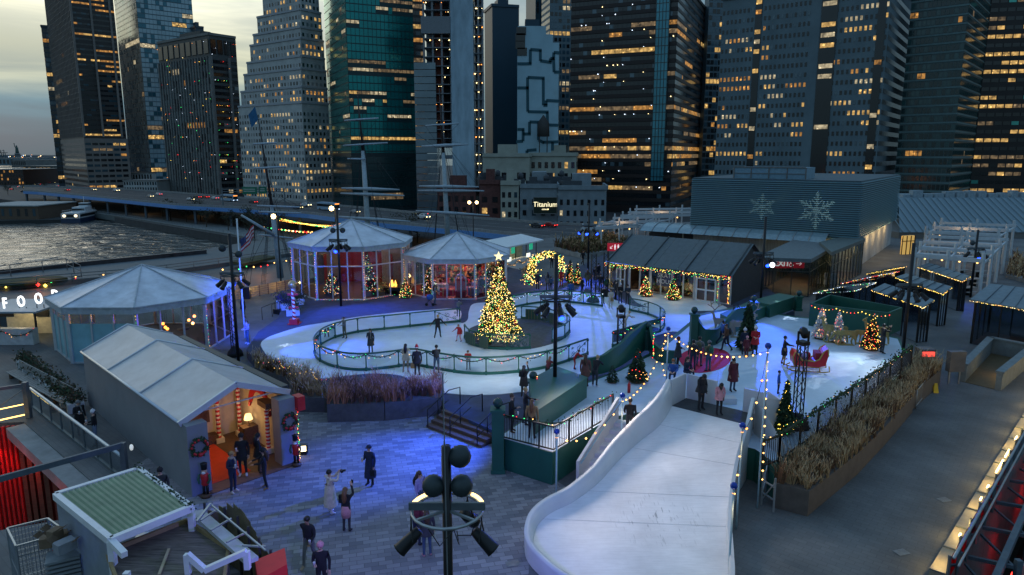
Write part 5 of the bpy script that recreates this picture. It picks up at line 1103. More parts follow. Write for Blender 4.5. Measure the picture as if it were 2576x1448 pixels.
def glassbox(name, label, pts, z0, h, roofm, step=1.2, mats=None, glow=None, over=.3):
 ps = [G(u,v,z0) for u, v in pts]; rt = thing(name, label, 'building', ps[0]); n = len(ps); cen = sum(ps, Vector((0,0,0)))/n
 b = B(); b.prism([((p+(p-cen).normalized()*over).x, (p+(p-cen).normalized()*over).y) for p in ps], z0+h, z0+h+.35); b.build('roof', roofm, rt)
 fr = B()
 for k in range(n):
  a, c = ps[k], ps[(k+1)%n]; m = max(1, int((c-a).length/step))
  for j in range(m): q = a.lerp(c, j/m); fr.bar(q, q+Vector((0,0,h)), .08)
  fr.bar(a+Vector((0,0,h*.72)), c+Vector((0,0,h*.72)), .07); fr.bar(a+Vector((0,0,.05)), c+Vector((0,0,.05)), .08)
  w = B(); w.poly([a,c,c+Vector((0,0,h)),a+Vector((0,0,h))]); w.build('glass_wall', glassmat('dark_glass_wall', (.45,.55,.55), .35), rt)
 fr.build('frame', M('bronze_frame', (.05,.06,.055), .5, .3), rt); f = B(); f.prism([(p.x,p.y) for p in ps], z0+.005, z0+.02); f.build('floor', M('warm_timber_floor'), rt)
 if glow: point('lobby_lamp', cen+Vector((0,0,h-.5)), glow*2.5, (1,.65,.25), .3)
 return rt
glassbox('glass_lobby', 'glass walled lobby with yellow light next to the ribbed building', [(2085,735),(2165,690),(2150,670),(2060,700)], .01, 3.6, M('green_grey_roof', (.10,.13,.125), .7), glow=130)
glassbox('glass_entrance', 'glass escalator entrance under a flat roof behind the red exit sign', [(1900,742),(2032,748),(2095,700),(1990,685)], .01, 3.3, M('flat_grey_roof', (.13,.16,.17), .8), glow=90)
rt = thing('exit_sign', 'red entrance sign with white wheelchair symbol and arrow on the glass entrance', 'sign', GX(1985,665,66)); a, c = GX(1945,652,66), GX(2022,675,66)
b = B(); b.box((a.x,65.9,c.z), (c.x,66,a.z)); b.build('panel', em('sign_red', (.55,.02,.04), .35), rt)
ltr = em('sign_letter', (.9,.85,.85), .8); text('EXIT', .72, ltr, (a.x+.85, 65.86, (a.z+c.z)/2), (R(90),0,0), parent=rt, bold=.02); 
b = B(); x, z, y = c.x-1.35, (a.z+c.z)/2, 65.86
b.tube([(x+.17*math.cos(t),y,z-.1+.17*math.sin(t)) for t in [PI*.8+k*.45 for k in range(10)]], .03, 4); b.tube([(x-.03,y,z+.2),(x-.03,y,z),(x+.15,y,z),(x+.25,y,z-.2)], .035, 4); b.ball((x-.03,y,z+.28), .055, 6); b.tube([(x+.5,y,z),(x+1.05,y,z)], .03, 4); b.tube([(x+.85,y,z+.17),(x+1.05,y,z),(x+.85,y,z-.17)], .03, 4); b.build('symbol', ltr, rt)
a, c = GX(1528,612,72), GX(1573,632,72); rt = thing('restroom_sign', 'red restroom sign with arrow and two figures above the skate house roof edge', 'sign', c)
b = B(); b.box((a.x,71.9,c.z), (c.x,72,a.z)); b.build('panel', MC['sign_red'], rt); b = B(); z = (a.z+c.z)/2; y = 71.87
b.tube([(a.x+.55,y,z+.15),(a.x+.3,y,z-.15)], .03, 4); b.tube([(a.x+.3,y,z+.05),(a.x+.3,y,z-.15),(a.x+.5,y,z-.15)], .03, 4)
for k in (.8, 1.15): b.ball((a.x+k,y,z+.25), .055, 6); b.tube([(a.x+k,y,z+.17),(a.x+k,y,z-.28)], [.09,.05], 6)
b.build('symbol', ltr, rt); b = B(); b.bar((a.x+.1,72.05,.6), (a.x+.1,72.05,a.z), .12); b.bar((c.x-.1,72.05,.6), (c.x-.1,72.05,a.z), .12); b.build('post', m_black, rt)
a, c = GX(2179,733,58), GX(2192,743,58); b = B(); b.box((a.x,57.9,c.z), (c.x,58,a.z)); 
# --- pergolas
pw_ = M('pergola_white', (.5,.56,.6), .5, var=.06)
def pergola(name, label, c0, c1, c2, c3, z, h, nr_, nc_, lamps=2, grp='white pergolas'):
 P_ = [G(*q, z) for q in (c0,c1,c2,c3)]; rt = thing(name, label, 'pergola', P_[0], grp); g = lambda s_, t: (P_[0].lerp(P_[1], s_)).lerp(P_[3].lerp(P_[2], s_), t)
 for i in range(nc_+1):
  for j in range(nr_+1): p = g(i/nc_, j/nr_); b = B(); b.bar(p, p+Vector((0,0,h+.7)), .22); b.build('post', pw_, rt)
 b = B()
 for j in range(nr_+1): b.bar(g(-.03,j/nr_)+Vector((0,0,h)), g(1.03,j/nr_)+Vector((0,0,h)), .14, .34)
 for j in range(nr_*2): b.bar(g(0,(j+.5)/nr_/2)+Vector((0,0,h-.35)), g(1,(j+.5)/nr_/2)+Vector((0,0,h-.35)), .5, .08)
 for i in range(nc_+1): b.bar(g(i/nc_,0)+Vector((0,0,h-.3)), g(i/nc_,1)+Vector((0,0,h-.3)), .12, .2)
 b.build('beam', pw_, rt)
 for k in range(lamps): p = g((k+.5)/lamps, .15)+Vector((0,0,h-.6)); l = B(); l.ball(p, .1, 6); l.build('lamp', MC['bulb_warm'], rt); 
 q = g(.5,.4)+Vector((0,0,h-.8)); point('pergola_lamp', q, 90, (1,.6,.3), .15)
 return g
pergola('pergola', 'left white slatted pergola, front bay, behind the tall dark grass', (1465,640),(1600,628),(1690,600),(1545,604), 0, 3.4, 2, 3)
pergola('pergola', 'left white slatted pergola, rear bay, reaching the ribbed building', (1565,600),(1740,596),(1770,575),(1600,578), 0, 3.6, 2, 3)
gR = pergola('pergola', 'right white slatted pergola with tables below, front bay', (2290,745),(2460,765),(2520,690),(2330,680), 0, 3.9, 3, 2, 4)
pergola('pergola', 'right white slatted pergola, rear bay behind the front one', (2320,672),(2500,684),(2540,650),(2360,640), 0, 4.2, 2, 2, 3)
for k in range(9):
 p = gR(.25+.25*(k%3), .2+.3*(k//3)); rt = thing('picnic_table', 'grey picnic table under the right pergola', 'table', p, 'tables under the pergola'); b = B(); b.obox(p+Vector((0,0,.72)), (1.8,.8,.05), .3); b.build('table_top', M('silver_wood', (.25,.25,.24), .8), rt); b = B(); b.obox(p, (.1,.7,.72), .3); b.build('leg', m_black, rt); b = B(); b.obox(p+Vector((-.25,.75,.42)), (1.8,.3,.05), .3); b.obox(p+Vector((.25,-.75,.42)), (1.8,.3,.05), .3); b.build('bench_seat', MC['silver_wood'], rt)
# grey ribbed roof at the right back
Yq = 108; a = GX(2262,600,Yq); c = GX(2700,640,Yq); zt = ZV(Yq+8, 502); rt = thing('ribbed_roof_hall', 'hall with wide blue grey ribbed sloping roof at the right back', 'building', (a.x,Yq,0))
b = B(); b.add([(a.x,Yq,1),(c.x+8,Yq,1),(c.x+8,Yq+12,zt),(a.x+6,Yq+12,zt),(c.x+8,Yq+26,zt),(a.x+6,Yq+26,zt)], [(0,1,2,3),(3,2,4,5)]); b.build('roof', M('ribbed_blue_roof', (.13,.2,.235), .5, .2, var=.1, stretch=(6,1,1)), rt)
b = B()
for k in range(26): x = a.x+(c.x-a.x)*k/25; b.bar((x+.5,Yq-.05,1.1), (x+2.6,Yq+11.9,zt+.12), .1)
b.build('rib', M('rib_blue', (.16,.23,.26), .5), rt); b = B(); b.box((a.x,Yq+.2,0), (c.x+8,Yq+25,.95)); b.build('wall', dkst, rt)
for k in range(15):
 x = a.x+8+k*1.9; b = B(); b.obox((x,Yq+13.5,zt), (rnd.uniform(1,1.8),1.2,rnd.uniform(.5,1.3))); tag(b.build('roof_unit', M('pale_plant', (.25,.33,.38), .7)), 'pale rooftop cooling unit in the row on the ribbed hall roof', 'roof unit', 'cooling units on the ribbed roof')
# yellow lit gate house
rt = thing('lit_doorway', 'small yellow glowing glazed doorway between the ribbed box and the pergola', 'doorway', G(2278,640,0)); p = G(2280,640,0); b = B(); b.obox(p, (1.9,.3,2.5), .3); b.build('door_glow', em('doorway_glow', (.9,.55,.15), .45), rt); b = B()
for i in (-1,-.3,.35,1): b.bar(p+Vector((i,-.25+i*.3,0)), p+Vector((i,-.25+i*.3,2.5)), .09)
b.bar(p+Vector((-1,-.55,1.8)), p+Vector((1,.05,1.8)), .09); b.build('frame', m_black, rt)
# --- cabins
def cabin(label, rp, zr, vb, wallm=None, cols=('yellow','warm','cream','yellow'), big=False):
 q = [G(u,v,zr+(.45 if k in (1,2) else 0)) for k, (u, v) in enumerate(rp)]; cen = sum(q, Vector((0,0,0)))/4; rt = thing('cabin', label, 'cabin', (cen.x,cen.y,0), 'glass cabins with lit roofs')
 b = B(); up = Vector((0,0,.1)); b.add([*q, *[p+up for p in q]], [(3,2,1,0),(4,5,6,7),(0,1,5,4),(1,2,6,5),(2,3,7,6),(3,0,4,7)]); b.build('roof', M('metal_cabin_roof', (.13,.19,.23), .45, .4, var=.12), rt); b = B()
 for k in range(1, 6): b.bar(q[0].lerp(q[3], k/6)+up*1.3, q[1].lerp(q[2], k/6)+up*1.3, .05)
 b.build('roof_seam', M('seam_metal', (.09,.13,.16), .5, .4), rt)
 w = [cen+(p-cen)*.88 for p in q]; fr = B()
 for k in range(4):
  a, c = w[k], w[(k+1)%4]; fr.bar((a.x,a.y,.01), (a.x,a.y,a.z-.02), .11); m = 3
  for j in range(1, m): e = a.lerp(c, j/m); fr.bar((e.x,e.y,.01), (e.x,e.y,e.z-.02), .06)
  g_ = B(); g_.poly([(a.x,a.y,.01),(c.x,c.y,.01),(c.x,c.y,c.z-.05),(a.x,a.y,a.z-.05)]); g_.build('glass_wall', glassmat('cabin_glass', (.35,.4,.45), .3, .1), rt)
 fr.build('frame', m_black, rt); b = B(); b.prism([(p.x,p.y) for p in w], .006, .03); b.build('floor', M('dark_floor'), rt)
 e = [q[3], q[0], q[1], q[2], q[3]]
 fairy('fairy_lights', 'glowing roof edge bulbs of the '+label, e, .13, .03, cols, .03)
 return cen
cn = [cabin('far glass cabin nearest the pergola', [(2308,673),(2337,664),(2440,698),(2422,710)], 2.6, 770),
 cabin('middle glass cabin of the right cabin row', [(2253,700),(2280,691),(2395,725),(2372,742)], 2.6, 805),
 cabin('front glass cabin of the right cabin row', [(2193,732),(2225,716),(2351,758),(2322,776)], 2.6, 838),
 cabin('left low cabin with white and green roof bulbs', [(2045,739),(2120,722),(2205,712),(2150,733)], 2.5, 790, cols=('cool','cream','green','cool')),
 cabin('left low cabin in the middle of three', [(2116,714),(2180,700),(2262,684),(2205,702)], 2.5, 760, cols=('yellow','red','cool')),
 cabin('left low cabin farthest back', [(2180,690),(2230,681),(2280,672),(2265,682)], 2.5, 740),
 cabin('large near cabin at the right picture edge', [(2440,757),(2490,717),(2690,742),(2680,800)], 3.1, 850)]
for k in (0,1,2,6): point('cabin_lamp', (cn[k].x, cn[k].y, 2.0), 22 if k < 6 else 45, (1,.5,.15), .2)
p = G(2444,790,0)
# ======================= slide, green walls, stairs, planters, masts, foreground =======================
UP = Vector((0,0,1))
# --- slide
def slide():
 rows = [(1691,1022,1884,1071,1.75,1.25),(1673,1053,1877,1100,1.62,1.2),(1650,1080,1870,1130,1.38,1.15),(1612,1109,1860,1160,1.12,1.0),(1556,1160,1848,1192,.85,.8),(1505,1216,1838,1235,.6,.62),(1444,1262,1831,1275,.42,.5),(1388,1290,1828,1310,.32,.46),(1356,1318,1827,1335,.27,.46),(1343,1351,1827,1360,.24,.46),(1346,1388,1829,1390,.22,.46),(1375,1425,1831,1425,.2,.46),(1440,1475,1833,1470,.2,.46),(1560,1520,1830,1515,.2,.46)]
 L = [G(a,c,z) for a,c,_,_,z,_ in rows]; Rr = [G(a,c,z) for _,_,a,c,z,_ in rows]; hs = [r[5] for r in rows]
 Ls, Rs = spline(L, 5), spline(Rr, 5); H = [hs[min(len(hs)-1,k//5)]*(1-(k%5)/5)+hs[min(len(hs)-1,k//5+1)]*((k%5)/5) for k in range(len(Ls))]
 rt = thing('snow_slide', 'wide white slide with curling side walls running down from the upper deck', 'slide', (Rr[5].x-3, Rr[5].y, 0))
 b = B(); n = 8; vs = [a.lerp(c, i/n) for a, c in zip(Ls, Rs) for i in range(n+1)]
 b.add(vs, [(k*(n+1)+i, (k+1)*(n+1)+i, (k+1)*(n+1)+i+1, k*(n+1)+i+1) for k in range(len(Ls)-1) for i in range(n)], True); b.build('slide_bed', slide_mat(), rt)
 sw = M('slide_wall_white', (.58,.6,.62), .5, var=.05, scale=.8)
 # left wall
 b = B(); N_ = len(Ls); out = []
 for k in range(N_):
  t = (Ls[min(k+1,N_-1)]-Ls[max(k-1,0)]); t.z = 0; t.normalize(); out.append(Vector((t.y,-t.x,0)) if False else Vector((-t.y, t.x, 0))*-1)
 nl = [o if o.dot(Ls[k]-Rs[k]) > 0 else -o for k, o in enumerate(out)]
 rowsv = []
 for k in range(N_):
  p = Ls[k]; o = nl[k]; rowsv += [p-UP*.02, p+o*.05+UP*(H[k]*.5), p+o*.12+UP*H[k], p+o*.30+UP*(H[k]+.02), p+o*.32+UP*(H[k]-.06), Vector(((p+o*.3).x,(p+o*.3).y,0.008))]
 m = 6; b.add(rowsv, [(k*m+i, k*m+i+1, (k+1)*m+i+1, (k+1)*m+i) for k in range(N_-1) for i in range(m-1)], True); b.build('left_wall', sw, rt)
 # right wall
 b = B(); rowsv = []
 tops = [(1915,1006),(1908,1036),(1897,1075),(1880,1112),(1866,1152),(1850,1205),(1840,1255),(1836,1300),(1833,1330)]
 for k in range(N_):
  p = Rs[k]; hh = H[k]*1.0; rowsv += [p-UP*.02, p+Vector((.03,0,hh)), p+Vector((.17,0,hh)), Vector((p.x+.17,p.y,.008))]
 b.add(rowsv, [(k*4+i+1, k*4+i, (k+1)*4+i, (k+1)*4+i+1) for k in range(N_-1) for i in range(3)]); b.build('right_wall', sw, rt)
 # platform with walls
 P4 = [G(1691,1022,1.75),G(1884,1071,1.75),G(1919,1046,1.75),G(1726,1003,1.75)]
 b = B(); b.prism([(p.x,p.y) for p in P4], 1.0, 1.765); b.build('platform', M('dark_platform', (.05,.055,.06), .8, var=.15), rt)
 b = B()
 def wl(u0,v0,u1,v1,h,h1=None):
  a, c = G(u0,v0,1.75), G(u1,v1,1.75); d = (c-a).normalized(); nn = Vector((-d.y,d.x,0))*.1; h1 = h1 or h; zb = .01
  b.add([(a.x,a.y,zb),(c.x,c.y,zb),(c.x,c.y,1.75+h1),(a.x,a.y,1.75+h),(a.x+nn.x,a.y+nn.y,zb),(c.x+nn.x,c.y+nn.y,zb),(c.x+nn.x,c.y+nn.y,1.75+h1),(a.x+nn.x,a.y+nn.y,1.75+h)], [(0,1,2,3),(5,4,7,6),(3,2,6,7),(0,3,7,4),(1,5,6,2)])
 wl(1688,1022,1724,1003,1.25); wl(1726,1002,1800,1020,1.2,1.15); wl(1868,1036,1921,1049,1.1); 
 wl(1926,1044,1960,1068,1.1); b.build('platform_wall', sw, rt)
 a = G(1960,1068,1.75); c = Rs[0]+Vector((.2,0,0)); b = B(); b.add([(c.x,c.y,.01),(a.x,a.y,.01),(a.x,a.y,2.85),(c.x,c.y,3.0)],[(0,1,2,3)]); b.add([(c.x+.3,c.y-2.6,.01),(c.x,c.y,.01),(c.x,c.y,3.0),(c.x+.3,c.y-2.6,2.0)],[(0,1,2,3)]); b.build('outer_panel', sw, rt)
 b = B(); q0, q1 = G(1803,1020,1.42), G(1868,1034,1.42); q2 = q1+(q1-q0)*.1+Vector((.6,2.3,0)); b.add([(q0.x,q0.y,2.9),(q0.x+.8,q0.y+2.6,2.3),(q0.x+.8,q0.y+2.6,1.42),(q0.x,q0.y,1.42)],[(0,1,2,3),(3,2,1,0)]); 
 for k in range(2): b.box((q0.x+.1,q0.y+.1+k*.4,1.42), (q1.x,q0.y+.6+k*.4,1.7-k*.15))
 b.build('rear_steps', sw, rt)
 for v0 in (8, 17, 27, 38): 
  s = B(); a, c = Ls[v0]+UP*.006, Rs[v0]+UP*.006; s.tube([a.lerp(c, i/8)+UP*.002 for i in range(9)], .005, 3); s.build('panel_seam', M('seam_grey', (.45,.47,.49), .6), rt)
def slide_mat():
 m = MC['slide_panel']; t = m.node_tree; p = t.nodes['Principled BSDF']; tc = N(t, 'ShaderNodeTexCoord'); mp = N(t, 'ShaderNodeMapping'); mp.inputs['Rotation'].default_value = (0,0,.75); mp.inputs['Scale'].default_value = (7,.8,1); t.links.new(tc.outputs['Object'], mp.inputs[0])
 a = N(t, 'ShaderNodeTexNoise'); a.inputs['Scale'].default_value = 2.3; a.inputs['Detail'].default_value = 8; t.links.new(mp.outputs[0], a.inputs['Vector'])
 r1 = ramp(t, [(.60,(0,0,0)),(.68,(1,1,1))]); t.links.new(a.outputs[0], r1.inputs[0])
 sp = N(t, 'ShaderNodeVectorMath', operation='DISTANCE'); t.links.new(tc.outputs['Object'], sp.inputs[0]); sp.inputs[1].default_value = (-.1,-1.6,.3)
 mk = N(t, 'ShaderNodeMapRange'); t.links.new(sp.outputs['Value'], mk.inputs[0]); mk.inputs[1].default_value = .2; mk.inputs[2].default_value = 2.0; mk.inputs[3].default_value = .75; mk.inputs[4].default_value = 0
 old = p.inputs['Base Color'].links[0].from_socket
 t.links.new(mixc(t, math_(t, 'MULTIPLY', r1.outputs[0], mk.outputs[0]), old, (.12,.13,.14)), p.inputs['Base Color']); return m
slide()
def wallrun(name, label, path, z, hs, th=.18, mat=None, cat='wall', ztop_abs=False):
 ps = spline([G(u,v,z) for u, v in path], 6); K = len(ps); hh = []
 for k in range(K):
  f = k/(K-1)*(len(hs)-1); j = min(int(f), len(hs)-2); s_ = f-j; s_ = s_*s_*(3-2*s_); hh.append(hs[j]*(1-s_)+hs[j+1]*s_)
 b = B(); vs = []
 for k, p in enumerate(ps):
  t = ps[min(k+1,K-1)]-ps[max(k-1,0)]; t.normalize(); o = Vector((-t.y,t.x,0))*th/2
  vs += [(p-o), (p-o)+UP*hh[k], (p+o)+UP*hh[k], p+o]
 b.add(vs, [(k*4+i, (k+1)*4+i, (k+1)*4+(i+1)%4, k*4+(i+1)%4) for k in range(K-1) for i in range(3)]+[(0,1,2,3),((K-1)*4+3,(K-1)*4+2,(K-1)*4+1,(K-1)*4)]); return tag(b.build(name, mat or m_dgreen), label, cat)
wallrun('green_wall', 'curved green wall rising from the bar counter to the first ball topped pillar', [(1470,945),(1510,940),(1550,925),(1590,900),(1625,878)], 1.42, [.95,1.0,1.25,1.6,1.75])
wallrun('green_wall', 'green wall swooping down to the right of the first ball topped pillar', [(1632,878),(1645,900),(1668,912),(1700,915)], 1.42, [1.6,.9,.75,.75])
wallrun('green_wall', 'green wall dipping right from the second ball topped pillar', [(1748,868),(1775,872),(1800,866),(1822,850)], 1.42, [1.85,1.1,1.0,1.2])
wallrun('green_wall', 'tall green wall curving back behind the dark fir and white reindeer', [(1822,850),(1850,835),(1875,822),(1892,812)], 1.42, [1.2,1.6,1.4,1.2])
def ballpillar(u, v, z, vt, lab, w=.42, zt=None):
 p = G(u, v, z); zt = zt or ZV(p.y, vt); rt = thing('ball_pillar', lab, 'pillar', p, 'green pillars with ball tops'); b = B(); b.obox(p, (w,w,zt-z-.5)); b.obox(p+UP*(zt-z-.52), (w+.12,w+.12,.1)); b.obox(p, (w+.1,w+.1,.18)); b.build('shaft', m_dgreen, rt); b = B(); b.lathe(p+UP*(zt-z-.42), [(.1,0),(.06,.06),(.06,.1)], 8); b.ball(p+UP*(zt-z-.19), .21, 14); b.build('ball', M('dark_ball', (.01,.05,.05), .15), rt); return p
ballpillar(1627, 880, 1.42, 812, 'green pillar with dark ball at the top of the curved wall'); ballpillar(1743, 870, 1.42, 773, 'green pillar with dark ball behind the red carpet group')
pc = ballpillar(1253, 1186, 0.01, 1003, 'large green corner pillar with dark ball by the plaza steps', .5); ballpillar(1341, 1040, .62, 936, 'green pillar with dark ball at the left end of the bar counter')
ballpillar(1915-22, 812, 1.42, 745, 'far green pillar with dark ball by the glass entrance'); ballpillar(2007, 782, 1.42, 732, 'farthest green pillar with dark ball beside the low cabins')
for u, v0, v1, z, lab in ((1636,838,905,1.42,'right of the first ball pillar'),(1750,806,850,1.42,'on the second ball pillar'),(1345,945,1000,1.42,'on the small bar pillar')):
 p = G(u, v1, z); fairy('fairy_lights', 'hanging coloured fairy lights '+lab, [(p.x+.1,p.y-.28,ZV(p.y,v0)), (p.x+.1,p.y-.28,z+.2)], .1, .03, ('red','green','warm'))
# bar counter
b = B(); q = [G(u,v,2.45) for u, v in ((1332,955),(1398,922),(1477,950),(1342,1053-14))]; b.prism([(p.x,p.y) for p in q], 1.405, 2.40); b.prism([((p+(p-q[0])*.01).x,(p+(p-q[0])*.01).y) for p in q], 2.40, 2.46); tag(b.build('bar_counter', m_dgreen), 'long wedge shaped green bar counter with a pole standing on it', 'counter')
for pts_, zz, lab in (([(1888,757),(1938,767),(2004,746),(1960,738)], 2.4, 'green box planter wall in front of the glass entrance'), ([(1812,790),(1888,757),(1938,767),(1845,806)], 2.2, 'low green wall box behind the white reindeer')):
 q = [G(u,v,zz) for u, v in pts_]; b = B(); b.prism([(p.x,p.y) for p in q], 1.405, zz); tag(b.build('green_box', m_dgreen), lab, 'green wall box')
rt = thing('green_enclosure', 'open topped dark green enclosure behind the frosted trees', 'enclosure', G(2140,800,1.4)); q = [G(u,v,3.0) for u, v in ((2040,764),(2235,787),(2268,774),(2088,742))]; b = B()
for k in range(4): a, c = q[k], q[(k+1)%4]; b.bar((a.x,a.y,2.2), (c.x,c.y,2.2), .12, 1.6)
b.build('wall', m_dgreen, rt); b = B(); b.prism([(p.x,p.y) for p in q], 1.5, 1.55); b.build('floor', M('dark_side_wall'), rt)
g1 = [q[0]+Vector((0,-.15,0)), q[1]+Vector((0,-.15,0))]; string('string_lights', 'sagging string of warm bulbs on the front of the green enclosure', [g1[0]+UP*-.1, g1[0].lerp(g1[1],.33)-UP*.1, g1[0].lerp(g1[1],.66)-UP*.1, g1[1]-UP*.1], .22, .035, ['yellow','warm','red'], sag=.18)
# front railing of the upper deck with garland
def picket(name, label, pts, z, h=1.05, step=.13, gl=True, glab='', cols=('warm','red','green')):
 ps = [G(u,v,z) for u, v in pts]; rt = thing(name, label, 'railing', ps[0]); b = B(); fine = resample(ps, step)
 for p in fine: b.bar(p+UP*.08, p+UP*h, .022)
 b.build('baluster', m_black, rt, kind='stuff'); b = B()
 for a, c in zip(ps, ps[1:]): b.bar(a+UP*h, c+UP*h, .06); b.bar(a+UP*.08, c+UP*.08, .05)
 b.build('rail', m_black, rt); 
 for p in resample(ps, 1.9): b = B(); b.bar(p, p+UP*h, .07); b.build('post', m_black, rt)
 if gl: big_ = len(pts) > 3; garland('garland', glab, resample(ps, 1.6), h+.03, sag=.06, cols=('warm','green') if big_ else cols, r=.1 if big_ else .07, br=.012 if big_ else .024, den=9 if big_ else 5)
 return ps
picket('picket_railing', 'black picket railing with lit garland on the front of the green deck', [(1262,1103),(1392,1136),(1541,1048)], 1.42, glab='garland with red and green bulbs on the black front railing')
picket('picket_railing', 'long black picket railing running back along the grass planter', [(1958,1163),(2042,1103),(2150,1026),(2290,922)], 1.42, h=1.15, glab='dark bushy garland along the long right railing')
picket('picket_railing', 'short black picket railing around the corner next to the slide', [(1916,1178),(1958,1163)], 1.42, h=1.1, glab='garland with warm bulbs looped at the corner railing', cols=('warm','cream'))
rt = thing('scaffold_frame', 'metal scaffold legs holding up the deck corner beside the slide', 'scaffold', G(1925,1275,0)); b = B()
for u, v in ((1915,1270),(1945,1290),(1925,1240)): p = G(u,v,.01); b.bar(p, (p.x,p.y,1.38), .06)
for (u,v),(u1,v1) in (((1915,1270),(1945,1290)),((1915,1270),(1925,1240))):
 a, c = G(u,v,.01), G(u1,v1,.01)
 for z in (.5,1.0): b.bar(a+UP*z, c+UP*z, .05)
 b.bar(a+UP*.2, c+UP*1.2, .04)
b.build('tube', m_steel, rt)
# stairs on the left of the slide
rt = thing('side_stairs', 'white stairs with solid side walls climbing to the upper deck left of the slide', 'stairs', G(1500,1215,0)); a0, a1 = G(1456,1216,0), G(1530,1215,0); t0, t1 = G(1556,1055,1.4), G(1632,1066,1.4); b = B(); n = 8
for k in range(n):
 f0, f1 = k/n, (k+1)/n; p0, p1, p2, p3 = a0.lerp(t0,f0), a1.lerp(t1,f0), a1.lerp(t1,f1), a0.lerp(t0,f1); z = 1.4*(k+1)/n-.004; b.prism([(p.x,p.y) for p in (p0,p1,p2,p3)], .005, z)
b.build('step', M('slide_wall_white'), rt)
for (s0, s1), nm in (((a0,t0),'left'),((a1,t1),'right')):
 b = B(); o = Vector((-.06,0,0)) if nm == 'left' else Vector((.06,0,0)); b.add([(s0.x,s0.y,.006),(s1.x,s1.y,.006),(s1.x,s1.y,2.45),(s0.x,s0.y,.95),(s0.x+o.x*2,s0.y,.006),(s1.x+o.x*2,s1.y,.006),(s1.x+o.x*2,s1.y,2.45),(s0.x+o.x*2,s0.y,.95)], [(0,1,2,3),(7,6,5,4),(3,2,6,7),(0,3,7,4),(1,5,6,2)]); b.build('side_wall', M('slide_wall_white'), rt)
 b = B(); b.tube([s0+UP*.85-o*1.2, Vector((s1.x,s1.y,2.28))-o*1.2], .025, 6); b.build('handrail', M('pale_blue_rail', (.3,.5,.56), .4), rt)
# plaza steps up to the rink deck
rt = thing('plaza_steps', 'four wide dark wooden steps with black handrails up to the rink deck', 'steps', G(1170,1090,0)); A0, A1 = G(1108,1062,0), G(1246,1112,0); d = (A1-A0).normalized(); n_ = Vector((-d.y,d.x,0)); 
for k in range(4):
 b = B(); p0, p1 = A0+n_*(-.95+.34*k), A1+n_*(-.95+.34*k); b.prism([(p.x,p.y) for p in (p0,p1,A1+n_*.75,A0+n_*.75)], .01, .15*(k+1)-.003); b.build('step', m_bronze, rt)
for s_ in (.03,.45,.93):
 b = B(); p = A0.lerp(A1, s_); q0, q1 = p-n_*.95, p+n_*.5; b.tube([q0+UP*.05, q0+UP*.95, q1+UP*1.55, q1+n_*.8+UP*1.5, q1+n_*.8+UP*.6], .03, 6); b.tube([q0+n_*.7+UP*.4, q0+n_*.7+UP*1.22], .025, 5); b.tube([q0+UP*.5, q1+UP*1.05], .02, 5); b.build('handrail', m_black, rt)
rt = thing('low_steps', 'small black handrails and steps left of the barber striped pole', 'steps', G(665,800,0))
for u, v in ((660,805),(685,797),(705,790),(735,783)):
 p = G(u,v,.01 if u < 700 else .3); b = B(); b.tube([p, p+UP*1.0, p+Vector((.7,1.1,1.2)), p+Vector((.7,1.1,.3))], .03, 5); b.build('handrail', m_black, rt)
b = B(); a, c = G(687,790,0), G(740,800,0); b.prism([(a.x,a.y),(c.x,c.y),(c.x+.3,c.y+1.2),(a.x+.3,a.y+1.2)], .005, .4); b.build('ramp', m_black, rt)
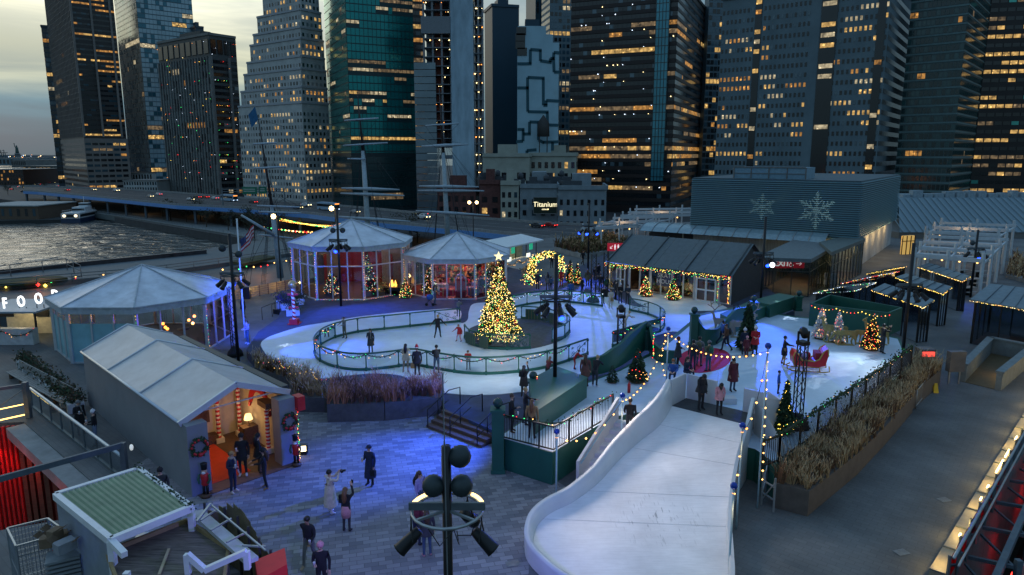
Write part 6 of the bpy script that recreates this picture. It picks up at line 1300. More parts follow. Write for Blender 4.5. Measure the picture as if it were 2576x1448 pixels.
# --- grass planters
corten = M('grey_planter_metal', (.10,.10,.11), .6, .2, var=.15); browng = [M('dry_grass', (.42,.29,.15), .95, var=.2, scale=2), M('dry_grass_dark', (.14,.075,.04), .95, var=.2), M('seed_heads', (.52,.4,.25), .95)]
purp = [M('plum_grass', (.46,.2,.12), .95, var=.2), M('plum_grass_dark', (.16,.08,.065), .95), M('pink_seed_heads', (.5,.28,.22), .95)]
def planter(name, label, pts, h, z=0, gh=1.0, dens=120, leaf=browng, mat=None, inset=.06, seg=False, w=.028):
 ps = [G(u,v,z+h) for u, v in pts]; rt = thing(name, label, 'planter', (sum(p.x for p in ps)/len(ps), sum(p.y for p in ps)/len(ps), z)); b = B(); b.prism([(p.x,p.y) for p in ps], z+.006, z+h); b.build('box', mat or corten, rt)
 cx = sum(p.x for p in ps)/len(ps); cyy = sum(p.y for p in ps)/len(ps); g = B(); rr = random.Random(int(pts[0][0]*3+pts[0][1]))
 tri = [(ps[0], ps[k], ps[k+1]) for k in range(1, len(ps)-1)]
 for a, c, e in tri:
  ar = abs((c-a).cross(e-a).z)/2; n = int(ar*dens)
  for _ in range(n):
   r1, r2 = rr.random(), rr.random()
   if r1+r2 > 1: r1, r2 = 1-r1, 1-r2
   p = a+(c-a)*r1+(e-a)*r2; tc = Vector((round(p.x/.42+.3*math.sin(p.y*5))*.42, round(p.y/.42)*.42, p.z)); off = (p-tc)*1.0; p = tc.lerp(p, .55); cl = .8+.35*math.sin(p.x*3.1+1.3)*math.sin(p.y*2.7)+.15*math.sin(p.x*7+p.y*5); H_ = gh*cl*rr.uniform(.55,1.1); an = math.atan2(off.y, off.x)+rr.gauss(0,.8); le = (.15+off.length*1.3+rr.gauss(0,.1))*H_; dx, dy = math.cos(an)*le, math.sin(an)*le; H_ *= 1-.35*min(1,off.length/.25)*rr.random(); sx, sy = math.sin(an)*w, -math.cos(an)*w
   if rr.random() < .5: sx, sy = rr.uniform(-w,w), rr.uniform(-w,w)
   tf = random.Random(int(tc.x*53)*7919+int(tc.y*97)).random();
   if tf < .1: continue
   H_ *= .6+.5*tf; pt_ = math.sin(tc.x*2.1+tc.y*1.3)+.8*math.sin(tc.y*3.3-tc.x); g.m = 1 if pt_ > .5 or rr.random() < .25 else 0; hd_ = .25 if pt_ > .5 else .6; m_ = p+Vector((dx*.3,dy*.3,H_*.6)); t = p+Vector((dx,dy,H_))
   g.add([p+Vector((sx,sy,0)), p-Vector((sx,sy,0)), m_-Vector((sx,sy,0)), m_+Vector((sx,sy,0)), t], [(0,1,2,3),(3,2,4)])
   if rr.random() < hd_: g.m = 2; k_ = Vector((rr.uniform(-1,1),rr.uniform(-1,1),0))*w*1.3; t2 = m_.lerp(t, .75); g.add([t2-k_, t2+k_, t+Vector((0,0,.08))+k_*.4, t+UP*.08-k_*.4], [(0,1,2,3)])
 g.build('grass', leaf, rt, kind='stuff'); return rt
planter('grass_planter', 'grey metal planter with plum coloured ornamental grass, right half behind the plaza', [(968,1014),(1110,1000),(1114,966),(975,975)], .95, gh=1.15, leaf=purp, dens=380, w=.014)
planter('grass_planter', 'grey metal planter with plum coloured ornamental grass, left half behind the plaza', [(822,1018),(966,1014),(973,975),(835,972)], .95, gh=1.15, leaf=purp, dens=380, w=.014)
planter('grass_planter', 'planter of brown grass with fairy lights right of the entrance tent', [(745,1000),(822,1002),(800,950),(720,935)], .8, gh=1.1, leaf=browng, dens=320, w=.015)
planter('grass_planter', 'planter of brown grass strung with fairy lights behind the entrance tent roof', [(640,925),(735,955),(720,925),(640,895)], .8, gh=1.0, leaf=browng, dens=320, w=.015)
for k in range(3): a = G(650+40*k,912+14*k,1.6); string('string_lights', 'tangled fairy lights lying in the brown grass, %s strand' % ['left','middle','right'][k], [a, a+Vector((1.0,.4,.1)), a+Vector((1.6,-.6,-.1)), a+Vector((2.4,.1,-.2))], .22, .016, ['warm','yellow','red'], sag=.1, wire=False)
rp = [((1946,1215),(2036,1237),(2160,1140),(2063,1108),'front'),((2063,1108),(2160,1140),(2230,1070),(2146,1040),'second'),((2146,1040),(2230,1070),(2300,992),(2232,968),'third'),((2240,962),(2300,985),(2368,930),(2310,905),'farthest')]
for a, c, e, f, nm in rp: planter('grass_planter', 'bronze grey planter box of tall dry golden grass beside the long railing, '+nm+' one', [a,c,e,f], 1.0, gh=1.05, dens=380, w=.013, mat=M('bronze_planter', (.10,.085,.075), .6, .1, var=.12))
planter('grass_planter', 'dark grass bed beside the left pergola', [(1395,622),(1465,640),(1600,622),(1530,600)], .6, gh=1.7, dens=30, leaf=[M('olive_grass', (.10,.09,.03), .95), M('dry_grass_dark'), M('dry_grass')], mat=m_conc, w=.07)
planter('grass_planter', 'low dry grass bed at the right edge beyond the big cabin', [(2530,690),(2640,720),(2640,660),(2550,650)], .4, gh=1.4, dens=25, leaf=browng, mat=m_conc, w=.06)
# --- lamp masts
def mast(label, u, vb, z, vt, vring, kinds=6, blue=(), disks=(), big=False, name='light_mast', Y=None, stadium=True):
 p = G(u, vb, z) if Y is None else Vector((GX(1125, vring, Y).x, Y, z)); zt = ZV(p.y, vt); zr = ZV(p.y, vring); rt = thing(name, label, 'light mast', p, 'black lighting masts'); b = B(); b.tube([p, (p.x,p.y,zt)], .1, 10); b.build('pole', m_black, rt)
 c = Vector((p.x,p.y,zr)); b = B(); b.tube([c+Vector((.72*math.cos(t),.72*math.sin(t),0)) for t in [2*PI*k/20 for k in range(20)]], .035, 6, closed=True)
 for t in (R(215),R(325),R(90)): b.bar(c, c+Vector((.72*math.cos(t),.72*math.sin(t),0)), .05)
 b.build('ring', m_steel if big else m_black, rt); b = B(); b.bar(c+Vector((-.78,-.02,.1)), c+Vector((.78,-.02,.1)), .06, .16); b.build('crossbar', M('grey_bar', (.12,.15,.17), .5, .4), rt)
 for k in range(kinds):
  t = 2*PI*(k+.5)/kinds if not big else (R(196),R(344),R(60))[k]; q = c+Vector((.74*math.cos(t),.74*math.sin(t),0)); dr = Vector((math.cos(t)*.6,math.sin(t)*.6,-.55)).normalized(); b = B(); e = q-UP*.5
  b.tube([q, q-UP*.12], .02, 4); b.tube([e+dr*-.22, e+dr*.0, e+dr*.3, e+dr*.34], [.1,.13,.15,.16], 10); b.bar(q-UP*.12, e+Vector((-dr.y,dr.x,0)).normalized()*.17, .025); b.bar(q-UP*.12, e-Vector((-dr.y,dr.x,0)).normalized()*.17, .025)
  lp = b.build('spotlight', m_black, rt)
  if k in blue: l = B(); l.ball(e+dr*.33, .15, 10); l.build('lens', em('lens_blue', (.01,.05,1), 9), lp)
 for dx, v in disks:
  q = Vector((p.x+dx, p.y-.02, ZV(p.y, v))); b = B(); t = Vector((dx*.3, .9, -.35)).normalized(); b.tube([q-t*.16, q-t*.1, q+t*.02, q+t*.06], [.07,.2,.23,.23], 16); b.bar(q-t*.1, (p.x,p.y,q.z+.1), .05); b.build('floodlight', M('matt_grey_housing', (.03,.045,.05), .5, .3), rt)
 return p, c
m1 = mast('black light mast with floodlight cups beside the left flag', 600, 912, 0, 588, 692, 5, blue=(1,), disks=((-.5,625),(.5,640)))
m2 = mast('black light mast in front of the tall round tent', 858, 770, .61, 525, 607, 6, blue=(4,), disks=((-.4,580),(.4,580)))
m3 = mast('black light mast standing on the green bar counter', 1396, 948, 2.46, 640, 752, 7, blue=(5,))
m4 = mast('black light mast with blue lamps beyond the arch of lights', 1479, 688, .61, 512, 570, 5, blue=(3,4,2))
m5 = mast('black light mast with bright blue and white lamps before the glass entrance', 1912, 775, 1.42, 545, 640, 6, blue=(4,))
m6 = mast('tall black light mast rising from the grass beside the right railing', 2266, 936, 0.01, 612, 721, 6)
m7 = mast('black light mast at the right by the pergola, farthest right', 2441, 748, 0.01, 579, 628, 5, blue=(3,), disks=((-.4,612),))
m8 = mast('big near light mast with steel ring and three round floodlights in the foreground', 0, 0, 0.01, 1122, 1284, 3, disks=((-.27,1222),(.30,1222),(.27,1148)), big=True, Y=12.9)
o = B(); q = m8[1]
for k, t in enumerate((R(155),R(25))): o.tube([q+Vector((.74*math.cos(t+i*.11),.74*math.sin(t+i*.11),.05)) for i in range(-4,5)], .04, 6)
ld = o.build('ring_lamp', em('lamp_warm_tube', (1,.62,.2), 4)); ld.parent = bpy.data.objects[[x.name for x in COL.objects if x.get('label','').startswith('big near')][0]]; ld.location -= ld.parent.location
for k in range(3): b = B(); t = R(240+k*45); b.tube([q+Vector((.7*math.cos(t),.7*math.sin(t),0)), q+Vector((.5*math.cos(t+.3),.5*math.sin(t+.3),-.5)), q+Vector((.2,-.1,-.3-.1*k))], .012, 4); c = b.build('cable', m_black, ld.parent)
b = B(); b.tube([(q.x+.02,q.y-.1,.02),(q.x-.03,q.y-.1,9.0)], .018, 4); tag(b.build('antenna_rod', m_steel), 'thin grey whip rod standing beside the big near light mast', 'rod')
b = B(); b.ball((m5[1].x+.5,m5[1].y-.6,m5[1].z-.75), .2, 8); o = b.build('lamp', em('lens_white', (.9,.95,1), 7), bpy.data.objects[[x.name for x in COL.objects if x.get('label','').startswith('black light mast with bright')][0]])
# blue wash from the real lamps on the masts
def wash(src, tgt, pw, size=50, col=BLUE, blend=.8): spot('blue_wash', src, tgt, pw, col, size, blend, .15)
BW = 5.5
wash(m2[1]-UP*.7, G(900,800,.6), 1500*BW, 110); wash(m2[1]+Vector((0,-.8,-.7)), G(1050,780,.6), 900*BW, 90)
wash(m1[1]+Vector((.5,0,-.7)), G(660,800,0), 1700*BW, 75); wash(m1[1]+Vector((.6,-.3,-.7)), G(800,880,.6), 1500*BW, 42)
wash(m3[1]+Vector((-.3,-.8,-.8)), G(1010,1160,0), 2600*BW, 48); wash(m3[1]+Vector((-.6,-.6,-.8)), G(1000,1060,.1), 350*BW, 46)
wash(m3[1]+Vector((-.4,-.5,-.8)), G(880,960,.6), 800*BW, 40); wash(m4[1]+Vector((0,-.6,-.7)), G(1440,750,.6), 1300*BW, 95)
wash(m5[1]+Vector((-.5,-.5,-.8)), G(1690,815,.6), 900*BW, 55); wash(m5[1]+Vector((-.2,-.8,-.8)), G(1800,950,1.4), 2300*BW, 60); wash(m7[1]-UP*.7, G(2420,800,0), 700*BW, 70)
wash(m8[1]+Vector((-.75,.5,-.6)), G(1000,1300,0), 260*BW, 130, (.2,.16,1))
spot('plaza_flood', m3[1]+Vector((-.5,-.7,-.8)), G(1180,960,.6), 600, (.85,.9,1), 70, .8, .2)
spot('rink_flood', m4[1]+Vector((-.2,-.6,-.7)), G(1350,860,.6), 1500, (.85,.93,1), 80, .8, .2); spot('rink_flood', m3[1]+Vector((-.2,.6,-.7)), G(1080,860,.6), 1300, (.8,.9,1), 85, .8, .2)
spot('deck_flood', m6[1]+Vector((-.5,.2,-.7)), G(2050,930,1.4), 1500, (.75,.88,1), 70, .8, .2); spot('slide_flood', m3[1]+Vector((.5,-.6,-.7)), G(1650,1230,.3), 2800, (1,.87,.82), 80, 1, 1.2)
spot('sleigh_spot', m6[1]+Vector((-.6,-.2,-.7)), G(2060,925,1.4), 900, (1,.8,.72), 26, .3, .05)
for (u, v, m_, s_, pw, zz) in ((1130,740,m2,16,1500,.6),(870,795,m1,13,1700,.6),(720,870,m1,12,2200,.6),(1000,835,m3,15,1800,.6),(1440,1010,m3,12,900,.6),(2060,945,m6,17,3000,1.4),(1330,1000,m3,10,900,.6),(2160,905,m6,22,1500,1.4),(1980,800,m5,20,1400,1.4)):
 spot('snowflake_projector', m_[1]+Vector((0,-.5,-.8)), G(u,v,zz), pw, (.8,.88,1), s_, 0, .01, gobo=True)
# --- lattice towers with moving heads
def truss(label, u, vb, z, vt, w=.32, head=True, rzz=.4):
 p = G(u, vb, z); h = ZV(p.y, vt)-z; rt = thing('lattice_tower', label, 'lattice tower', p, 'black lattice lighting towers'); b = B(); n = int(h/.42)
 for i in (-1,1):
  for j in (-1,1): b.tube([p+Vector((i*w/2,j*w/2,0)), p+Vector((i*w/2,j*w/2,h))], .03, 5)
 for k in range(n):
  z0_, z1_ = h*k/n, h*(k+1)/n; s_ = 1 if k % 2 else -1
  for a, c in (((-1,-1),(1,-1)),((1,-1),(1,1)),((1,1),(-1,1)),((-1,1),(-1,-1))): b.tube([p+Vector((a[0]*w/2*s_,a[1]*w/2*s_,z0_)), p+Vector((c[0]*w/2*s_,c[1]*w/2*s_,z1_))], .016, 4)
 b.build('lattice', m_black, rt); b = B(); b.obox(p, (.8,.8,.05), rzz); b.lathe(p, [(.55,0),(.5,.25),(.2,.6),(.15,.62)], 8); b.build('weighted_base', M('black_cloth', (.012,.014,.018), .95), rt)
 if head:
  q = p+UP*h; b = B(); b.obox(q, (.4,.4,.16), rzz); b.bar(q+Vector((-.22,0,.16)), q+Vector((-.22,0,.6)), .07); b.bar(q+Vector((.22,0,.16)), q+Vector((.22,0,.6)), .07); b.tube([q+Vector((0,.16,.66)), q+Vector((0,.05,.6)), q+Vector((0,-.2,.44))], [.13,.19,.17], 10); b.build('moving_head', m_black, rt)
truss('black lattice tower with a moving lamp by the curved green wall', 1559, 905, 1.42, 800); truss('black lattice tower with a moving lamp in front of the red sleigh', 2004, 1075, 1.42, 868); truss('black lattice tower beside the left light mast', 592, 895, 0.01, 722, head=False); truss('black lattice tower left of the skate house entrance', 1492, 760, .62, 640, head=False, w=.4); truss('second black lattice tower left of the skate house', 1523, 745, .62, 636, head=False, w=.4); truss('black lattice tower among the reindeer and dark fir', 1850, 822, 1.42, 768, head=False)
# --- pale poles with blue balls and string lights
balls = {}
def bpole(key, u, vb, z, vt, lab):
 p = G(u, vb, z); zt = ZV(p.y, vt); rt = thing('string_pole', lab, 'pole', p, 'pale poles with blue balls'); b = B(); b.tube([p, (p.x,p.y,zt-.1)], .035, 8); b.build('pole', M('pale_blue_pole', (.33,.5,.58), .4), rt); b = B(); b.ball((p.x,p.y,zt), .12, 12); b.build('ball', M('cobalt_ball', (.01,.05,.35), .15, .3), rt); balls[key] = Vector((p.x,p.y,zt-.2))
bpole('A',1399,1252,0.01,1086,'pale pole with blue ball in front of the dark green wall'); bpole('B',1561,1175,0.01,996,'pale pole with blue ball beside the white stairs'); bpole('C',1676,960,1.42,828,'pale pole with blue ball at the left of the slide top'); bpole('D',1905,1278,0.01,871,'tallest pale pole with blue ball right of the slide top'); bpole('E',1852,1330,0.01,1071,'pale pole with blue ball halfway down the right slide wall'); bpole('F',1833,1442,0.01,1223,'pale pole with blue ball lowest on the right of the slide')
for a, c, lab in (('A','B','string of warm bulbs from the dark green wall to the white stairs'),('B','C','string of warm bulbs from the white stairs up to the slide top'),('C','D','string of warm bulbs across the top of the slide'),('D','E','string of warm bulbs down the right side of the slide, upper span'),('E','F','string of warm bulbs down the right side of the slide, lower span')):
 string('string_lights', lab, [balls[a], balls[c]], .55, .045, ['warm','orange','warm'], sag=.75 if a != 'C' else .6)
p = balls['D']; string('string_lights', 'warm bulbs hanging straight down the tallest pale pole', [p, (p.x+.12,p.y,1.2)], .35, .042, ['warm'], sag=.0); p = balls['C']; string('string_lights', 'warm bulbs bunched down the pole at the slide top', [p+Vector((-.15,0,-.1)), (p.x-.3,p.y,p.z-1.2), (p.x-.1,p.y,1.8)], .3, .042, ['warm'], sag=.1)
for k in 'BCDEF': point('string_glow', balls[k]+Vector((0,-.3,-.5)), 7, (1,.6,.3), .1)
# ================= entrance tent
def entrance():
 FL, FR = G(484,1252,0), G(750,1161,0); d = (FR-FL).normalized(); W = (FR-FL).length; n = Vector((-d.y,d.x,0)); D = 14.3; he = 3.05; hr = 4.0; o = lambda s_, t, z=0: FL+d*s_+n*t+UP*z
 rt = thing('entrance_tent', 'long grey walled tent with pale pitched roof and a warm candy striped doorway', 'tent', FL); wl = M('grey_fabric_wall', (.21,.225,.25), .7, var=.06, scale=.7, bump=.1); m = W*.5
 b = B(); t0 = .55
 for k in range(3):
  a, c = t0+k*(D-t0)/3+(.03 if k else 0), t0+(k+1)*(D-t0)/3
  for s0, z0_, s1, z1_ in ((-.06,he-.1,m,hr),(W+.05,he+.0,m,hr)):
   rows = []
   for j in range(7):
    for i in range(5): f = j/6; g_ = i/4; p = o(s0+(s1-s0)*f, a+(c-a)*g_, z0_+(z1_-z0_)*f-.05*math.sin(PI*g_)*math.sin(PI*f)); rows.append(p)
   b.add(rows, [(j*5+i,j*5+i+1,(j+1)*5+i+1,(j+1)*5+i) for j in range(6) for i in range(4)], True)
 b.build('roof', M('pale_roof_membrane', (.46,.47,.49), .45, var=.08, scale=1.2, bump=.25), rt); b = B()
 for t in (t0, t0+(D-t0)/3, t0+2*(D-t0)/3, D):
  b.tube([o(-.08,t,he-.08), o(m,t,hr+.03), o(W+.06,t,he+.02)], .05, 6)
 b.tube([o(-.08,t0,he-.1), o(-.08,D,he-.1)], .06, 6); b.bar(o(-.1,t0-.06,he-.16), o(m,t0-.06,hr-.06), .08, .24); b.bar(o(m,t0-.06,hr-.06), o(W+.05,t0-.06,he-.02), .08, .24); b.bar(o(.3,t0+.1,he+.1), o(W-.3,t0+.1,he+.1), .05)
 b.build('roof_frame', m_alu, rt); b = B()
 pw_l = .78; pw_r = .72
 b.prism([((o(*q)).x,(o(*q)).y) for q in ((0,0),(pw_l,0),(pw_l,.5),(.15,.6),(.15,D),(0,D))], .006, he-.15); b.build('left_wall', wl, rt); b = B(); b.prism([(o(*q).x,o(*q).y) for q in ((W-pw_r,0),(W,0),(W,D),(W-.15,D),(W-.15,.7),(W-pw_r,.7))], .006, he-.1); b.build('right_wall', wl, rt)
 b = B(); b.prism([(o(*q).x,o(*q).y) for q in ((.15,D-.1),(W-.15,D-.1),(W-.15,D),(.15,D))], .006, he); b.build('back_wall', wl, rt)
 b = B(); cw = M('cream_interior', (.62,.55,.42), .8, var=.05); b.prism([(o(*q).x,o(*q).y) for q in ((W-.28,.75),(W-.16,.75),(W-.16,D-.15),(W-.28,D-.15))], .01, he-.2); b.prism([(o(*q).x,o(*q).y) for q in ((.16,.65),(.22,.65),(.22,D-.15),(.16,D-.15))], .01, he-.3); b.prism([(o(*q).x,o(*q).y) for q in ((.3,5.2),(W-.3,5.2),(W-.3,5.3),(.3,5.3))], .01, he-.2); b.build('interior_wall', cw, rt)
 b = B(); b.prism([(o(*q).x,o(*q).y) for q in ((.2,-.3),(W-.3,-.3),(W-.3,5.1),(.2,5.1))], .006, .03); b.build('floor', m_bronze, rt); b = B(); b.prism([(o(*q).x,o(*q).y) for q in ((.95,.5),(2.6,.5),(2.6,5.0),(.95,5.0))], .032, .045); b.build('carpet', M('orange_red_carpet', (.6,.06,.02), .9, var=.05), rt)
 for s_, t, h_ in ((2.9,4.4,2.7),(W-.5,1.7,2.2),(W-.55,4.5,2.7)):
  b = B(); c = o(s_,t,.25); K = 26; b.m = 1; b.obox(c-UP*.24, (.36,.36,.25), .7)
  for k in range(K): b.m = k % 2; b.lathe(c+UP*(h_*k/K), [(.095,0),(.095,h_/K)], 12)
  b.build('striped_column', [MC['red_paint'], M('cream_paint', (.75,.7,.6), .6)], rt)
 b = B(); c = o(W-.33,2.7,1.7); q = [c+n*(1.0*math.cos(t))+UP*(1.0*math.sin(t)) for t in [PI*k/14 for k in range(15)]]; 
 for a, e in zip(q, q[1:]): b.bar(a, e, .09, .28)
 b.build('red_arch', M('red_paint'), rt)
 b = B(); b.obox(o(W-.6,3.4,0), (.7,.5,.85), .75); b.obox(o(W-.5,1.6,2.25), (.5,.9,.25), .75); b.obox(o(2.2,5.05,0.9), (1.1,.08,1.8), .75); b.obox(o(2.2,4.6,0.04), (1.3,.5,.4), .75); b.build('cabinet', m_bronze, rt)
 rt2 = thing('table_lamp', 'glowing cream table lamp on the cabinet inside the entrance tent', 'lamp', o(W-.6,3.4,.86)); c = o(W-.6,3.4,.86); b = B(); b.lathe(c, [(.09,0),(.03,.05),(.03,.32)], 8); b.build('base', m_bronze, rt2); b = B(); b.lathe(c+UP*.28, [(.2,0),(.13,.26)], 12); b.build('shade', em('lampshade', (1,.68,.3), 1.8), rt2); point('lamp_glow', c+Vector((-.25,-.2,.45)), 16, (1,.62,.26), .08); point('lamp_glow', o(1.9,2.6,2.6), 44, (1,.5,.15), .15)
 b = B(); b.prism([(o(*q).x,o(*q).y) for q in ((W+.02,1.2),(W+.35,1.2),(W+.35,D-1),(W+.02,D-1))], he-.25, he+.05); b.build('gutter_beam', M('dark_trim'), rt)
 b = B(); c = o(W+.18,-.0,he-.7); b.obox(c, (.34,.5,.62), math.atan2(d.y,d.x)); tag(b.build('sign_box', M('red_paint')), 'small red box sign at the top right corner of the entrance tent', 'sign box')
 return o, d, n, W
eo, ed, en, eW = entrance()
def wreath(label, c, nrm, r=.3):
 rt = thing('wreath', label, 'wreath', c, 'wreaths on the entrance tent'); b = B(); x = nrm.cross(UP).normalized(); rr = random.Random(3)
 for k in range(170): t = rr.random()*2*PI; q = c+(x*math.cos(t)+UP*math.sin(t))*(r+rr.gauss(0,.05))+nrm*rr.uniform(0,.1); s_ = rr.uniform(.03,.06); b.octa(q, s_)
 b.build('greenery', gar, rt); b = B()
 for k in range(16): t = rr.random()*2*PI; q = c+(x*math.cos(t)+UP*math.sin(t))*r+nrm*.1; b.ball(q, .055, 6)
 b.build('bauble', m_red, rt)
 b = B(); b.ball(c-UP*r+nrm*.12, .1, 6); b.build('bow', m_red, rt)
wreath('red and green wreath on the left pillar of the entrance tent', eo(.38,-.05,2.0), -en); wreath('red and green wreath on the right pillar of the entrance tent', eo(eW-.33,-.05,1.95), -en)
def nutcracker(label, p):
 rt = thing('nutcracker', label, 'nutcracker', p, 'nutcracker soldiers'); b = B(); b.lathe(p, [(.2,0),(.2,.12)], 12); b.build('base', M('brown_base', (.08,.04,.02), .6), rt)
 for i in (-.07,.07): b = B(); b.tube([p+Vector((i,0,.12)), p+Vector((i,0,.55))], [.05,.06], 8); b.build('leg', m_black if i else m_black, rt)
 b = B(); b.lathe(p+UP*.5, [(.12,0),(.15,.05),(.13,.2),(.16,.42),(.1,.5)], 12); b.build('coat', m_red, rt); b = B()
 for i in (-1,1): b.tube([p+Vector((i*.18,-.02,.95)), p+Vector((i*.23,-.06,.75)), p+Vector((i*.16,-.14,.62))], .045, 6)
 b.build('arm', M('green_sleeve', (.02,.1,.05), .6), rt); b = B(); b.lathe(p+UP*.98, [(.09,0),(.11,.08),(.09,.18)], 10); b.build('head', M('painted_face', (.55,.32,.22), .6), rt); b = B(); b.lathe(p+UP*1.02+Vector((0,-.06,0)), [(.02,-.06),(.09,.0),(.05,.07)], 8); b.build('beard', m_white, rt); b = B(); b.lathe(p+UP*1.15, [(.11,0),(.12,.22),(.13,.24)], 12); b.build('hat', m_black, rt)
nutcracker('nutcracker soldier in red at the foot of the left tent pillar', eo(.4,-.35,.008)); nutcracker('nutcracker soldier in red at the foot of the right tent pillar', eo(eW-.25,-.35,.008))
fairy('fairy_lights', 'coloured fairy lights down the right outer edge of the entrance tent', [eo(eW+.05,-.08,2.9), eo(eW+.05,-.08,.1)], .09, .022, ('yellow','red','green','warm'))
p = G(765,1142,0.01); rt = thing('uplight', 'bright square uplight on the paving right of the entrance tent', 'floodlight', p); b = B(); b.obox(p, (.3,.25,.12)); b.obox(p+UP*.14, (.36,.2,.3), .2, ); b.build('housing', m_black, rt); b = B(); b.obox(p+Vector((-.02,-.13,.17)), (.3,.02,.24), .2); b.build('lens', em('uplight_lens', (1,.8,.45), 5), rt); spot('uplight_beam', p+Vector((-.1,-.1,.5)), eo(eW-.3,-.05,1.6), 60, (1,.75,.45), 110, .8)
# --- bench and box planters on the left
rt = thing('long_bench', 'long weathered slatted bench with backrest on the left walkway', 'bench', G(80,960,0)); s0, s1 = G(22,935,.45), G(165,1015,.45); d = (s1-s0).normalized(); n = Vector((-d.y,d.x,0)); b = B()
for k in range(5): b.bar(s0+n*(.13*k-.1), s1+n*(.13*k-.1), .1, .05)
b.build('seat', M('silver_wood'), rt); b = B()
for k in range(4): b.bar(s0+n*.58+UP*(.15+.13*k), s1+n*.58+UP*(.15+.13*k), .04, .1)
b.build('backrest', M('silver_wood'), rt); b = B()
for k in range(6): q = s0.lerp(s1, k/5); b.bar(Vector((q.x,q.y,.01))+n*.15, q+n*.15-UP*.04, .12, .4)
b.build('leg', M('dark_wood'), rt)
wp = M('white_planter', (.55,.58,.6), .5, var=.05); lfp = [M('shrub_leaf', (.03,.06,.03), .9, var=.3), M('shrub_leaf_brown', (.08,.06,.035), .9)]
a0, a1 = G(60,905,.5), G(188,1012,.5)
def shrubbox(name, label, p, s_=.55, h=.5, hh=.45, n=170, rz=.0, grp='white planter boxes', leaf=lfp):
 rt = thing(name, label, 'planter', p, grp); b = B(); b.obox(p, (s_,s_,h), rz); b.build('box', wp, rt); b = B(); rr = random.Random(int(p.x*50))
 for k in range(n):
  q = p+Vector((rr.gauss(0,s_*.32), rr.gauss(0,s_*.32), h+abs(rr.gauss(0,hh*.55)))); u = Vector((rr.gauss(0,1),rr.gauss(0,1),rr.gauss(0,1))).normalized()*.1; w = u.orthogonal().normalized()*.04; b.m = rr.randrange(2); b.add([q-u,q+w,q+u,q-w], [(0,1,2,3)])
 b.build('shrub', leaf, rt)
for k in range(9): shrubbox('planter_box', 'white planter box with a dark shrub in the row behind the long bench', a0.lerp(a1, k/8)-UP*.49, .75, .5, .5, 240, .7)
shrubbox('planter_box', 'last white planter box standing beside the entrance tent wall', G(176,1022,.01), .6, .65, .35, 200, .7)
for k, (u, v) in enumerate(((712,775),(725,785),(738,800),(752,772))): shrubbox('planter_box', ['white tub with purple heather by the barber pole, back left', 'white tub with purple heather by the barber pole, middle', 'white tub with dark shrub just left of the barber pole', 'white tub with conifer behind the barber pole'][k], G(u,v,.35), 1.0, .75, .55, 300, .3, 'white tubs by the barber pole', [M('heather', (.06,.04,.14), .9), MC['shrub_leaf']] if k < 2 else lfp)
# barber striped pole with gold ball
p = G(741,815,.61); rt = thing('striped_pole', 'red and white candy striped pole with a gold ball and red base', 'pole', p); b = B(); b.obox(p, (.6,.6,.38)); b.obox(p, (.85,.85,.05)); b.build('base', m_red, rt); b = B(); K = 22; H_ = 2.35
vs = []; n = 12
for k in range(45):
 for q in range(n): t = 2*PI*q/n; vs.append((p.x+.12*math.cos(t), p.y+.12*math.sin(t), p.z+.38+H_*k/44))
for k in range(44):
 for q in range(n): b.m = int((k+q*.5)//3) % 2; b.add([vs[k*n+q], vs[k*n+(q+1)%n], vs[(k+1)*n+(q+1)%n], vs[(k+1)*n+q]], [(0,1,2,3)])
b.build('striped_shaft', [m_red, m_white], rt); b = B(); b.ball(p+UP*3.0, .33, 16); b.build('ball', M('gold_ball', (.5,.38,.18), .3, .8), rt); b = B(); b.obox(p+UP*2.2, (.75,.2,.14)); b.obox(p+UP*1.2, (.7,.18,.12), .1); b.build('arrow_board', M('red_paint'), rt)
# --- pit on the left with red lit corrugated walls
redw = M('dark_red_corrugated', (.11,.014,.018), .5, .2, var=.12)
rt = thing('red_pit_wall', 'red lit corrugated wall below the left walkway edge', 'wall', G(60,1062,-4.5)); A, C1 = G(60,1064,0), G(253,1233,0); d = (C1-A).normalized(); n = Vector((d.y,-d.x,0)); n = n if n.x < 0 else -n; L = (C1-A).length; b = B()
for k in range(int(L/.16)): q = A+d*(k*.16); b.bar((q.x+n.x*.05,q.y+n.y*.05,-9), (q.x+n.x*.05,q.y+n.y*.05,-.62), .1)
b.build('corrugated_panel', redw, rt); b = B()
for k in range(9): q = A+d*(k*L/8)+n*.2; b.bar((q.x,q.y,-9), (q.x,q.y,-.5), .22)
b.build('post', M('dark_wood'), rt); b = B(); b.bar(A+n*.3-UP*.3, C1+n*.3-UP*.3, .9, .5); b.build('ledge', m_conc, rt)
B0 = G(-260,1085,0); b = B(); e = (A-B0).normalized(); Lb = (A-B0).length
for k in range(int(Lb/.22)): q = B0+e*(k*.22); b.bar((q.x,q.y-.05,-9), (q.x,q.y-.05,-.1), .12)
b.build('back_panel', M('red_corrugated', (.42,.02,.02), .5, var=.1), rt)
for k in range(3): q = A-e*(1.2+k*2.2)+Vector((0,-.9,-.7)); l = B(); l.obox(q, (.5,.1,.1)); l.build('red_lamp', em('red_tube', (1,.03,.02), 10), rt); spot('red_lamp', q, q+Vector((0,.9,-5)), 230, (1,.03,.015), 110, .8)
for k in range(2): q = A+d*(2.5+k*6)+n*1.2-UP*1.5; point('red_lamp', q, 60, (1,.04,.02), .3)
b = B(); b.poly([(-60,20,-9),(0,20,-9),(0,45,-9),(-60,45,-9)]); st(b, 'pit_floor', M('pit_floor', (.03,.02,.02), .9))
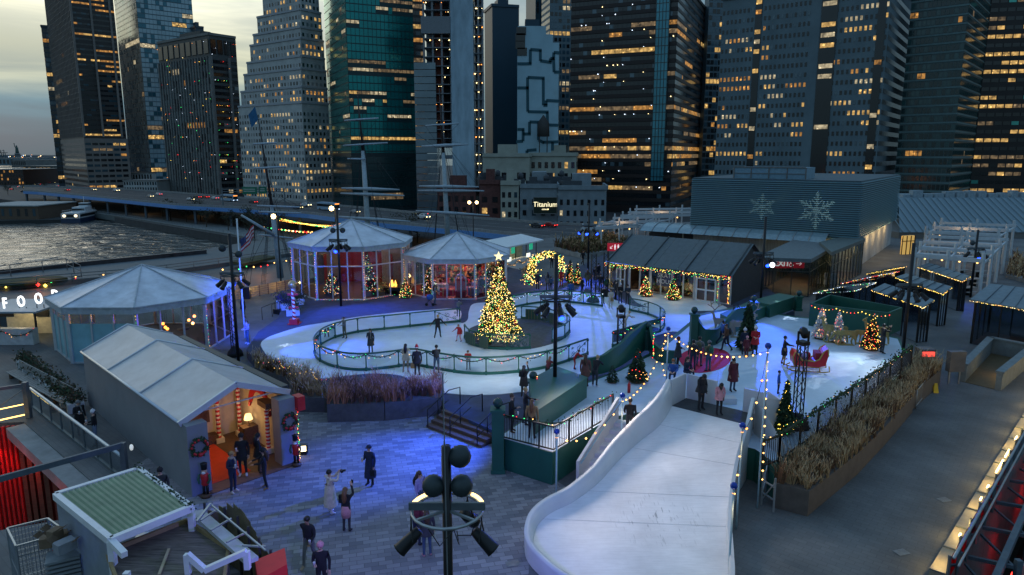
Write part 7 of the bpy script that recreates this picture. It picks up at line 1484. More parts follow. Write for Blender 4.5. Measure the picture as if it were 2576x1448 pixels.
# balustrade along the pit
def balus(label, pts, z, h, lit=None, rail=m_alu, step=1.6, tr=.05):
 ps = resample([G(u,v,z) for u, v in pts], step); rt = thing('glass_balustrade', label, 'balustrade', ps[0]); b = B(); b.tube([p+UP*h for p in ps], tr, 8); b.build('handrail', rail, rt)
 for p in ps: b = B(); b.bar(p, p+UP*h, .06, .05); b.build('post', M('grey_bar'), rt)
 for a, c in zip(ps, ps[1:]): b = B(); b.poly([a+UP*.08, c+UP*.08, c+UP*(h-.08), a+UP*(h-.08)]); b.build('glass_panel', glassmat('smoked_glass', (.5,.6,.62), .4), rt)
 b = B(); 
 for a, c in zip(ps, ps[1:]): b.bar(a+UP*.05, c+UP*.05, .12, .1)
 b.build('base_rail', M('grey_bar'), rt); return ps
lb = balus('glass balustrade with thick steel handrail above the red lit pit at left', [(82,1025),(318,1213)], .01, 1.05, tr=.07)
rt = thing('led_strip', 'warm glowing strip lights under the handrail corner above the pit', 'strip light', lb[0]); b = B(); b.bar(lb[0]+UP*.9+Vector((.05,0,0)), lb[2]+UP*.9+Vector((.05,0,0)), .03); q0, q1 = G(-20,1062,.3), G(62,1044,.3); b.bar(q0, q1, .05); b.bar(q0+UP*.55, q1+UP*.55, .04); b.build('tube', em('led_warm', (1,.6,.15), 4), rt)
rt = thing('steel_gate_frame', 'grey steel frame beam and post at the far corner of the left pit', 'frame', G(72,1050,0)); a, c = G(-60,1075,.01), G(74,1052,.01); b = B(); b.bar(c, c+UP*1.9, .22); b.build('post', M('grey_bar'), rt); b = B(); b.bar(a+UP*1.75, c+UP*1.75, .1, .16); b.bar(a+UP*.2, c+UP*1.6, .04); b.build('beam', M('grey_bar'), rt)
rt = thing('steel_cross_beam', 'long grey steel beam bridging the pit with a white bulb at its end', 'beam', G(318,1215,0)); q = G(318,1213,.01); b = B(); b.bar(q, q+UP*1.7, .2); b.build('post', M('grey_bar'), rt); e = q+UP*1.6; s_ = G(-60,1222,1.6); b = B(); b.bar(e, s_, .12, .22); b.build('beam', M('blue_grey_steel'), rt); b = B(); b.ball(e+Vector((.35,0,-.1)), .1, 8, (.8,.8,1.4)); b.build('bulb', em('dim_bulb', (.8,.85,.8), .5), rt)
# --- stall with FOO letters at far left
p0, p1 = G(-60,868,0.0), G(112,858,0.0); Yf = (p0.y+p1.y)/2; rt = thing('food_stall', 'long cream lit food stall under tall white letters at the left edge', 'stall', (p1.x-3,Yf,0)); b = B(); b.box((p0.x,Yf-.6,.01), (p1.x,Yf,1.15)); b.build('counter', M('white_counter', (.45,.48,.5), .6), rt); zr = ZV(Yf+1, 770)
b = B(); b.box((p0.x,Yf-.9,zr-.12), (p1.x+.6,Yf+3.4,zr)); b.build('roof', M('corrugated_roof', (.25,.32,.38), .5, var=.1, stretch=(8,1,1)), rt); b = B(); b.box((p0.x,Yf+2.6,.01), (p1.x,Yf+2.7,zr-.2)); b.build('back_wall', M('cream_wall', (.6,.55,.4), .8), rt); b = B()
for k in range(5): x = p1.x-.1-k*2.6; b.bar((x,Yf,.01), (x,Yf,zr), .1); b.box((x-1.9,Yf+2.5,1.3), (x-.8,Yf+2.58,1.9))
b.build('frame', m_black, rt); point('stall_lamp', (p1.x-2,Yf+1.2,zr-.4), 60, (1,.75,.4), .2); point('stall_lamp', (p1.x-6,Yf+1.2,zr-.4), 60, (1,.75,.4), .2)
ls = em('letter_white', (1,1,1), 1.6)
for k, (u, v, c) in enumerate(((12,765,'F'),(53,760,'O'),(97,753,'O'),(139,745,'D'))):
 q = GX(u, v, Yf+.2); rt2 = thing('illuminated_letter', 'tall glowing white letter %s on the food stall roof, %s from the left' % (c, ['first','second','third','fourth'][k]), 'sign letter', (q.x,q.y,zr)); text(c, 1.1, ls, q, (R(90),0,0), parent=rt2, bold=.015, ext=.05, xs=.62); b = B(); b.bar((q.x-.25,q.y+.1,zr), (q.x-.25,q.y+.1,q.z-.4), .04); b.bar((q.x+.25,q.y+.1,zr), (q.x+.25,q.y+.1,q.z-.4), .04); b.build('bracket', m_black, rt2)
gp = [Vector((p1.x-k*2.1, Yf-.66, 0)) for k in range(5)][::-1]; garland('garland', 'lit garland swags on the white counter of the food stall', gp, 1.05, sag=.35, cols=('warm','red','orange')); 
# --- white shelter with striped green awning
sh = [G(140,1248,3.0), G(349,1183,3.0), G(480,1279,3.0), G(279,1361,3.0)]; rt = thing('white_shelter', 'white framed shelter with pale green corrugated roof in the left foreground', 'shelter', (sh[3].x,sh[3].y,0)); b = B()
for k in range(4): b.bar(sh[k], sh[(k+1)%4], .16, .2)
for k in (1,2,3): b.bar((sh[k].x,sh[k].y,.01), sh[k], .16)
b.build('frame', m_white, rt); b = B(); n = 28; inn = [p.lerp(sum(sh, Vector((0,0,0)))/4, .06)+UP*.03 for p in sh]
for k in range(n*2):
 t0, t1 = k/(2*n), (k+1)/(2*n); za = .07 if k % 2 else 0; zb_ = .07-za; b.m = (k//2) % 2; 
 b.add([inn[1].lerp(inn[0],t0)+UP*za, inn[1].lerp(inn[0],t1)+UP*zb_, inn[2].lerp(inn[3],t1)+UP*zb_, inn[2].lerp(inn[3],t0)+UP*za], [(0,1,2,3)])
b.build('corrugated_roof', [M('pale_green_sheet', (.26,.36,.24), .5, var=.1), M('cream_sheet', (.52,.56,.42), .5, var=.08)], rt); b = B(); a, c = sh[0], sh[3]; b.add([(a.x,a.y,.01),(c.x,c.y,.01),(c.x,c.y,2.95),(a.x,a.y,2.95)], [(0,1,2,3),(3,2,1,0)]); a = sh[1]; e = sh[0]; b.add([(a.x,a.y,.01),(e.x,e.y,.01),(e.x,e.y,1.1),(a.x,a.y,1.1)], [(0,1,2,3),(3,2,1,0)]); b.build('side_wall', M('white_side', (.42,.48,.52), .7, var=.06), rt)
garland('garland', 'plain green garland along the far edge of the white shelter', [sh[1]+UP*.1, sh[1].lerp(sh[2],.33)+UP*.1, sh[1].lerp(sh[2],.66)+UP*.1, sh[2]+UP*.1], 0, sag=.05, lights=False, den=16, r=.07)
# counter inside + sink
b = B(); q = [G(u,v,1.0) for u, v in ((300,1385),(420,1340),(452,1358),(335,1408))]; b.prism([(p.x,p.y) for p in q], .01, 1.0); tag(b.build('work_counter', M('pale_wood_top', (.4,.32,.2), .7)), 'pale wooden work counter under the front of the white shelter', 'counter')
q = G(362,1362,1.02); b = B(); b.lathe(q, [(.02,0),(.14,.02),(.22,.14),(.24,.15),(.24,.18)], 16); tag(b.build('bowl', m_white), 'white round bowl on the wooden counter of the shelter', 'bowl')
# --- container with frames behind it
cz = 2.3; qs = [G(u,v,cz) for u, v in ((268,1395),(470,1315),(575,1385),(560,1500),(330,1560))]; rt = thing('roof_container', 'low container with stained plank roof in the left foreground', 'container', (qs[1].x,qs[1].y,0)); b = B(); b.prism([(p.x,p.y) for p in qs], .01, cz-.1); b.build('body', M('dark_olive_wall', (.06,.065,.05), .8), rt); b = B(); b.prism([((p.x),(p.y)) for p in qs], cz-.1, cz); b.build('plank_roof', M('stained_planks', (.13,.11,.09), .85, var=.35, scale=2, stretch=(1,9,1), bump=.3), rt)
b = B()
for k in range(len(qs)): a, c = qs[k], qs[(k+1)%len(qs)]; b.bar(a+UP*.06, c+UP*.06, .08, .14)
b.build('edge_trim', M('tan_trim', (.3,.22,.1), .7), rt)
rt = thing('bent_tube', 'bent white tubular frame lying on the container roof', 'frame', G(480,1430,cz+.05)); b = B(); fr_ = [G(470,1395,cz+.6), G(515,1435,cz+.15), G(620,1388,cz+.6)]; b.bar(fr_[0], fr_[1], .14); b.bar(fr_[1], fr_[2], .14); b.bar(fr_[2], fr_[2]-UP*.5, .14); b.bar(fr_[0], fr_[0]-UP*.55, .14); b.bar(G(279,1361,2.98), G(318,1440,cz+.1)+UP*.5, .16); q = G(318,1440,cz+.5); b.bar(q, q-UP*.45, .14); b.build('tube', m_white, rt)
rt = thing('white_plank', 'loose pale plank lying across the container roof', 'plank', G(415,1420,cz+.05)); b = B(); b.bar(G(425,1382,cz+.05), G(400,1447,cz+.05), .07, .05); b.build('plank', M('pale_wood_top'), rt)
ws = [G(478,1290,2.6), G(510,1283,2.6), G(650,1402,2.6), G(618,1415,2.6)]; b = B(); b.prism([(p.x,p.y) for p in ws], 2.5, 2.62); tag(b.build('white_beam', M('off_white_board', (.42,.44,.44), .7, var=.1)), 'wide off white beam running diagonally beside the container', 'beam')
rt = thing('tube_rack', 'open rack of thin steel tubes above the white beam', 'rack', G(560,1330,2.6)); b = B(); b.bar(G(530,1268,3.0), G(495,1313,3.0), .06)
for k, (a, c) in enumerate((((505,1310),(545,1283)),((530,1335),(582,1305)),((570,1365),(620,1340)),((610,1373),(668,1376)))): b.bar(G(*a,2.75), G(*c,2.75), .045)
b.bar(G(528,1268,2.9), G(668,1385,2.9), .04); b.build('tube', m_steel, rt)
fb = [G(u,v,2.2) for u, v in ((520,1256),(560,1262),(605,1290),(650,1335),(700,1385),(722,1402))]; rt = thing('board_fence', 'curved fence of olive boards enclosing the left foreground storage yard', 'fence', (fb[0].x,fb[0].y,0)); sp = resample(spline(fb, 6), .42); b = B()
for a, c in zip(sp, sp[1:]): h_ = 2.0+.3*math.sin(a.x*2); e = (c-a)*.04; b.add([(a.x,a.y,.01),(c.x,c.y,.01),(c.x,c.y,h_),(a.x,a.y,h_+.05),(a.x-.03,a.y+.05,.01),(c.x-.03,c.y+.05,.01),(c.x-.03,c.y+.05,h_),(a.x-.03,a.y+.05,h_+.05)], [(0,1,2,3),(5,4,7,6),(3,2,6,7)])
b.build('board', M('olive_boards', (.2,.17,.10), .85, var=.2), rt); b = B()
for p in sp[::2]: b.bar((p.x-.06,p.y-.06,.01), (p.x-.06,p.y-.06,2.1), .06)
b.build('post', M('dark_olive_wall'), rt)
q = [G(u,v,2.2) for u, v in ((641,1410),(716,1379),(722,1420),(650,1460))]; b = B(); b.prism([(p.x,p.y) for p in q], .01, 2.2); tag(b.build('red_box', M('bright_red_box', (.6,.02,.02), .6, var=.05)), 'bright red box stall side at the bottom left', 'box')
# cage, cartons and grill towers at bottom left
rt = thing('wire_cage', 'tall galvanised wire cage at the lower left edge', 'cage', G(30,1440,0)); c0 = [G(u,v,1.9) for u, v in ((18,1330),(120,1305),(168,1340),(40,1375))]; b = B()
for k in range(4):
 a, c = c0[k], c0[(k+1)%4]; b.bar((a.x,a.y,.01), a, .05); b.bar(a, c, .05); b.bar(a-UP*1.0, c-UP*1.0, .03)
 for j in range(1, 12): e = a.lerp(c, j/12); b.bar((e.x,e.y,.01), e, .012)
 for j in range(1, 12): b.bar(a-UP*1.9*j/12, c-UP*1.9*j/12, .012)
b.build('mesh', m_steel, rt)
q = G(160,1400,1.6); b = B(); 
for k in range(13): b.obox((q.x,q.y,.05+k*.13), (.85,.75,.07), .5)
tag(b.build('tray_stack', M('grey_trays', (.22,.25,.27), .5)), 'stack of grey wire trays beside the white shelter wall', 'trays')
for k, (u, v, s_) in enumerate(((128,1372,.5),(150,1365,.45),(165,1385,.5),(140,1355,.35))):
 q = G(u, v, 1.75+.12*k); rt = thing('carton', ['open cardboard carton on the tray stack, front left','open cardboard carton on the tray stack, middle','white carton with red print at the right of the tray stack','small dark carton at the back of the tray stack'][k], 'carton', q); b = B(); b.obox(q, (s_,s_*.7,.3), .4+k*.3); b.build('box', M('cardboard', (.2,.14,.09), .9) if k != 2 else M('grey_carton', (.25,.27,.3), .8), rt); b = B()
 for i in (-1,1): e = q+Vector((i*s_*.5,0,.3)); b.add([e+Vector((0,-.15,0)), e+Vector((0,.15,0)), e+Vector((i*.15,.15,.08)), e+Vector((i*.15,-.15,.08))], [(0,1,2,3),(3,2,1,0)])
 b.build('flap', M('cardboard'), rt)
# ================= right side: balustrade with glowing ledge, red lit facade beyond
EA, EB = G(2600,1010,0), G(2335,1455,0); d = (EB-EA).normalized(); n = Vector((-d.y,d.x,0)); n = n if n.x > 0 else -n; L = (EB-EA).length; EA2 = EA-d*22
rt = thing('glowing_ledge', 'long ledge with warm strip lights along the right walkway edge', 'ledge', EB); b = B(); b.prism([(p.x,p.y) for p in (EA2,EB,EB+n*.42,EA2+n*.42)], .01, .32); b.build('curb', M('ledge_metal', (.3,.27,.2), .5, .2, var=.1), rt); b = B()
for k in range(26): q = EA2.lerp(EB, k/25); b.bar(q+UP*.34, q+n*.42+UP*.34, .05, .05)
b.build('bracket', M('grey_bar'), rt)
for k in range(13):
 q = EB-d*(k*2.5+.6); point('ledge_lamp', q+n*.16+UP*.62, 26, (1,.66,.22), .05)
for k, (s0, s1) in enumerate(((9.0,10.6),(11.0,12.0),(7.2,7.5),(5.9,6.15),(13.5,14),(2.5,2.7))): b = B(); b.bar(EB-d*s0+n*.3+UP*.5, EB-d*s1+n*.3+UP*.5, .05); b.build('tube_lamp', em('ledge_tube', (1,.72,.3), 7), rt)
b2 = B(); ps = resample([EA2+n*.5, EB+n*.5], 1.5); rt = thing('glass_balustrade', 'steel and glass balustrade leaning outside the glowing ledge at right', 'balustrade', ps[-1]); b2.tube([p+UP*.95+n*.1 for p in ps], .05, 6); b2.tube([p+UP*.75+n*.25 for p in ps], .035, 6); b2.build('handrail', m_steel, rt)
for p in ps: b = B(); b.bar(p-UP*.6, p+UP*1.0, .07); b.build('post', M('grey_bar'), rt)
for a, c in zip(ps, ps[1:]): b = B(); b.poly([a+UP*.1,c+UP*.1,c+UP*.85,a+UP*.85]); b.build('glass_panel', glassmat('smoked_glass'), rt)
rt = thing('red_facade', 'red lit corrugated facade with blue grey steel beams beyond the right balustrade', 'facade', EB+n*2.5); b = B(); m = int(30/.2)
for k in range(m): q = EA2+n*1.9+d*(k*.24); b.bar((q.x,q.y,-8), (q.x,q.y,-1.0), .13)
b.build('corrugated_panel', M('red_corrugated'), rt); b = B(); b.bar(EA2+n*1.5-UP*.2, EB+n*1.5+d*3-UP*.2, .2, .26); b.build('outer_beam', M('blue_grey_steel'), rt)
for k in range(14):
 q = EB-d*(k*2.6-2); b = B(); b.bar(q+n*.5-UP*.5, q+n*1.8-UP*.3, .12); b.bar(q+n*1.8-UP*.3, q+n*.5-d*2.4-UP*.7, .07); b.bar(q+n*1.9, q+n*1.9-UP*6, .18); b.build('bracket', M('blue_grey_steel'), rt)
 b = B(); b.prism([((q+n*a_+d*c_).x,(q+n*a_+d*c_).y) for a_, c_ in ((1.9,.1),(2.7,.1),(2.7,1.1),(1.9,1.1))], -1.6, -.9); b.build('ledge_slab', m_conc, rt)
 if k % 2 == 0: spot('red_lamp', q+n*1.2+d*-.6-UP*1.0, q+n*1.9+d*-.6-UP*3.5, 420, (1,.02,.02), 100, .7); l = B(); l.bar(q+n*1.7-d*.3-UP*1.1, q+n*1.7-d*1.1-UP*1.1, .07); l.build('red_lamp', MC['red_tube'], rt)
b = B(); q0 = EB+n*.6; b.poly([((EA2+n*.4)+d*0).to_tuple()[:2]+(-8,), ((EB+n*.4)+d*8).to_tuple()[:2]+(-8,), ((EB+n*14)+d*8).to_tuple()[:2]+(-8,), ((EA2+n*14)).to_tuple()[:2]+(-8,)]); st(b, 'lower_deck', M('pit_floor'))
# drains and small things on the floors
for k, (u, v, lab) in enumerate(((896,1220,'pale metal drain plate by the man in the long coat'),(1290,1418,'pale metal drain plate beside the slide lip'),(2268,1390,'small pale drain plate low on the right walkway'),(2375,1258,'small pale drain plate high on the right walkway'))):
 p = G(u,v,.012); b = B(); b.obox(p, (.45,.32,.006), .3); 
 for j in range(5): b.obox(p+Vector((0,-.12+.06*j,.006)), (.4,.02,.004), .3)
 tag(b.build('drain_plate', M('drain_metal', (.17,.19,.2), .5, .3)), lab, 'drain plate')
# sunken stairwell with parapets on the right
sw_ = [G(2425,920,1.0), G(2492,852,1.0), G(2600,872,1.0), G(2515,940,1.0)]; rt = thing('stairwell', 'sunken stairwell with grey parapets and a warm wall lamp at right', 'stairwell', (sw_[0].x,sw_[0].y,0)); b = B()
for a, c in ((0,1),(1,2),(2,3)): A_, C_ = sw_[a], sw_[c]; b.bar((A_.x,A_.y,.5), (C_.x,C_.y,.5), .3, 1.02); b.bar((A_.x,A_.y,1.06), (C_.x,C_.y,1.06), .42, .1)
b.build('parapet', M('grey_parapet', (.16,.19,.20), .8, var=.12), rt); b = B(); b.prism([(p.x,p.y) for p in sw_], .006, .03); b.build('well_floor', M('ochre_floor', (.10,.07,.03), .7), rt); q = sw_[2].lerp(sw_[3], .6); point('wall_lamp', (q.x-.5,q.y,.7), 20, (1,.65,.2), .06); b = B(); b.ball((q.x-.25,q.y,.75), .08, 6); b.build('wall_lamp', MC['bulb_warm'], rt)
p = G(2398,965,.01); rt = thing('utility_cabinet', 'grey metal cabinet on two legs beside the stairwell', 'cabinet', p); b = B(); b.obox(p+UP*.75, (.95,.35,1.2), .1); b.build('cabinet', M('taupe_metal', (.14,.12,.11), .6), rt); b = B(); b.obox(p+Vector((-.3,0,0)), (.08,.08,.75)); b.obox(p+Vector((.3,0,0)), (.08,.08,.75)); b.build('leg', m_steel, rt)
p = G(2352,988,.01); b = B(); b.add([p+Vector((-.15,-.12,0)), p+Vector((.15,-.12,0)), p+Vector((.08,0,.55)), p+Vector((-.08,0,.55)), p+Vector((-.15,.15,0)), p+Vector((.15,.15,0))], [(0,1,2,3),(5,4,3,2)]); tag(b.build('floor_sign', M('yellow_plastic', (.6,.4,.02), .5)), 'small yellow folding floor sign by the end planter', 'floor sign')
p0, p1 = G(2303,1030,.01), G(2335,988,.01); rt = thing('crowd_barrier', 'galvanised crowd barrier at the end of the golden grass planters', 'barrier', p0); b = B(); b.tube([p0, p0+UP*1.05, p1+UP*1.05, p1], .025, 6)
for k in range(1, 12): e = p0.lerp(p1, k/12); b.tube([e+UP*.15, e+UP*1.05], .01, 4)
b.tube([p0+UP*.15, p1+UP*.15], .02, 5); b.build('bars', m_steel, rt)
p = G(2322,935,.01); rt = thing('display_box', 'grey box on legs with a red glowing display beside the tall mast', 'display', p); b = B(); b.obox(p, (.9,.7,1.5)); b.build('box', M('taupe_metal'), rt); b = B(); b.obox(p+Vector((0,-.36,1.05)), (.75,.02,.3)); b.build('display', em('red_display', (1,.06,.04), 2.2), rt); b = B(); b.ball(p+Vector((0,-.38,.75)), .1, 8); b.build('round_lamp', m_white, rt)
# --- booth with garlands behind the tree (white counter)
a, c = G(1245,688,.3), G(1352,660,.3); d = (c-a).normalized(); n = Vector((-d.y,d.x,0)); L = (c-a).length; rt = thing('market_booth', 'white booth with open lit front, green screens and wreaths behind the small round tent', 'booth', a); ang = math.atan2(d.y,d.x); o = lambda s_, t, z: a+d*s_+n*t+UP*(z-.3)
b = B(); b.obox(o(L/2,.2,.01), (L,.5,1.3), ang); b.build('counter', m_white, rt); b = B(); b.add([o(-.4,-.6,2.9),o(L+.4,-.6,2.9),o(L+.4,2.6,3.4),o(-.4,2.6,3.4),o(-.4,-.6,3.05),o(L+.4,-.6,3.05),o(L+.4,2.6,3.55),o(-.4,2.6,3.55)], [(3,2,1,0),(4,5,6,7),(0,1,5,4),(1,2,6,5),(2,3,7,6),(3,0,4,7)]); b.build('roof', m_white, rt); b = B(); b.obox(o(L/2,2.2,.01), (L,.1,2.9), ang); b.build('back_wall', M('cream_wall'), rt); b = B()
for k in range(5): b.bar(o(L*k/4,.2,1.3), o(L*k/4,.2,3.0), .1)
b.build('post', m_black, rt); b = B()
for k in (.12,.42,.85): b.obox(o(L*k,.1,2.0), (.75,.05,.75), ang)
b.build('green_screen', em('green_menu', (.02,.35,.2), .9), rt); b = B(); b.obox(o(L*.3,-.1,1.25), (.8,.05,.45), ang); b.obox(o(L*.75,-.1,1.25), (.8,.05,.45), ang); b.build('lit_panel', em('white_menu', (.9,.95,.8), 1.3), rt); point('booth_lamp', o(L*.5,1,2.5), 70, (1,.8,.45), .2)
garland('garland', 'gold lit garland swags on the white booth counter', [o(L*k/4,-.1,0) for k in range(5)], 1.15, sag=.4, cols=('warm',))
# arch of lights
rt = thing('light_arch', 'tall arch covered in golden lights beyond the rink', 'arch', G(1375,712,.6)); A, C1 = G(1338,714,.62), G(1412,706,.62); mid = (A+C1)/2; rx = (C1-A).length/2+.0; arc = [mid+(C1-A)*.5*math.cos(t)+UP*(1.8+1.0*math.sin(t)) for t in [PI-PI*k/24 for k in range(25)]]; full = [A, A+UP*1.0]+arc+[C1+UP*1.0, C1]; b = B(); rr = random.Random(2); fine = resample(full, .1)
for i, p in enumerate(fine):
 wd = .26+(.65 if (p.x < mid.x-rx*.6) else .05)*max(0, 1-(p.z-.6)/2.6)
 for _ in range(16): q = p+Vector((rr.gauss(0,1),rr.gauss(0,1),rr.gauss(0,1)))*wd*.5; b.octa(q, .07)
b.build('greenery', tr_g, rt); pts_ = []
for p in fine:
 wd = .26+(.65 if (p.x < mid.x-rx*.6) else .05)*max(0, 1-(p.z-.6)/2.6)
 for _ in range(11): pts_.append(p+Vector((rr.gauss(0,1),rr.gauss(0,1)-.3,rr.gauss(0,1)))*wd*.55)
bb, ms = bulbs(pts_, .038, ['yellow','cream','green','yellow','warm']); bb.build('bulb', ms, rt, kind='stuff'); point('arch_glow', mid+Vector((0,-.8,2.4)), 25, (1,.7,.3), .3)
q = G(1330,700,.62); b = B(); rr = random.Random(8)
for _ in range(500): v = Vector((rr.gauss(0,1),rr.gauss(0,1),rr.gauss(0,1))).normalized(); p = q+Vector((0,0,.6))+v*rr.uniform(.5,.75); b.add([p-v*.1, p+v.orthogonal()*.04, p+v*.2], [(0,1,2)])
tag(b.build('grass_tuft', [M('dry_grass')]), 'round tuft of dry brown grass left of the light arch', 'plant')
# --- parapet with lit timber slats at left back
a, c = G(560,764,0.01), G(738,728,0.01); rt = thing('timber_parapet', 'warm lit horizontal timber parapet between the left mast and the tall round tent', 'parapet', a); b = B()
for k in range(5): b.bar(a+UP*(.15+.2*k), c+UP*(.15+.2*k), .06, .16)
b.build('slat', M('honey_timber', (.4,.28,.12), .7, var=.1), rt); b = B()
for k in range(9): e = a.lerp(c, k/8); b.bar(e, e+UP*1.05, .1)
b.build('post', m_bronze, rt)
for k in range(3): e = a.lerp(c, .15+.33*k); point('parapet_lamp', e+Vector((.3,-.9,.9)), 14, (1,.72,.3), .1)
for k, (u, v) in enumerate(((620,752),(1085,752))): p = G(u, v, .3 if k == 0 else .62); b = B(); b.obox(p, (.7,.5,1.1) if k == 0 else (.5,.4,.3), .2); tag(b.build('loudspeaker', m_black), ['dark loudspeaker cabinet before the lit timber parapet','small stage monitor in front of the small round tent'][k], 'loudspeaker')
# us flag
p = Vector((m1[0].x+.05, m1[0].y+6, -4)); rt = thing('flag_pole', 'flag pole with a red and white striped flag behind the left light mast', 'flag', p); top = GX(597,572,p.y); b = B(); b.tube([(top.x,p.y,-4), (top.x,p.y,top.z+.6)], .06, 6); b.build('pole', m_alu, rt); b = B(); q0 = GX(601,575,p.y); 
def fpt(i, j): return Vector((q0.x+i*.17+.02*math.sin(i), p.y+.12*math.sin(i*1.3+j*.3), q0.z-j*.13-abs(6-i)*.14+.25*(i>4)))
for j in range(7):
 for i in range(6):
  b.m = 2 if (j < 4 and i < 3) else j % 2; b.add([fpt(i,j), fpt(i+1,j), fpt(i+1,j+1), fpt(i,j+1)], [(0,1,2,3)])
b.build('flag', [M('flag_red', (.35,.03,.04), .8), M('flag_white', (.5,.5,.52), .8), M('flag_navy', (.03,.05,.15), .8)], rt)
# street lamps in the distance
for k, (u, vb, vt, Y) in enumerate(((1190,600,510,150),(697,660,545,100),(843,620,525,100))):
 t = GX(u, vt, Y); rt = thing('street_lamp', ['tall lamp post with two warm lamps near the third mast','lamp post with a warm lamp beside the first mast','lamp post with orange lamp above the tall round tent'][k], 'street lamp', (t.x,Y,-14)); b = B(); b.tube([(t.x,Y,-14),(t.x,Y,t.z)], .12, 6); b.bar((t.x-.8,Y,t.z), (t.x+.8,Y,t.z), .08); b.build('post', m_black, rt)
 for i in ((-.8,.8) if k == 0 else (-.5,)): b = B(); b.ball((t.x+i,Y-.1,t.z), .38, 8); b.build('lamp', em('street_glow', (1,.7,.3), 7), rt)
# ======================= people =======================
def pose_mesh(name, J, fat=1.0):
 # J: joint positions, figure faces -Y, 1.75 m tall; one skinned surface with fingers
 V, E, Rd, seg = [], [], [], []
 def v(p, r): V.append(Vector(p)); Rd.append(r); return len(V)-1
 def e(a, b, m): E.append((a,b)); seg.append((V[a], V[b], m))
 pel = v(J['pel'], (.15*fat,.11*fat)); sp = v(Vector(J['pel']).lerp(Vector(J['neck']), .45), (.145*fat,.11*fat)); ch = v(Vector(J['pel']).lerp(Vector(J['neck']), .82), (.165*fat,.115*fat)); nk = v(J['neck'], (.06,.06))
 e(pel, sp, 1); e(sp, ch, 1); e(ch, nk, 1); hd = Vector(J['head']); n2 = v(Vector(J['neck']).lerp(hd, .45), (.055,.055)); h1 = v(hd+Vector((0,-.005,-.03)), (.076,.09)); h2 = v(hd+Vector((0,.01,.06)), (.078,.092)); e(nk, n2, 0); e(n2, h1, 0); e(h1, h2, 0)
 for s_, q in ((-1,'r'),(1,'l')):
  sh = v(J['sh'+q], (.068*fat,.068*fat)); el = v(J['el'+q], (.052*fat,.052*fat)); wr = v(J['wr'+q], (.036,.036)); e(ch, sh, 1); e(sh, el, 1); e(el, wr, 1)
  d = (V[wr]-V[el]).normalized(); side = d.cross(Vector((0,1,0) if abs(d.y) < .8 else (0,0,1))).normalized(); bend = d.cross(side); pm = v(V[wr]+d*.06, (.036,.02)); e(wr, pm, 0)
  for k in range(4):
   o_ = side*((k-1.5)*.021); l = (.075,.085,.08,.062)[k]; a = v(V[pm]+o_+d*.03, (.0095,.0095)); b_ = v(V[a]+d*l*.5+bend*.01, (.009,.009)); c = v(V[b_]+d*l*.4+bend*.03, (.008,.008)); e(pm, a, 0); e(a, b_, 0); e(b_, c, 0)
  a = v(V[wr]+d*.035+side*-.04*s_+bend*.01, (.011,.011)); b_ = v(V[a]+d*.04-side*.02*s_+bend*.01, (.009,.009)); e(wr, a, 0); e(a, b_, 0)
  hp = v(Vector(J['pel'])+Vector((s_*.09,0,-.06)), (.098*fat,.10*fat)); kn = v(J['kn'+q], (.062,.062)); an = v(J['an'+q], (.045,.045)); tdir = Vector(J.get('toe'+q, (s_*.03,-.17,-.055))); to = v(V[an]+tdir, (.045,.032)); e(pel, hp, 2); e(hp, kn, 2); e(kn, an, 2); e(an, to, 3); hl = v(V[an]+Vector((0,.03,-.05)), (.04,.03)); e(an, hl, 3)
 me = bpy.data.meshes.new(name); me.from_pydata(V, E, []); o = bpy.data.objects.new(name, me); COL.objects.link(o); o.modifiers.new('s','SKIN'); sv = me.skin_vertices[0].data
 for k, r in enumerate(Rd): sv[k].radius = r
 sv[0].use_root = True; sb = o.modifiers.new('b','SUBSURF'); sb.levels = 1; sb.render_levels = 1
 bpy.context.view_layer.update(); r = bpy.data.meshes.new_from_object(o.evaluated_get(bpy.context.evaluated_depsgraph_get())); bpy.data.objects.remove(o); bpy.data.meshes.remove(me)
 vs = [tuple(x.co) for x in r.vertices]; fs = [tuple(p.vertices) for p in r.polygons]; mi = []
 for p in r.polygons:
  c = p.center; best, bm = 9, 1
  for a, b_, m in seg:
   ab = b_-a; t = max(0, min(1, (c-a).dot(ab)/max(1e-9, ab.length_squared))); d = (c-a-ab*t).length
   if d < best: best, bm = d, m
  mi.append(bm)
 b = B(); b.v = vs; b.f = fs; b.i = mi; b.sm = [True]*len(fs); b.m = 4
 for s_ in (-1,1): b.ball(hd+Vector((s_*.032,-.088,.015)), .011, 6)
 b.box(hd+Vector((-.025,-.094,-.055)), hd+Vector((.025,-.088,-.045))); b.m = 0; b.tube([hd+Vector((0,-.085,.01)), hd+Vector((0,-.112,-.02)), hd+Vector((0,-.09,-.028))], [.008,.014,.008], 5)
 for s_ in (-1,1): b.ball(hd+Vector((s_*.082,.005,.0)), .022, 6, (.5,.8,1.2))
 me = bpy.data.meshes.new(name); me.from_pydata(b.v, [], b.f); me.polygons.foreach_set('material_index', b.i); me.polygons.foreach_set('use_smooth', b.sm)
 for k in range(5): me.materials.append(m_black)
 me.update(); bpy.data.meshes.remove(r); return me
base = dict(pel=(0,0,.96), neck=(0,.01,1.47), head=(0,-.01,1.62), shr=(-.19,0,1.41), shl=(.19,0,1.41), elr=(-.25,.02,1.12), ell=(.25,.02,1.12), wrr=(-.25,-.06,.88), wrl=(.25,-.06,.88), knr=(-.1,-.02,.52), knl=(.1,-.02,.52), anr=(-.11,.02,.09), anl=(.11,.02,.09))
def P_(**k): d = dict(base); d.update(k); return d
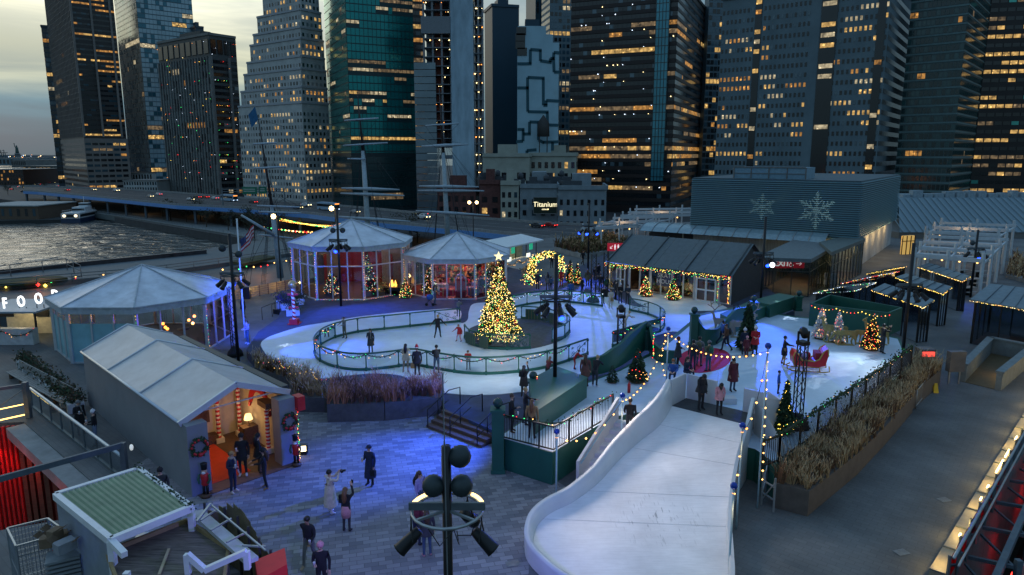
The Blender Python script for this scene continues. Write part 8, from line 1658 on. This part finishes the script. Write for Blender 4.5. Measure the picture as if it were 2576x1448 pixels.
POSE = {'stand': P_(), 'cup': P_(elr=(-.24,.0,1.13), wrr=(-.14,-.24,1.18)), 'hold': P_(elr=(-.23,-.02,1.13), wrr=(-.08,-.26,1.14), ell=(.23,-.02,1.13), wrl=(.07,-.25,1.1)),
 'walk': P_(knr=(-.1,-.16,.54), anr=(-.1,-.22,.12), knl=(.1,.06,.52), anl=(.1,.36,.16), toel=(.02,-.12,-.11), elr=(-.24,.14,1.14), wrr=(-.22,.1,.92), ell=(.24,-.08,1.14), wrl=(.2,-.26,1.0), neck=(0,-.04,1.46), head=(0,-.07,1.61), shr=(-.19,-.02,1.4), shl=(.19,-.05,1.4)),
 'phone': P_(elr=(-.2,-.24,1.34), wrr=(-.07,-.34,1.56), ell=(.2,-.24,1.34), wrl=(.06,-.34,1.54)), 'arm_up': P_(elr=(-.22,-.2,1.42), wrr=(-.12,-.3,1.68), ell=(.24,.0,1.13), wrl=(.14,-.2,1.12)),
 'lean': P_(pel=(0,.18,.93), neck=(0,-.12,1.36), head=(0,-.2,1.49), shr=(-.19,-.1,1.3), shl=(.19,-.1,1.3), elr=(-.25,-.3,1.1), ell=(.25,-.3,1.1), wrr=(-.1,-.48,1.08), wrl=(.1,-.48,1.08), knr=(-.1,.12,.5), knl=(.1,.1,.5), anr=(-.11,.2,.09), anl=(.11,.16,.09)),
 'skate': P_(pel=(0,.08,.9), neck=(0,-.05,1.4), head=(0,-.1,1.55), shr=(-.19,-.04,1.34), shl=(.19,-.04,1.34), elr=(-.36,-.06,1.14), ell=(.36,-.08,1.14), wrr=(-.5,-.16,1.02), wrl=(.48,-.2,1.02), knr=(-.16,-.1,.5), knl=(.14,-.06,.5), anr=(-.24,-.02,.12), anl=(.18,.1,.12)),
 'look': P_(neck=(0,-.06,1.45), head=(0,-.16,1.56), elr=(-.24,-.06,1.13), wrr=(-.16,-.12,.92), ell=(.24,-.06,1.13), wrl=(.14,-.16,.92)),
 'sit': P_(pel=(0,.1,.5), neck=(0,.02,1.0), head=(0,-.02,1.15), shr=(-.19,.02,.94), shl=(.19,.02,.94), elr=(-.24,-.04,.7), ell=(.24,-.04,.7), wrr=(-.1,-.28,.64), wrl=(.1,-.28,.64), knr=(-.12,-.34,.5), knl=(.12,-.34,.5), anr=(-.12,-.32,.09), anl=(.12,-.32,.09)),
 'reach': P_(elr=(-.2,-.2,1.26), wrr=(-.1,-.46,1.2), ell=(.22,-.12,1.18), wrl=(.12,-.38,1.14), knl=(.13,.0,.52), anl=(.16,.1,.09))}
PM = {k: pose_mesh('person_body', v) for k, v in POSE.items()}
cl = {k: M('cloth_'+k, c, .9, var=.12, scale=9, bump=.15) for k, c in dict(black=(.014,.014,.017), charcoal=(.035,.037,.042), navy=(.014,.022,.05), grey=(.14,.145,.15), denim=(.045,.08,.14), lightdenim=(.2,.27,.33), beige=(.38,.29,.2), cream=(.58,.5,.4), tan=(.3,.18,.08), red=(.42,.02,.025), burgundy=(.12,.02,.03), pink=(.55,.25,.28), white=(.6,.6,.62), green=(.02,.1,.06), olive=(.09,.09,.05), brown=(.09,.045,.025), blue=(.03,.1,.34), violet=(.3,.26,.5), plaid=(.14,.06,.05)).items()}
skins = [M('skin_light', (.5,.31,.22), .6, var=.05), M('skin_tan', (.36,.2,.13), .6, var=.05), M('skin_dark', (.12,.06,.035), .6, var=.05)]
hairm = {'k': M('hair_black', (.01,.008,.008), .5, var=.2), 'b': M('hair_brown', (.06,.03,.015), .5, var=.2), 'y': M('hair_blond', (.4,.26,.1), .5, var=.2), 'g': M('hair_auburn', (.16,.07,.03), .5, var=.2)}
def person(label, u, vb, z, pose, face, top, leg, shoe='black', hair='k', long=False, hat=None, coat=0, sc_=1.0, skin=0, fur=0, pack=None, scarf=None, skirt=None, grp=None, hatball=False):
 p = G(u, vb, z+.002); rt = PM[pose].copy() if False else PM[pose]
 o = bpy.data.objects.new('person', rt); COL.objects.link(o); o.location = p; o.rotation_euler = (0,0,R(face)); o.scale = (sc_,)*3; o['label'] = label; o['category'] = 'person'
 if grp: o['group'] = grp
 for k, m in enumerate((skins[skin], cl[top], cl[leg], cl[shoe], m_black)): o.material_slots[k].link = 'OBJECT'; o.material_slots[k].material = m
 J = POSE[pose]; hd = Vector(J['head']); pel = Vector(J['pel']); nk = Vector(J['neck'])
 def add(bb, nm, m): c = bb.build(nm, m, o, origin=(0,0,0)); c.location = (0,0,0); return c
 if hat:
  b = B(); 
  if hat[0] == 'cap': b.ball(hd+Vector((0,.005,.05)), .108, 10, (1,1,.85)); b.obox(hd+Vector((0,-.13,.04)), (.13,.1,.015))
  elif hat[0] == 'santa': b.lathe(hd+Vector((0,.01,.07)), [(.108,0),(.11,.04),(.08,.12),(.04,.2),(.01,.22)], 10)
  else: b.ball(hd+Vector((0,.01,.05)), .115, 10, (1,1,1)); b.ball(hd+Vector((0,.01,.18)), .045 if hat[0] == 'bobble' else .02, 6)
  add(b, 'hat', cl[hat[1]])
  if hat[0] == 'santa': b = B(); b.lathe(hd+Vector((0,.01,.05)), [(.115,0),(.12,.03),(.112,.055)], 10); b.ball(hd+Vector((.05,.05,.27)), .04, 6); add(b, 'hat_trim', cl['white'])
 if hair and (long or not hat or hat[0] != 'x'):
  b = B(); b.ball(hd+Vector((0,.022,.038)), .104, 12, (.97,1.0,1.0))
  if long: b.tube([hd+Vector((0,.06,.06)), hd+Vector((0,.11,-.08)), hd+Vector((0,.13,-.25)), hd+Vector((.01,.14,-.42))], [.085,.10,.10,.05], 8); 
  add(b, 'hair', hairm[hair])
 if coat:
  b = B(); n = 14; rows = []; top_z = pel.z+.22; bot = max(.12, pel.z+.1-coat)
  for k in range(6):
   f = k/5; zz = top_z+(bot-top_z)*f; rx = .165+.085*f**.8+fur*.03; ry = .125+.1*f**.8+fur*.03
   rows.append([(pel.x+(nk.x-pel.x)*max(0,.3*(1-f))+rx*math.cos(2*PI*q/n)*(1+.05*math.sin(q*2.3)), pel.y+(nk.y-pel.y)*max(0,.3*(1-f))+ry*math.sin(2*PI*q/n), zz) for q in range(n)])
  b.add([x for r_ in rows for x in r_], [(k*n+(q+1)%n, k*n+q, (k+1)*n+q, (k+1)*n+(q+1)%n) for k in range(5) for q in range(n)], True); add(b, 'coat_skirt', cl[top])
 if skirt:
  b = B(); b.lathe((pel.x,pel.y,pel.z-.36), [(.17,0),(.175,.2),(.15,.44)], 14); add(b, 'skirt', cl[skirt])
 if fur: b = B(); b.tube([nk+Vector((-.14,.05,-.02)), nk+Vector((-.06,.1,.03)), nk+Vector((.06,.1,.03)), nk+Vector((.14,.05,-.02))], .05, 6); add(b, 'collar', cl[top])
 if scarf: b = B(); b.tube([nk+Vector((.09*math.cos(t),.08*math.sin(t),.0)) for t in [2*PI*k/10 for k in range(10)]], .04, 6, closed=True); b.tube([nk+Vector((.05,-.1,0)), nk+Vector((.06,-.16,-.15)), nk+Vector((.05,-.15,-.42))], .035, 5); add(b, 'scarf', cl[scarf])
 if pack: b = B(); c = pel.lerp(nk, .62)+Vector((0,.2,0)); b.ball(c, .17, 10, (.9,.6,1.25)); add(b, 'backpack', cl[pack])
 o['_p'] = 1; return o
def held(kind, label, o, pose, hand='wrr', mat=None):
 w = Vector(POSE[pose][hand]); w = Matrix.Rotation(o.rotation_euler.z, 3, 'Z') @ (w*o.scale.x)+o.location; f = Matrix.Rotation(o.rotation_euler.z, 3, 'Z') @ Vector((0,-.07,0)); c = w+f
 b = B()
 if kind == 'cup': b.lathe(c-UP*.03, [(.03,0),(.042,.13),(.044,.135),(.035,.15)], 10); tag(b.build('paper_cup', mat or cl['white']), label, 'cup')
 elif kind == 'phone': b.obox(c+f*.3+UP*.02, (.08,.012,.15), o.rotation_euler.z); tag(b.build('phone', m_black), label, 'phone')
 elif kind == 'camera': b.obox(c+f*.5, (.14,.08,.1), o.rotation_euler.z); b.tube([c+f*1.0+UP*.05, c+f*2.6+UP*.05], .04, 8); tag(b.build('camera', m_black), label, 'camera')
 elif kind == 'bag': b.obox(c-UP*.36, (.24,.1,.26), o.rotation_euler.z); b.tube([c-UP*.1+f*1.2, c+UP*.02, c-UP*.1-f*1.2], .01, 4); tag(b.build('handbag', mat or m_black), label, 'bag')
a = person('person in a long dark coat, cap and scarf by the glass balustrade at left', 205, 1095, 0, 'cup', 60, 'black', 'charcoal', hat=('cap','grey'), coat=.55, scarf='grey'); held('cup', 'white cup of the man in cap and scarf by the balustrade', a, 'cup')
a = person('person in black puffer, white beanie and pale jeans beside the grey tent wall', 243, 1122, 0, 'hold', -70, 'black', 'lightdenim', hat=('beanie','white')); held('cup', 'white cup of the person in white beanie by the tent wall', a, 'hold')
a = person('person in dark jacket and beanie standing alone behind the white shelter', 412, 1287, 0, 'cup', 10, 'charcoal', 'black', hat=('beanie','black')); held('cup', 'white cup of the person behind the white shelter', a, 'cup')
a = person('person in tan cap and dark jacket with jeans at the tent doorway', 588, 1240, 0, 'cup', 70, 'navy', 'navy', 'cream', hat=('cap','tan'), scarf='beige'); held('cup', 'white cup held by the person in the tan cap', a, 'cup')
a = person('tall person in black coat and hat in the middle of the doorway group', 613, 1197, 0.03, 'cup', 10, 'black', 'black', 'white', hat=('beanie','black'), coat=.35, sc_=1.06); held('cup', 'white cup of the tall man in the doorway', a, 'cup')
person('person with black beret turned away at the right of the doorway group', 654, 1190, 0.03, 'stand', 120, 'black', 'brown', hat=('beanie','black'), long=True, coat=.3)
a = person('person in black jacket and brown boots facing the doorway group', 668, 1229, 0, 'reach', -75, 'black', 'black', 'tan', hat=('beanie','black'), long=True, hair='b', sc_=.98)
a = person('person in a long cream fur coat taking a photo on the plaza', 833, 1292, 0, 'phone', 120, 'cream', 'white', 'white', hair='k', coat=.72, fur=1); held('camera', 'black camera held by the person in the cream fur coat', a, 'phone')
a = person('person in black fur top and pink skirt raising a phone on the plaza', 873, 1338, 0, 'arm_up', 172, 'black', 'charcoal', hair='g', long=True, skirt='pink', fur=1, sc_=.97); held('phone', 'phone raised by the person in the pink skirt', a, 'arm_up')
a = person('person in a long navy overcoat and cap walking alone across the plaza', 932, 1222, 0, 'cup', -25, 'navy', 'black', hat=('cap','navy'), coat=.68); held('cup', 'white cup of the person in the long navy overcoat', a, 'cup'); held('bag', 'small dark bag of the person in the long navy overcoat', a, 'cup', 'wrl')
a = person('person in black pullover and grey trousers walking at the bottom of the plaza', 781, 1425, 0, 'walk', -12, 'black', 'grey', 'beige', sc_=1.03, skin=1); held('cup', 'white cup of the walking man in black pullover', a, 'walk', 'wrl')
a = person('person in pink headband and black puffer at the bottom edge', 812, 1497, 0, 'cup', 5, 'black', 'black', hat=('beanie','pink')); held('cup', 'white cup of the person in the pink headband', a, 'cup')
person('person with long brown hair and pale jacket behind the near mast, upper', 1058, 1290, 0, 'stand', 60, 'violet', 'denim', hair='b', long=True, pack='black', sc_=.95)
person('person in dark coat and jeans half hidden by the near mast', 1075, 1400, 0, 'stand', 200, 'charcoal', 'denim', 'pink', hair='b', long=True, coat=.25)
person('person in dark top partly behind the ring of the near mast', 1050, 1372, 0, 'hold', 150, 'burgundy', 'navy', hair='b', sc_=.97)
Z6 = .625
person('person in beige coat with long black hair at the front fence', 1022, 938, Z6, 'reach', 175, 'cream', 'beige', 'beige', long=True, coat=.3); person('person in santa hat and black parka at the front fence', 1050, 946, Z6, 'stand', 185, 'black', 'black', hat=('santa','red'), coat=.3); a = person('person in black jacket, backpack and jeans at the front fence', 1099, 941, Z6, 'reach', 190, 'black', 'denim', pack='charcoal'); b = B(); q = G(1040,926,Z6); b.obox(q, (.3,.2,.28)); tag(b.build('basket', cl['tan']), 'brown bag on the ice by the person in the santa hat', 'bag')
person('child in red jacket leaning on the front rink fence', 1178, 932, Z6, 'lean', 0, 'red', 'grey', sc_=.78, hair='b')
person('skater in grey top holding the left lobe fence', 867, 852, Z6, 'reach', -40, 'grey', 'olive', sc_=.88, hair='b'); person('skater in a long dark coat with scarf and teal mitten near the left fence', 933, 889, Z6, 'cup', -5, 'charcoal', 'black', hair='k', long=True, coat=.5, scarf='grey', sc_=.93)
person('skater with blond hair and black jacket in the middle of the rink', 1102, 851, Z6, 'skate', 15, 'black', 'black', hair='y', sc_=1.0); person('child skater in red patterned coat left of the tree fence', 1155, 861, Z6, 'skate', -30, 'red', 'pink', sc_=.75, hair='g', coat=.25); person('skater in cream clothes bending behind the lattice tower', 1577, 832, Z6, 'lean', 100, 'cream', 'beige', sc_=.9, hair='y')
person('person in grey hoodie outside the left fence end', 1154, 797, Z6, 'lean', 170, 'grey', 'denim', sc_=.85); person('person pushing a stroller before the small round tent', 1095, 768, Z6, 'reach', 95, 'grey', 'denim', long=True, hair='b')
p = G(1082, 770, Z6); rt = thing('stroller', 'blue grey baby stroller pushed in front of the small round tent', 'stroller', p); b = B(); b.ball(p+UP*.75, .32, 10, (1,.8,.8)); b.build('hood', cl['blue'], rt); b = B(); b.tube([p+Vector((.35,0,1.0)), p+Vector((-.25,0,.25))], .02, 4); b.tube([p+Vector((.2,0,.15)), p+Vector((-.2,0,.7))], .02, 4); b.build('frame', m_black, rt)
for x in (-.3,.25): b = B(); b.tube([p+Vector((x,-.03,.13)), p+Vector((x,.03,.13))], .13, 10); b.build('wheel', m_black, rt)
a = person('person in cream coat with shopping bag at the rink gate', 1536, 777, Z6, 'hold', 0, 'cream', 'cream', 'white', long=True, hair='b', coat=.5, sc_=.95); held('bag', 'tan shopping bag at the rink gate', a, 'hold', 'wrl', cl['tan'])
person('person in black with white bobble hat behind the rink gate, left of a pair', 1560, 764, Z6, 'hold', 5, 'black', 'charcoal', hat=('bobble','white')); person('person in dark jacket with crossed arms behind the rink gate, right of a pair', 1578, 767, Z6, 'hold', -5, 'charcoal', 'charcoal'); person('small person in black with phone left of the rink gate', 1516, 766, Z6, 'phone', 20, 'black', 'black', sc_=.88)
person('person in dark coat standing by the skate house corner', 1510, 735, Z6, 'stand', -30, 'black', 'charcoal'); person('person in green jacket beside the skate house corner', 1526, 741, Z6, 'stand', 20, 'green', 'charcoal', sc_=.95); person('person with long dark hair by the gate pair', 1548, 755, Z6, 'stand', 60, 'charcoal', 'black', long=True)
person('person in dark clothes left under the light arch', 1352, 729, Z6, 'stand', 150, 'navy', 'navy'); person('person in grey coat under the light arch', 1378, 731, Z6, 'stand', 190, 'grey', 'charcoal', long=True, coat=.3); person('person with child in bluish jacket right under the arch', 1386, 733, Z6, 'stand', 160, 'denim', 'black', sc_=.8)
person('person in bright blue jacket at the back fence beside the centre mast', 1435, 757, Z6, 'stand', 180, 'blue', 'navy'); person('person in black crouching coat right of the blue jacket', 1464, 738, Z6, 'hold', 40, 'black', 'black', coat=.3, sc_=.85); person('person in olive cape coat right of the slim lit trees', 1478, 722, Z6, 'stand', 170, 'olive', 'brown', coat=.4, long=True, hair='b'); person('person in dark coat walking beyond the slim lit trees', 1466, 668, Z6, 'walk', 40, 'black', 'black'); person('person in black standing far behind the arch', 1388, 675, Z6, 'stand', 0, 'black', 'black'); person('person in red santa suit beside the slim lit trees', 1412, 722, Z6, 'stand', -20, 'red', 'red', hat=('santa','red'))
for k, (u, v) in enumerate(((1497,715),(1505,705),(1487,742))): person('dark dressed person in the queue left of the skate house, %s' % ['nearest the rail','behind','in front'][k], u, v, Z6, 'stand', 40*k, 'black', 'charcoal')
person('person in white and blue puffer looking at a phone left of the plaza deck', 624, 866, 0.01, 'hold', -40, 'violet', 'denim', 'white', hair='b'); person('person in green coat standing behind the left light mast', 560, 790, 0.01, 'stand', 180, 'green', 'green', coat=.4, long=True); person('person in dark parka in front of the left lit parapet', 613, 800, 0.01, 'stand', 150, 'black', 'black', coat=.3, hat=('beanie','grey')); person('person in blue grey coat behind the left lattice tower', 578, 812, 0.01, 'stand', 120, 'charcoal', 'denim'); person('person in grey sweater inside the left round tent', 520, 870, 0.03, 'hold', 80, 'grey', 'black')
person('person in black inside the tall round tent', 893-45, 742, .63, 'stand', 30, 'black', 'charcoal'); person('person in blue inside the small round tent at right', 1210, 742, .63, 'stand', 10, 'denim', 'navy'); person('person in cream top browsing inside the small round tent', 1160, 738, .63, 'stand', 150, 'cream', 'brown', long=True, hair='b')
Z4 = 1.42
person('person in dark suit leaning at the bar counter corner', 1288, 1088, Z4, 'cup', 80, 'black', 'black', 'brown', hair='b'); person('person with blond bun in black at the bar counter', 1322, 1070, Z4, 'reach', 100, 'black', 'charcoal', hair='y'); person('person in tan jacket with long fair hair at the railing deck', 1338, 1105, Z4, 'stand', 170, 'tan', 'black', hair='g', long=True)
a = person('person in black holding up a phone behind the bar counter end', 1318, 1000, Z6, 'arm_up', 170, 'black', 'black', long=True, coat=.4); held('phone', 'phone held up behind the bar counter end', a, 'arm_up')
person('person in plaid coat with long hair at the right end of the bar', 1472, 974, Z4, 'stand', 170, 'plaid', 'brown', hair='b', long=True, coat=.45); person('person in black with blond hair at the right end of the bar', 1499, 972, Z4, 'lean', 150, 'black', 'charcoal', 'white', hair='y'); person('child with brown hair resting behind the bar counter', 1380, 958, Z6, 'lean', 150, 'burgundy', 'black', hair='g', long=True, sc_=.85); person('child in red looking over the ledge behind the bar', 1450, 930, Z6, 'lean', 90, 'red', 'red', sc_=.75, hair='b')
for k, (u, v, q) in enumerate(((1303,1045,'left'),(1453,948,'right'))): p = G(u, v, 2.47); b = B(); b.lathe(p, [(.03,0),(.042,.13),(.035,.15)], 10); tag(b.build('paper_cup', cl['white']), 'white cup standing on the %s end of the green bar counter' % q, 'cup')
person('person in dark jacket climbing the white side stairs', 1583, 1098, .95, 'walk', 175, 'black', 'charcoal', hair='b', skin=1)
person('person in black fur jacket bending forward on the slide top', 1762, 1032, 1.767, 'look', 30, 'black', 'black', skin=2, fur=1, sc_=1.03, coat=.2); person('child in pink coat and white shirt on the slide top', 1808, 1044, 1.767, 'look', 10, 'pink', 'black', long=True, sc_=.9, skin=2, coat=.25); person('person in long burgundy fur coat behind the slide top', 1842, 985, Z4, 'stand', 20, 'burgundy', 'denim', hair='k', coat=.5, fur=1, skin=1)
person('person in burgundy beanie and dark coat at the edge of the red carpet', 1704, 924, Z4, 'hold', 60, 'charcoal', 'black', hat=('beanie','burgundy'), coat=.45); person('person with dark backpack on the red carpet, left', 1742, 932, Z4, 'stand', 170, 'charcoal', 'navy', pack='black'); person('person with olive backpack on the red carpet, centre', 1758, 922, Z4, 'stand', 150, 'grey', 'denim', pack='olive'); person('person in grey knit hat on the red carpet, right', 1781, 935, Z4, 'stand', 200, 'olive', 'denim', hat=('beanie','grey'), pack='green')
person('person in pale blue jacket sitting low behind the slide, left', 1692, 962, Z4, 'sit', -20, 'blue', 'navy', hair='g'); person('person in dark blue sitting low behind the slide, right', 1728, 956, Z4, 'sit', 30, 'navy', 'navy', long=True)
person('person with backpack striding past the white reindeer', 1826, 885, Z4, 'walk', -75, 'brown', 'navy', pack='charcoal', hair='b'); person('person in blue walking behind the striding backpacker', 1815, 868, Z4, 'walk', 100, 'blue', 'navy', sc_=.9)
person('child in crimson coat and pink hat between two adults', 1877, 898, Z4, 'stand', -10, 'burgundy', 'burgundy', hat=('beanie','pink'), sc_=.72, coat=.25); person('person in navy coat and white bobble hat behind the crimson child', 1871, 892, Z4, 'stand', 0, 'navy', 'navy', hat=('bobble','white'), sc_=.92); person('person in red coat and white bobble hat on the right deck', 1898, 893, Z4, 'hold', -20, 'red', 'charcoal', hat=('bobble','white'), coat=.4)
person('person in black top and short skirt reaching into the sleigh', 1971, 919, Z4, 'reach', 80, 'black', 'tan', 'black', skirt='black', hair='k', sc_=.98); person('child in blue jacket beside the dark fir near the lattice tower', 1957, 992, Z4, 'stand', 60, 'blue', 'black', sc_=.7); person('person in black jacket filming beside the green lit tree', 2218, 890, Z4, 'phone', 90, 'black', 'charcoal', sc_=1.05)
person('person in white dress and veil near the low cabins, left of a pair', 2077, 722, .01, 'stand', 20, 'white', 'white', 'white', coat=.8, hair='k', long=True); person('person in white long coat near the low cabins, right of a pair', 2095, 724, .01, 'stand', -20, 'white', 'white', 'white', coat=.7, hat=('beanie','white'))
p = G(1570, 935, Z4); b = B(); b.lathe(G(1582,988,Z4), [(.08,0),(.08,.42),(.03,.5),(.03,.56)], 10); tag(b.build('fire_extinguisher', m_red), 'red fire extinguisher at the foot of the bar counter', 'extinguisher')
# --- sleigh
def sleigh():
 p = G(2030, 932, Z4); rt = thing('sleigh', 'large red sleigh with gold trim and curled runners on the white deck', 'sleigh', p, rz=R(-12)); rt.scale = (.82,)*3; L_ = lambda b, nm, m: (lambda c: setattr(c, 'location', (0,0,0)))(b.build(nm, m, rt, origin=(0,0,0)))
 prof = [(-.95,.45),(-1.05,1.0),(-.95,1.35),(-.7,1.25),(-.5,.85),(.3,.8),(.6,.95),(.85,1.5),(1.1,1.7),(1.15,1.2),(1.0,.5),(.6,.4)]; n = len(prof); b = B()
 b.add([(x,-.55,z) for x, z in prof]+[(x,.55,z) for x, z in prof], [tuple(range(n)), tuple(range(2*n-1,n-1,-1))]+[(k,n+k,n+(k+1)%n,(k+1)%n) for k in range(n)]); L_(b, 'body', M('sleigh_red', (.55,.01,.02), .35, var=.05))
 gd = M('gold_trim', (.55,.36,.1), .35, .7, var=.1); b = B()
 for y in (-.57,.57): b.tube([(x,y,z) for x, z in prof[:10]], .045, 6); 
 L_(b, 'gold_trim', gd)
 for y in (-.5,.5):
  b = B(); b.tube([(1.25,y,.5),(1.3,y,.12),(1.0,y,.06),(-1.0,y,.06),(-1.35,y,.2),(-1.4,y,.5),(-1.2,y,.6)], .045, 6)
  for x in (-.7,.7): b.tube([(x,y,.06),(x*.9,y,.5)], .035, 5)
  L_(b, 'runner', gd)
 b = B(); b.obox((.55,0,.8), (.35,.9,.55)); L_(b, 'seat', M('tufted_seat', (.3,.01,.02), .6))
 for k, (x, y, c) in enumerate(((-.45,.1,'blue'),(-.2,-.15,'violet'),(.0,.2,'red'))): q = Matrix.Rotation(R(-12),3,'Z')@Vector((x,y,.62))+p; b = B(); b.ball(q+UP*.2, .2, 8, (1,.9,1)); tag(b.build('gift_sack', cl[c]), '%s sack heaped inside the red sleigh' % ['blue','violet','small red'][k], 'sack')
sleigh()
# --- plywood deer
def deer(label, u, v, z, s_, mat, rz, antler=False, grazing=False):
 p = G(u, v, z); rt = thing('deer_cutout', label, 'deer figure', p, 'cut out deer', rz=R(rz)); hd = [(.62,1.15),(.78,1.55),(.72,1.72),(.98,1.6),(1.02,1.5),(.88,1.46),(.82,1.1)] if not grazing else [(.62,1.1),(.9,.95),(1.05,.6),(1.2,.42),(1.12,.36),(.95,.5),(.8,.75)]
 out = [(-.62,1.08)]+hd+[(.72,.82),(.66,.5),(.72,.05),(.64,.02),(.55,.5),(.5,.72),(.42,.74),(.4,.4),(.44,.02),(.36,.02),(.3,.45),(.25,.72),(-.35,.7),(-.42,.5),(-.35,.3),(-.45,.02),(-.53,.02),(-.47,.3),(-.56,.52),(-.66,.3),(-.7,.02),(-.78,.02),(-.76,.35),(-.7,.6),(-.72,1.0)]
 b = B(); n = len(out); f = [(x*s_,-.03,zz*s_) for x, zz in out]; g_ = [(x*s_,.03,zz*s_) for x, zz in out]; b.add(f+g_, [tuple(range(n-1,-1,-1)), tuple(range(n,2*n))]+[(k,(k+1)%n,n+(k+1)%n,n+k) for k in range(n)])
 if antler:
  for q in (-1,1): b.tube([(.72*s_,0,1.7*s_),((.72+q*.25)*s_,q*.03,2.0*s_),((.72+q*.3)*s_,q*.03,2.35*s_)], .035, 5); b.tube([((.72+q*.2)*s_,q*.03,1.93*s_),((.72+q*.5)*s_,q*.03,2.1*s_)], .03, 5); b.tube([((.72+q*.26)*s_,q*.03,2.1*s_),((.72+q*.06)*s_,q*.03,2.3*s_)], .03, 5)
 o = b.build('cutout', mat, rt, origin=(0,0,0)); o.location = (0,0,0)
 b = B(); b.obox((0,0,0), (1.2*s_,.35,.03)); o = b.build('base', mat, rt, origin=(0,0,0)); o.location = (0,0,0)
pl = M('pale_plywood', (.33,.28,.22), .8); gdp = M('gold_plywood', (.36,.29,.11), .6, .2)
deer('tall pale plywood reindeer with big antlers before the dark fir', 1862, 850, Z4, 1.0, pl, -15, True); deer('second pale plywood reindeer half hidden behind the walking backpacker', 1822, 842, Z4, .95, pl, 165, True)
deer('gold deer cutout at the left of the frosted trees', 2100, 862, Z4, 1.0, gdp, 170); deer('gold deer cutout between the two frosted trees', 2126, 868, Z4, .85, gdp, 175, grazing=True); deer('gold deer cutout grazing in front of the frosted white tree', 2175, 866, Z4, .8, gdp, 160, grazing=True); deer('gold deer cutout with raised head nearest the green lit tree', 2205, 868, Z4, 1.05, gdp, 185)
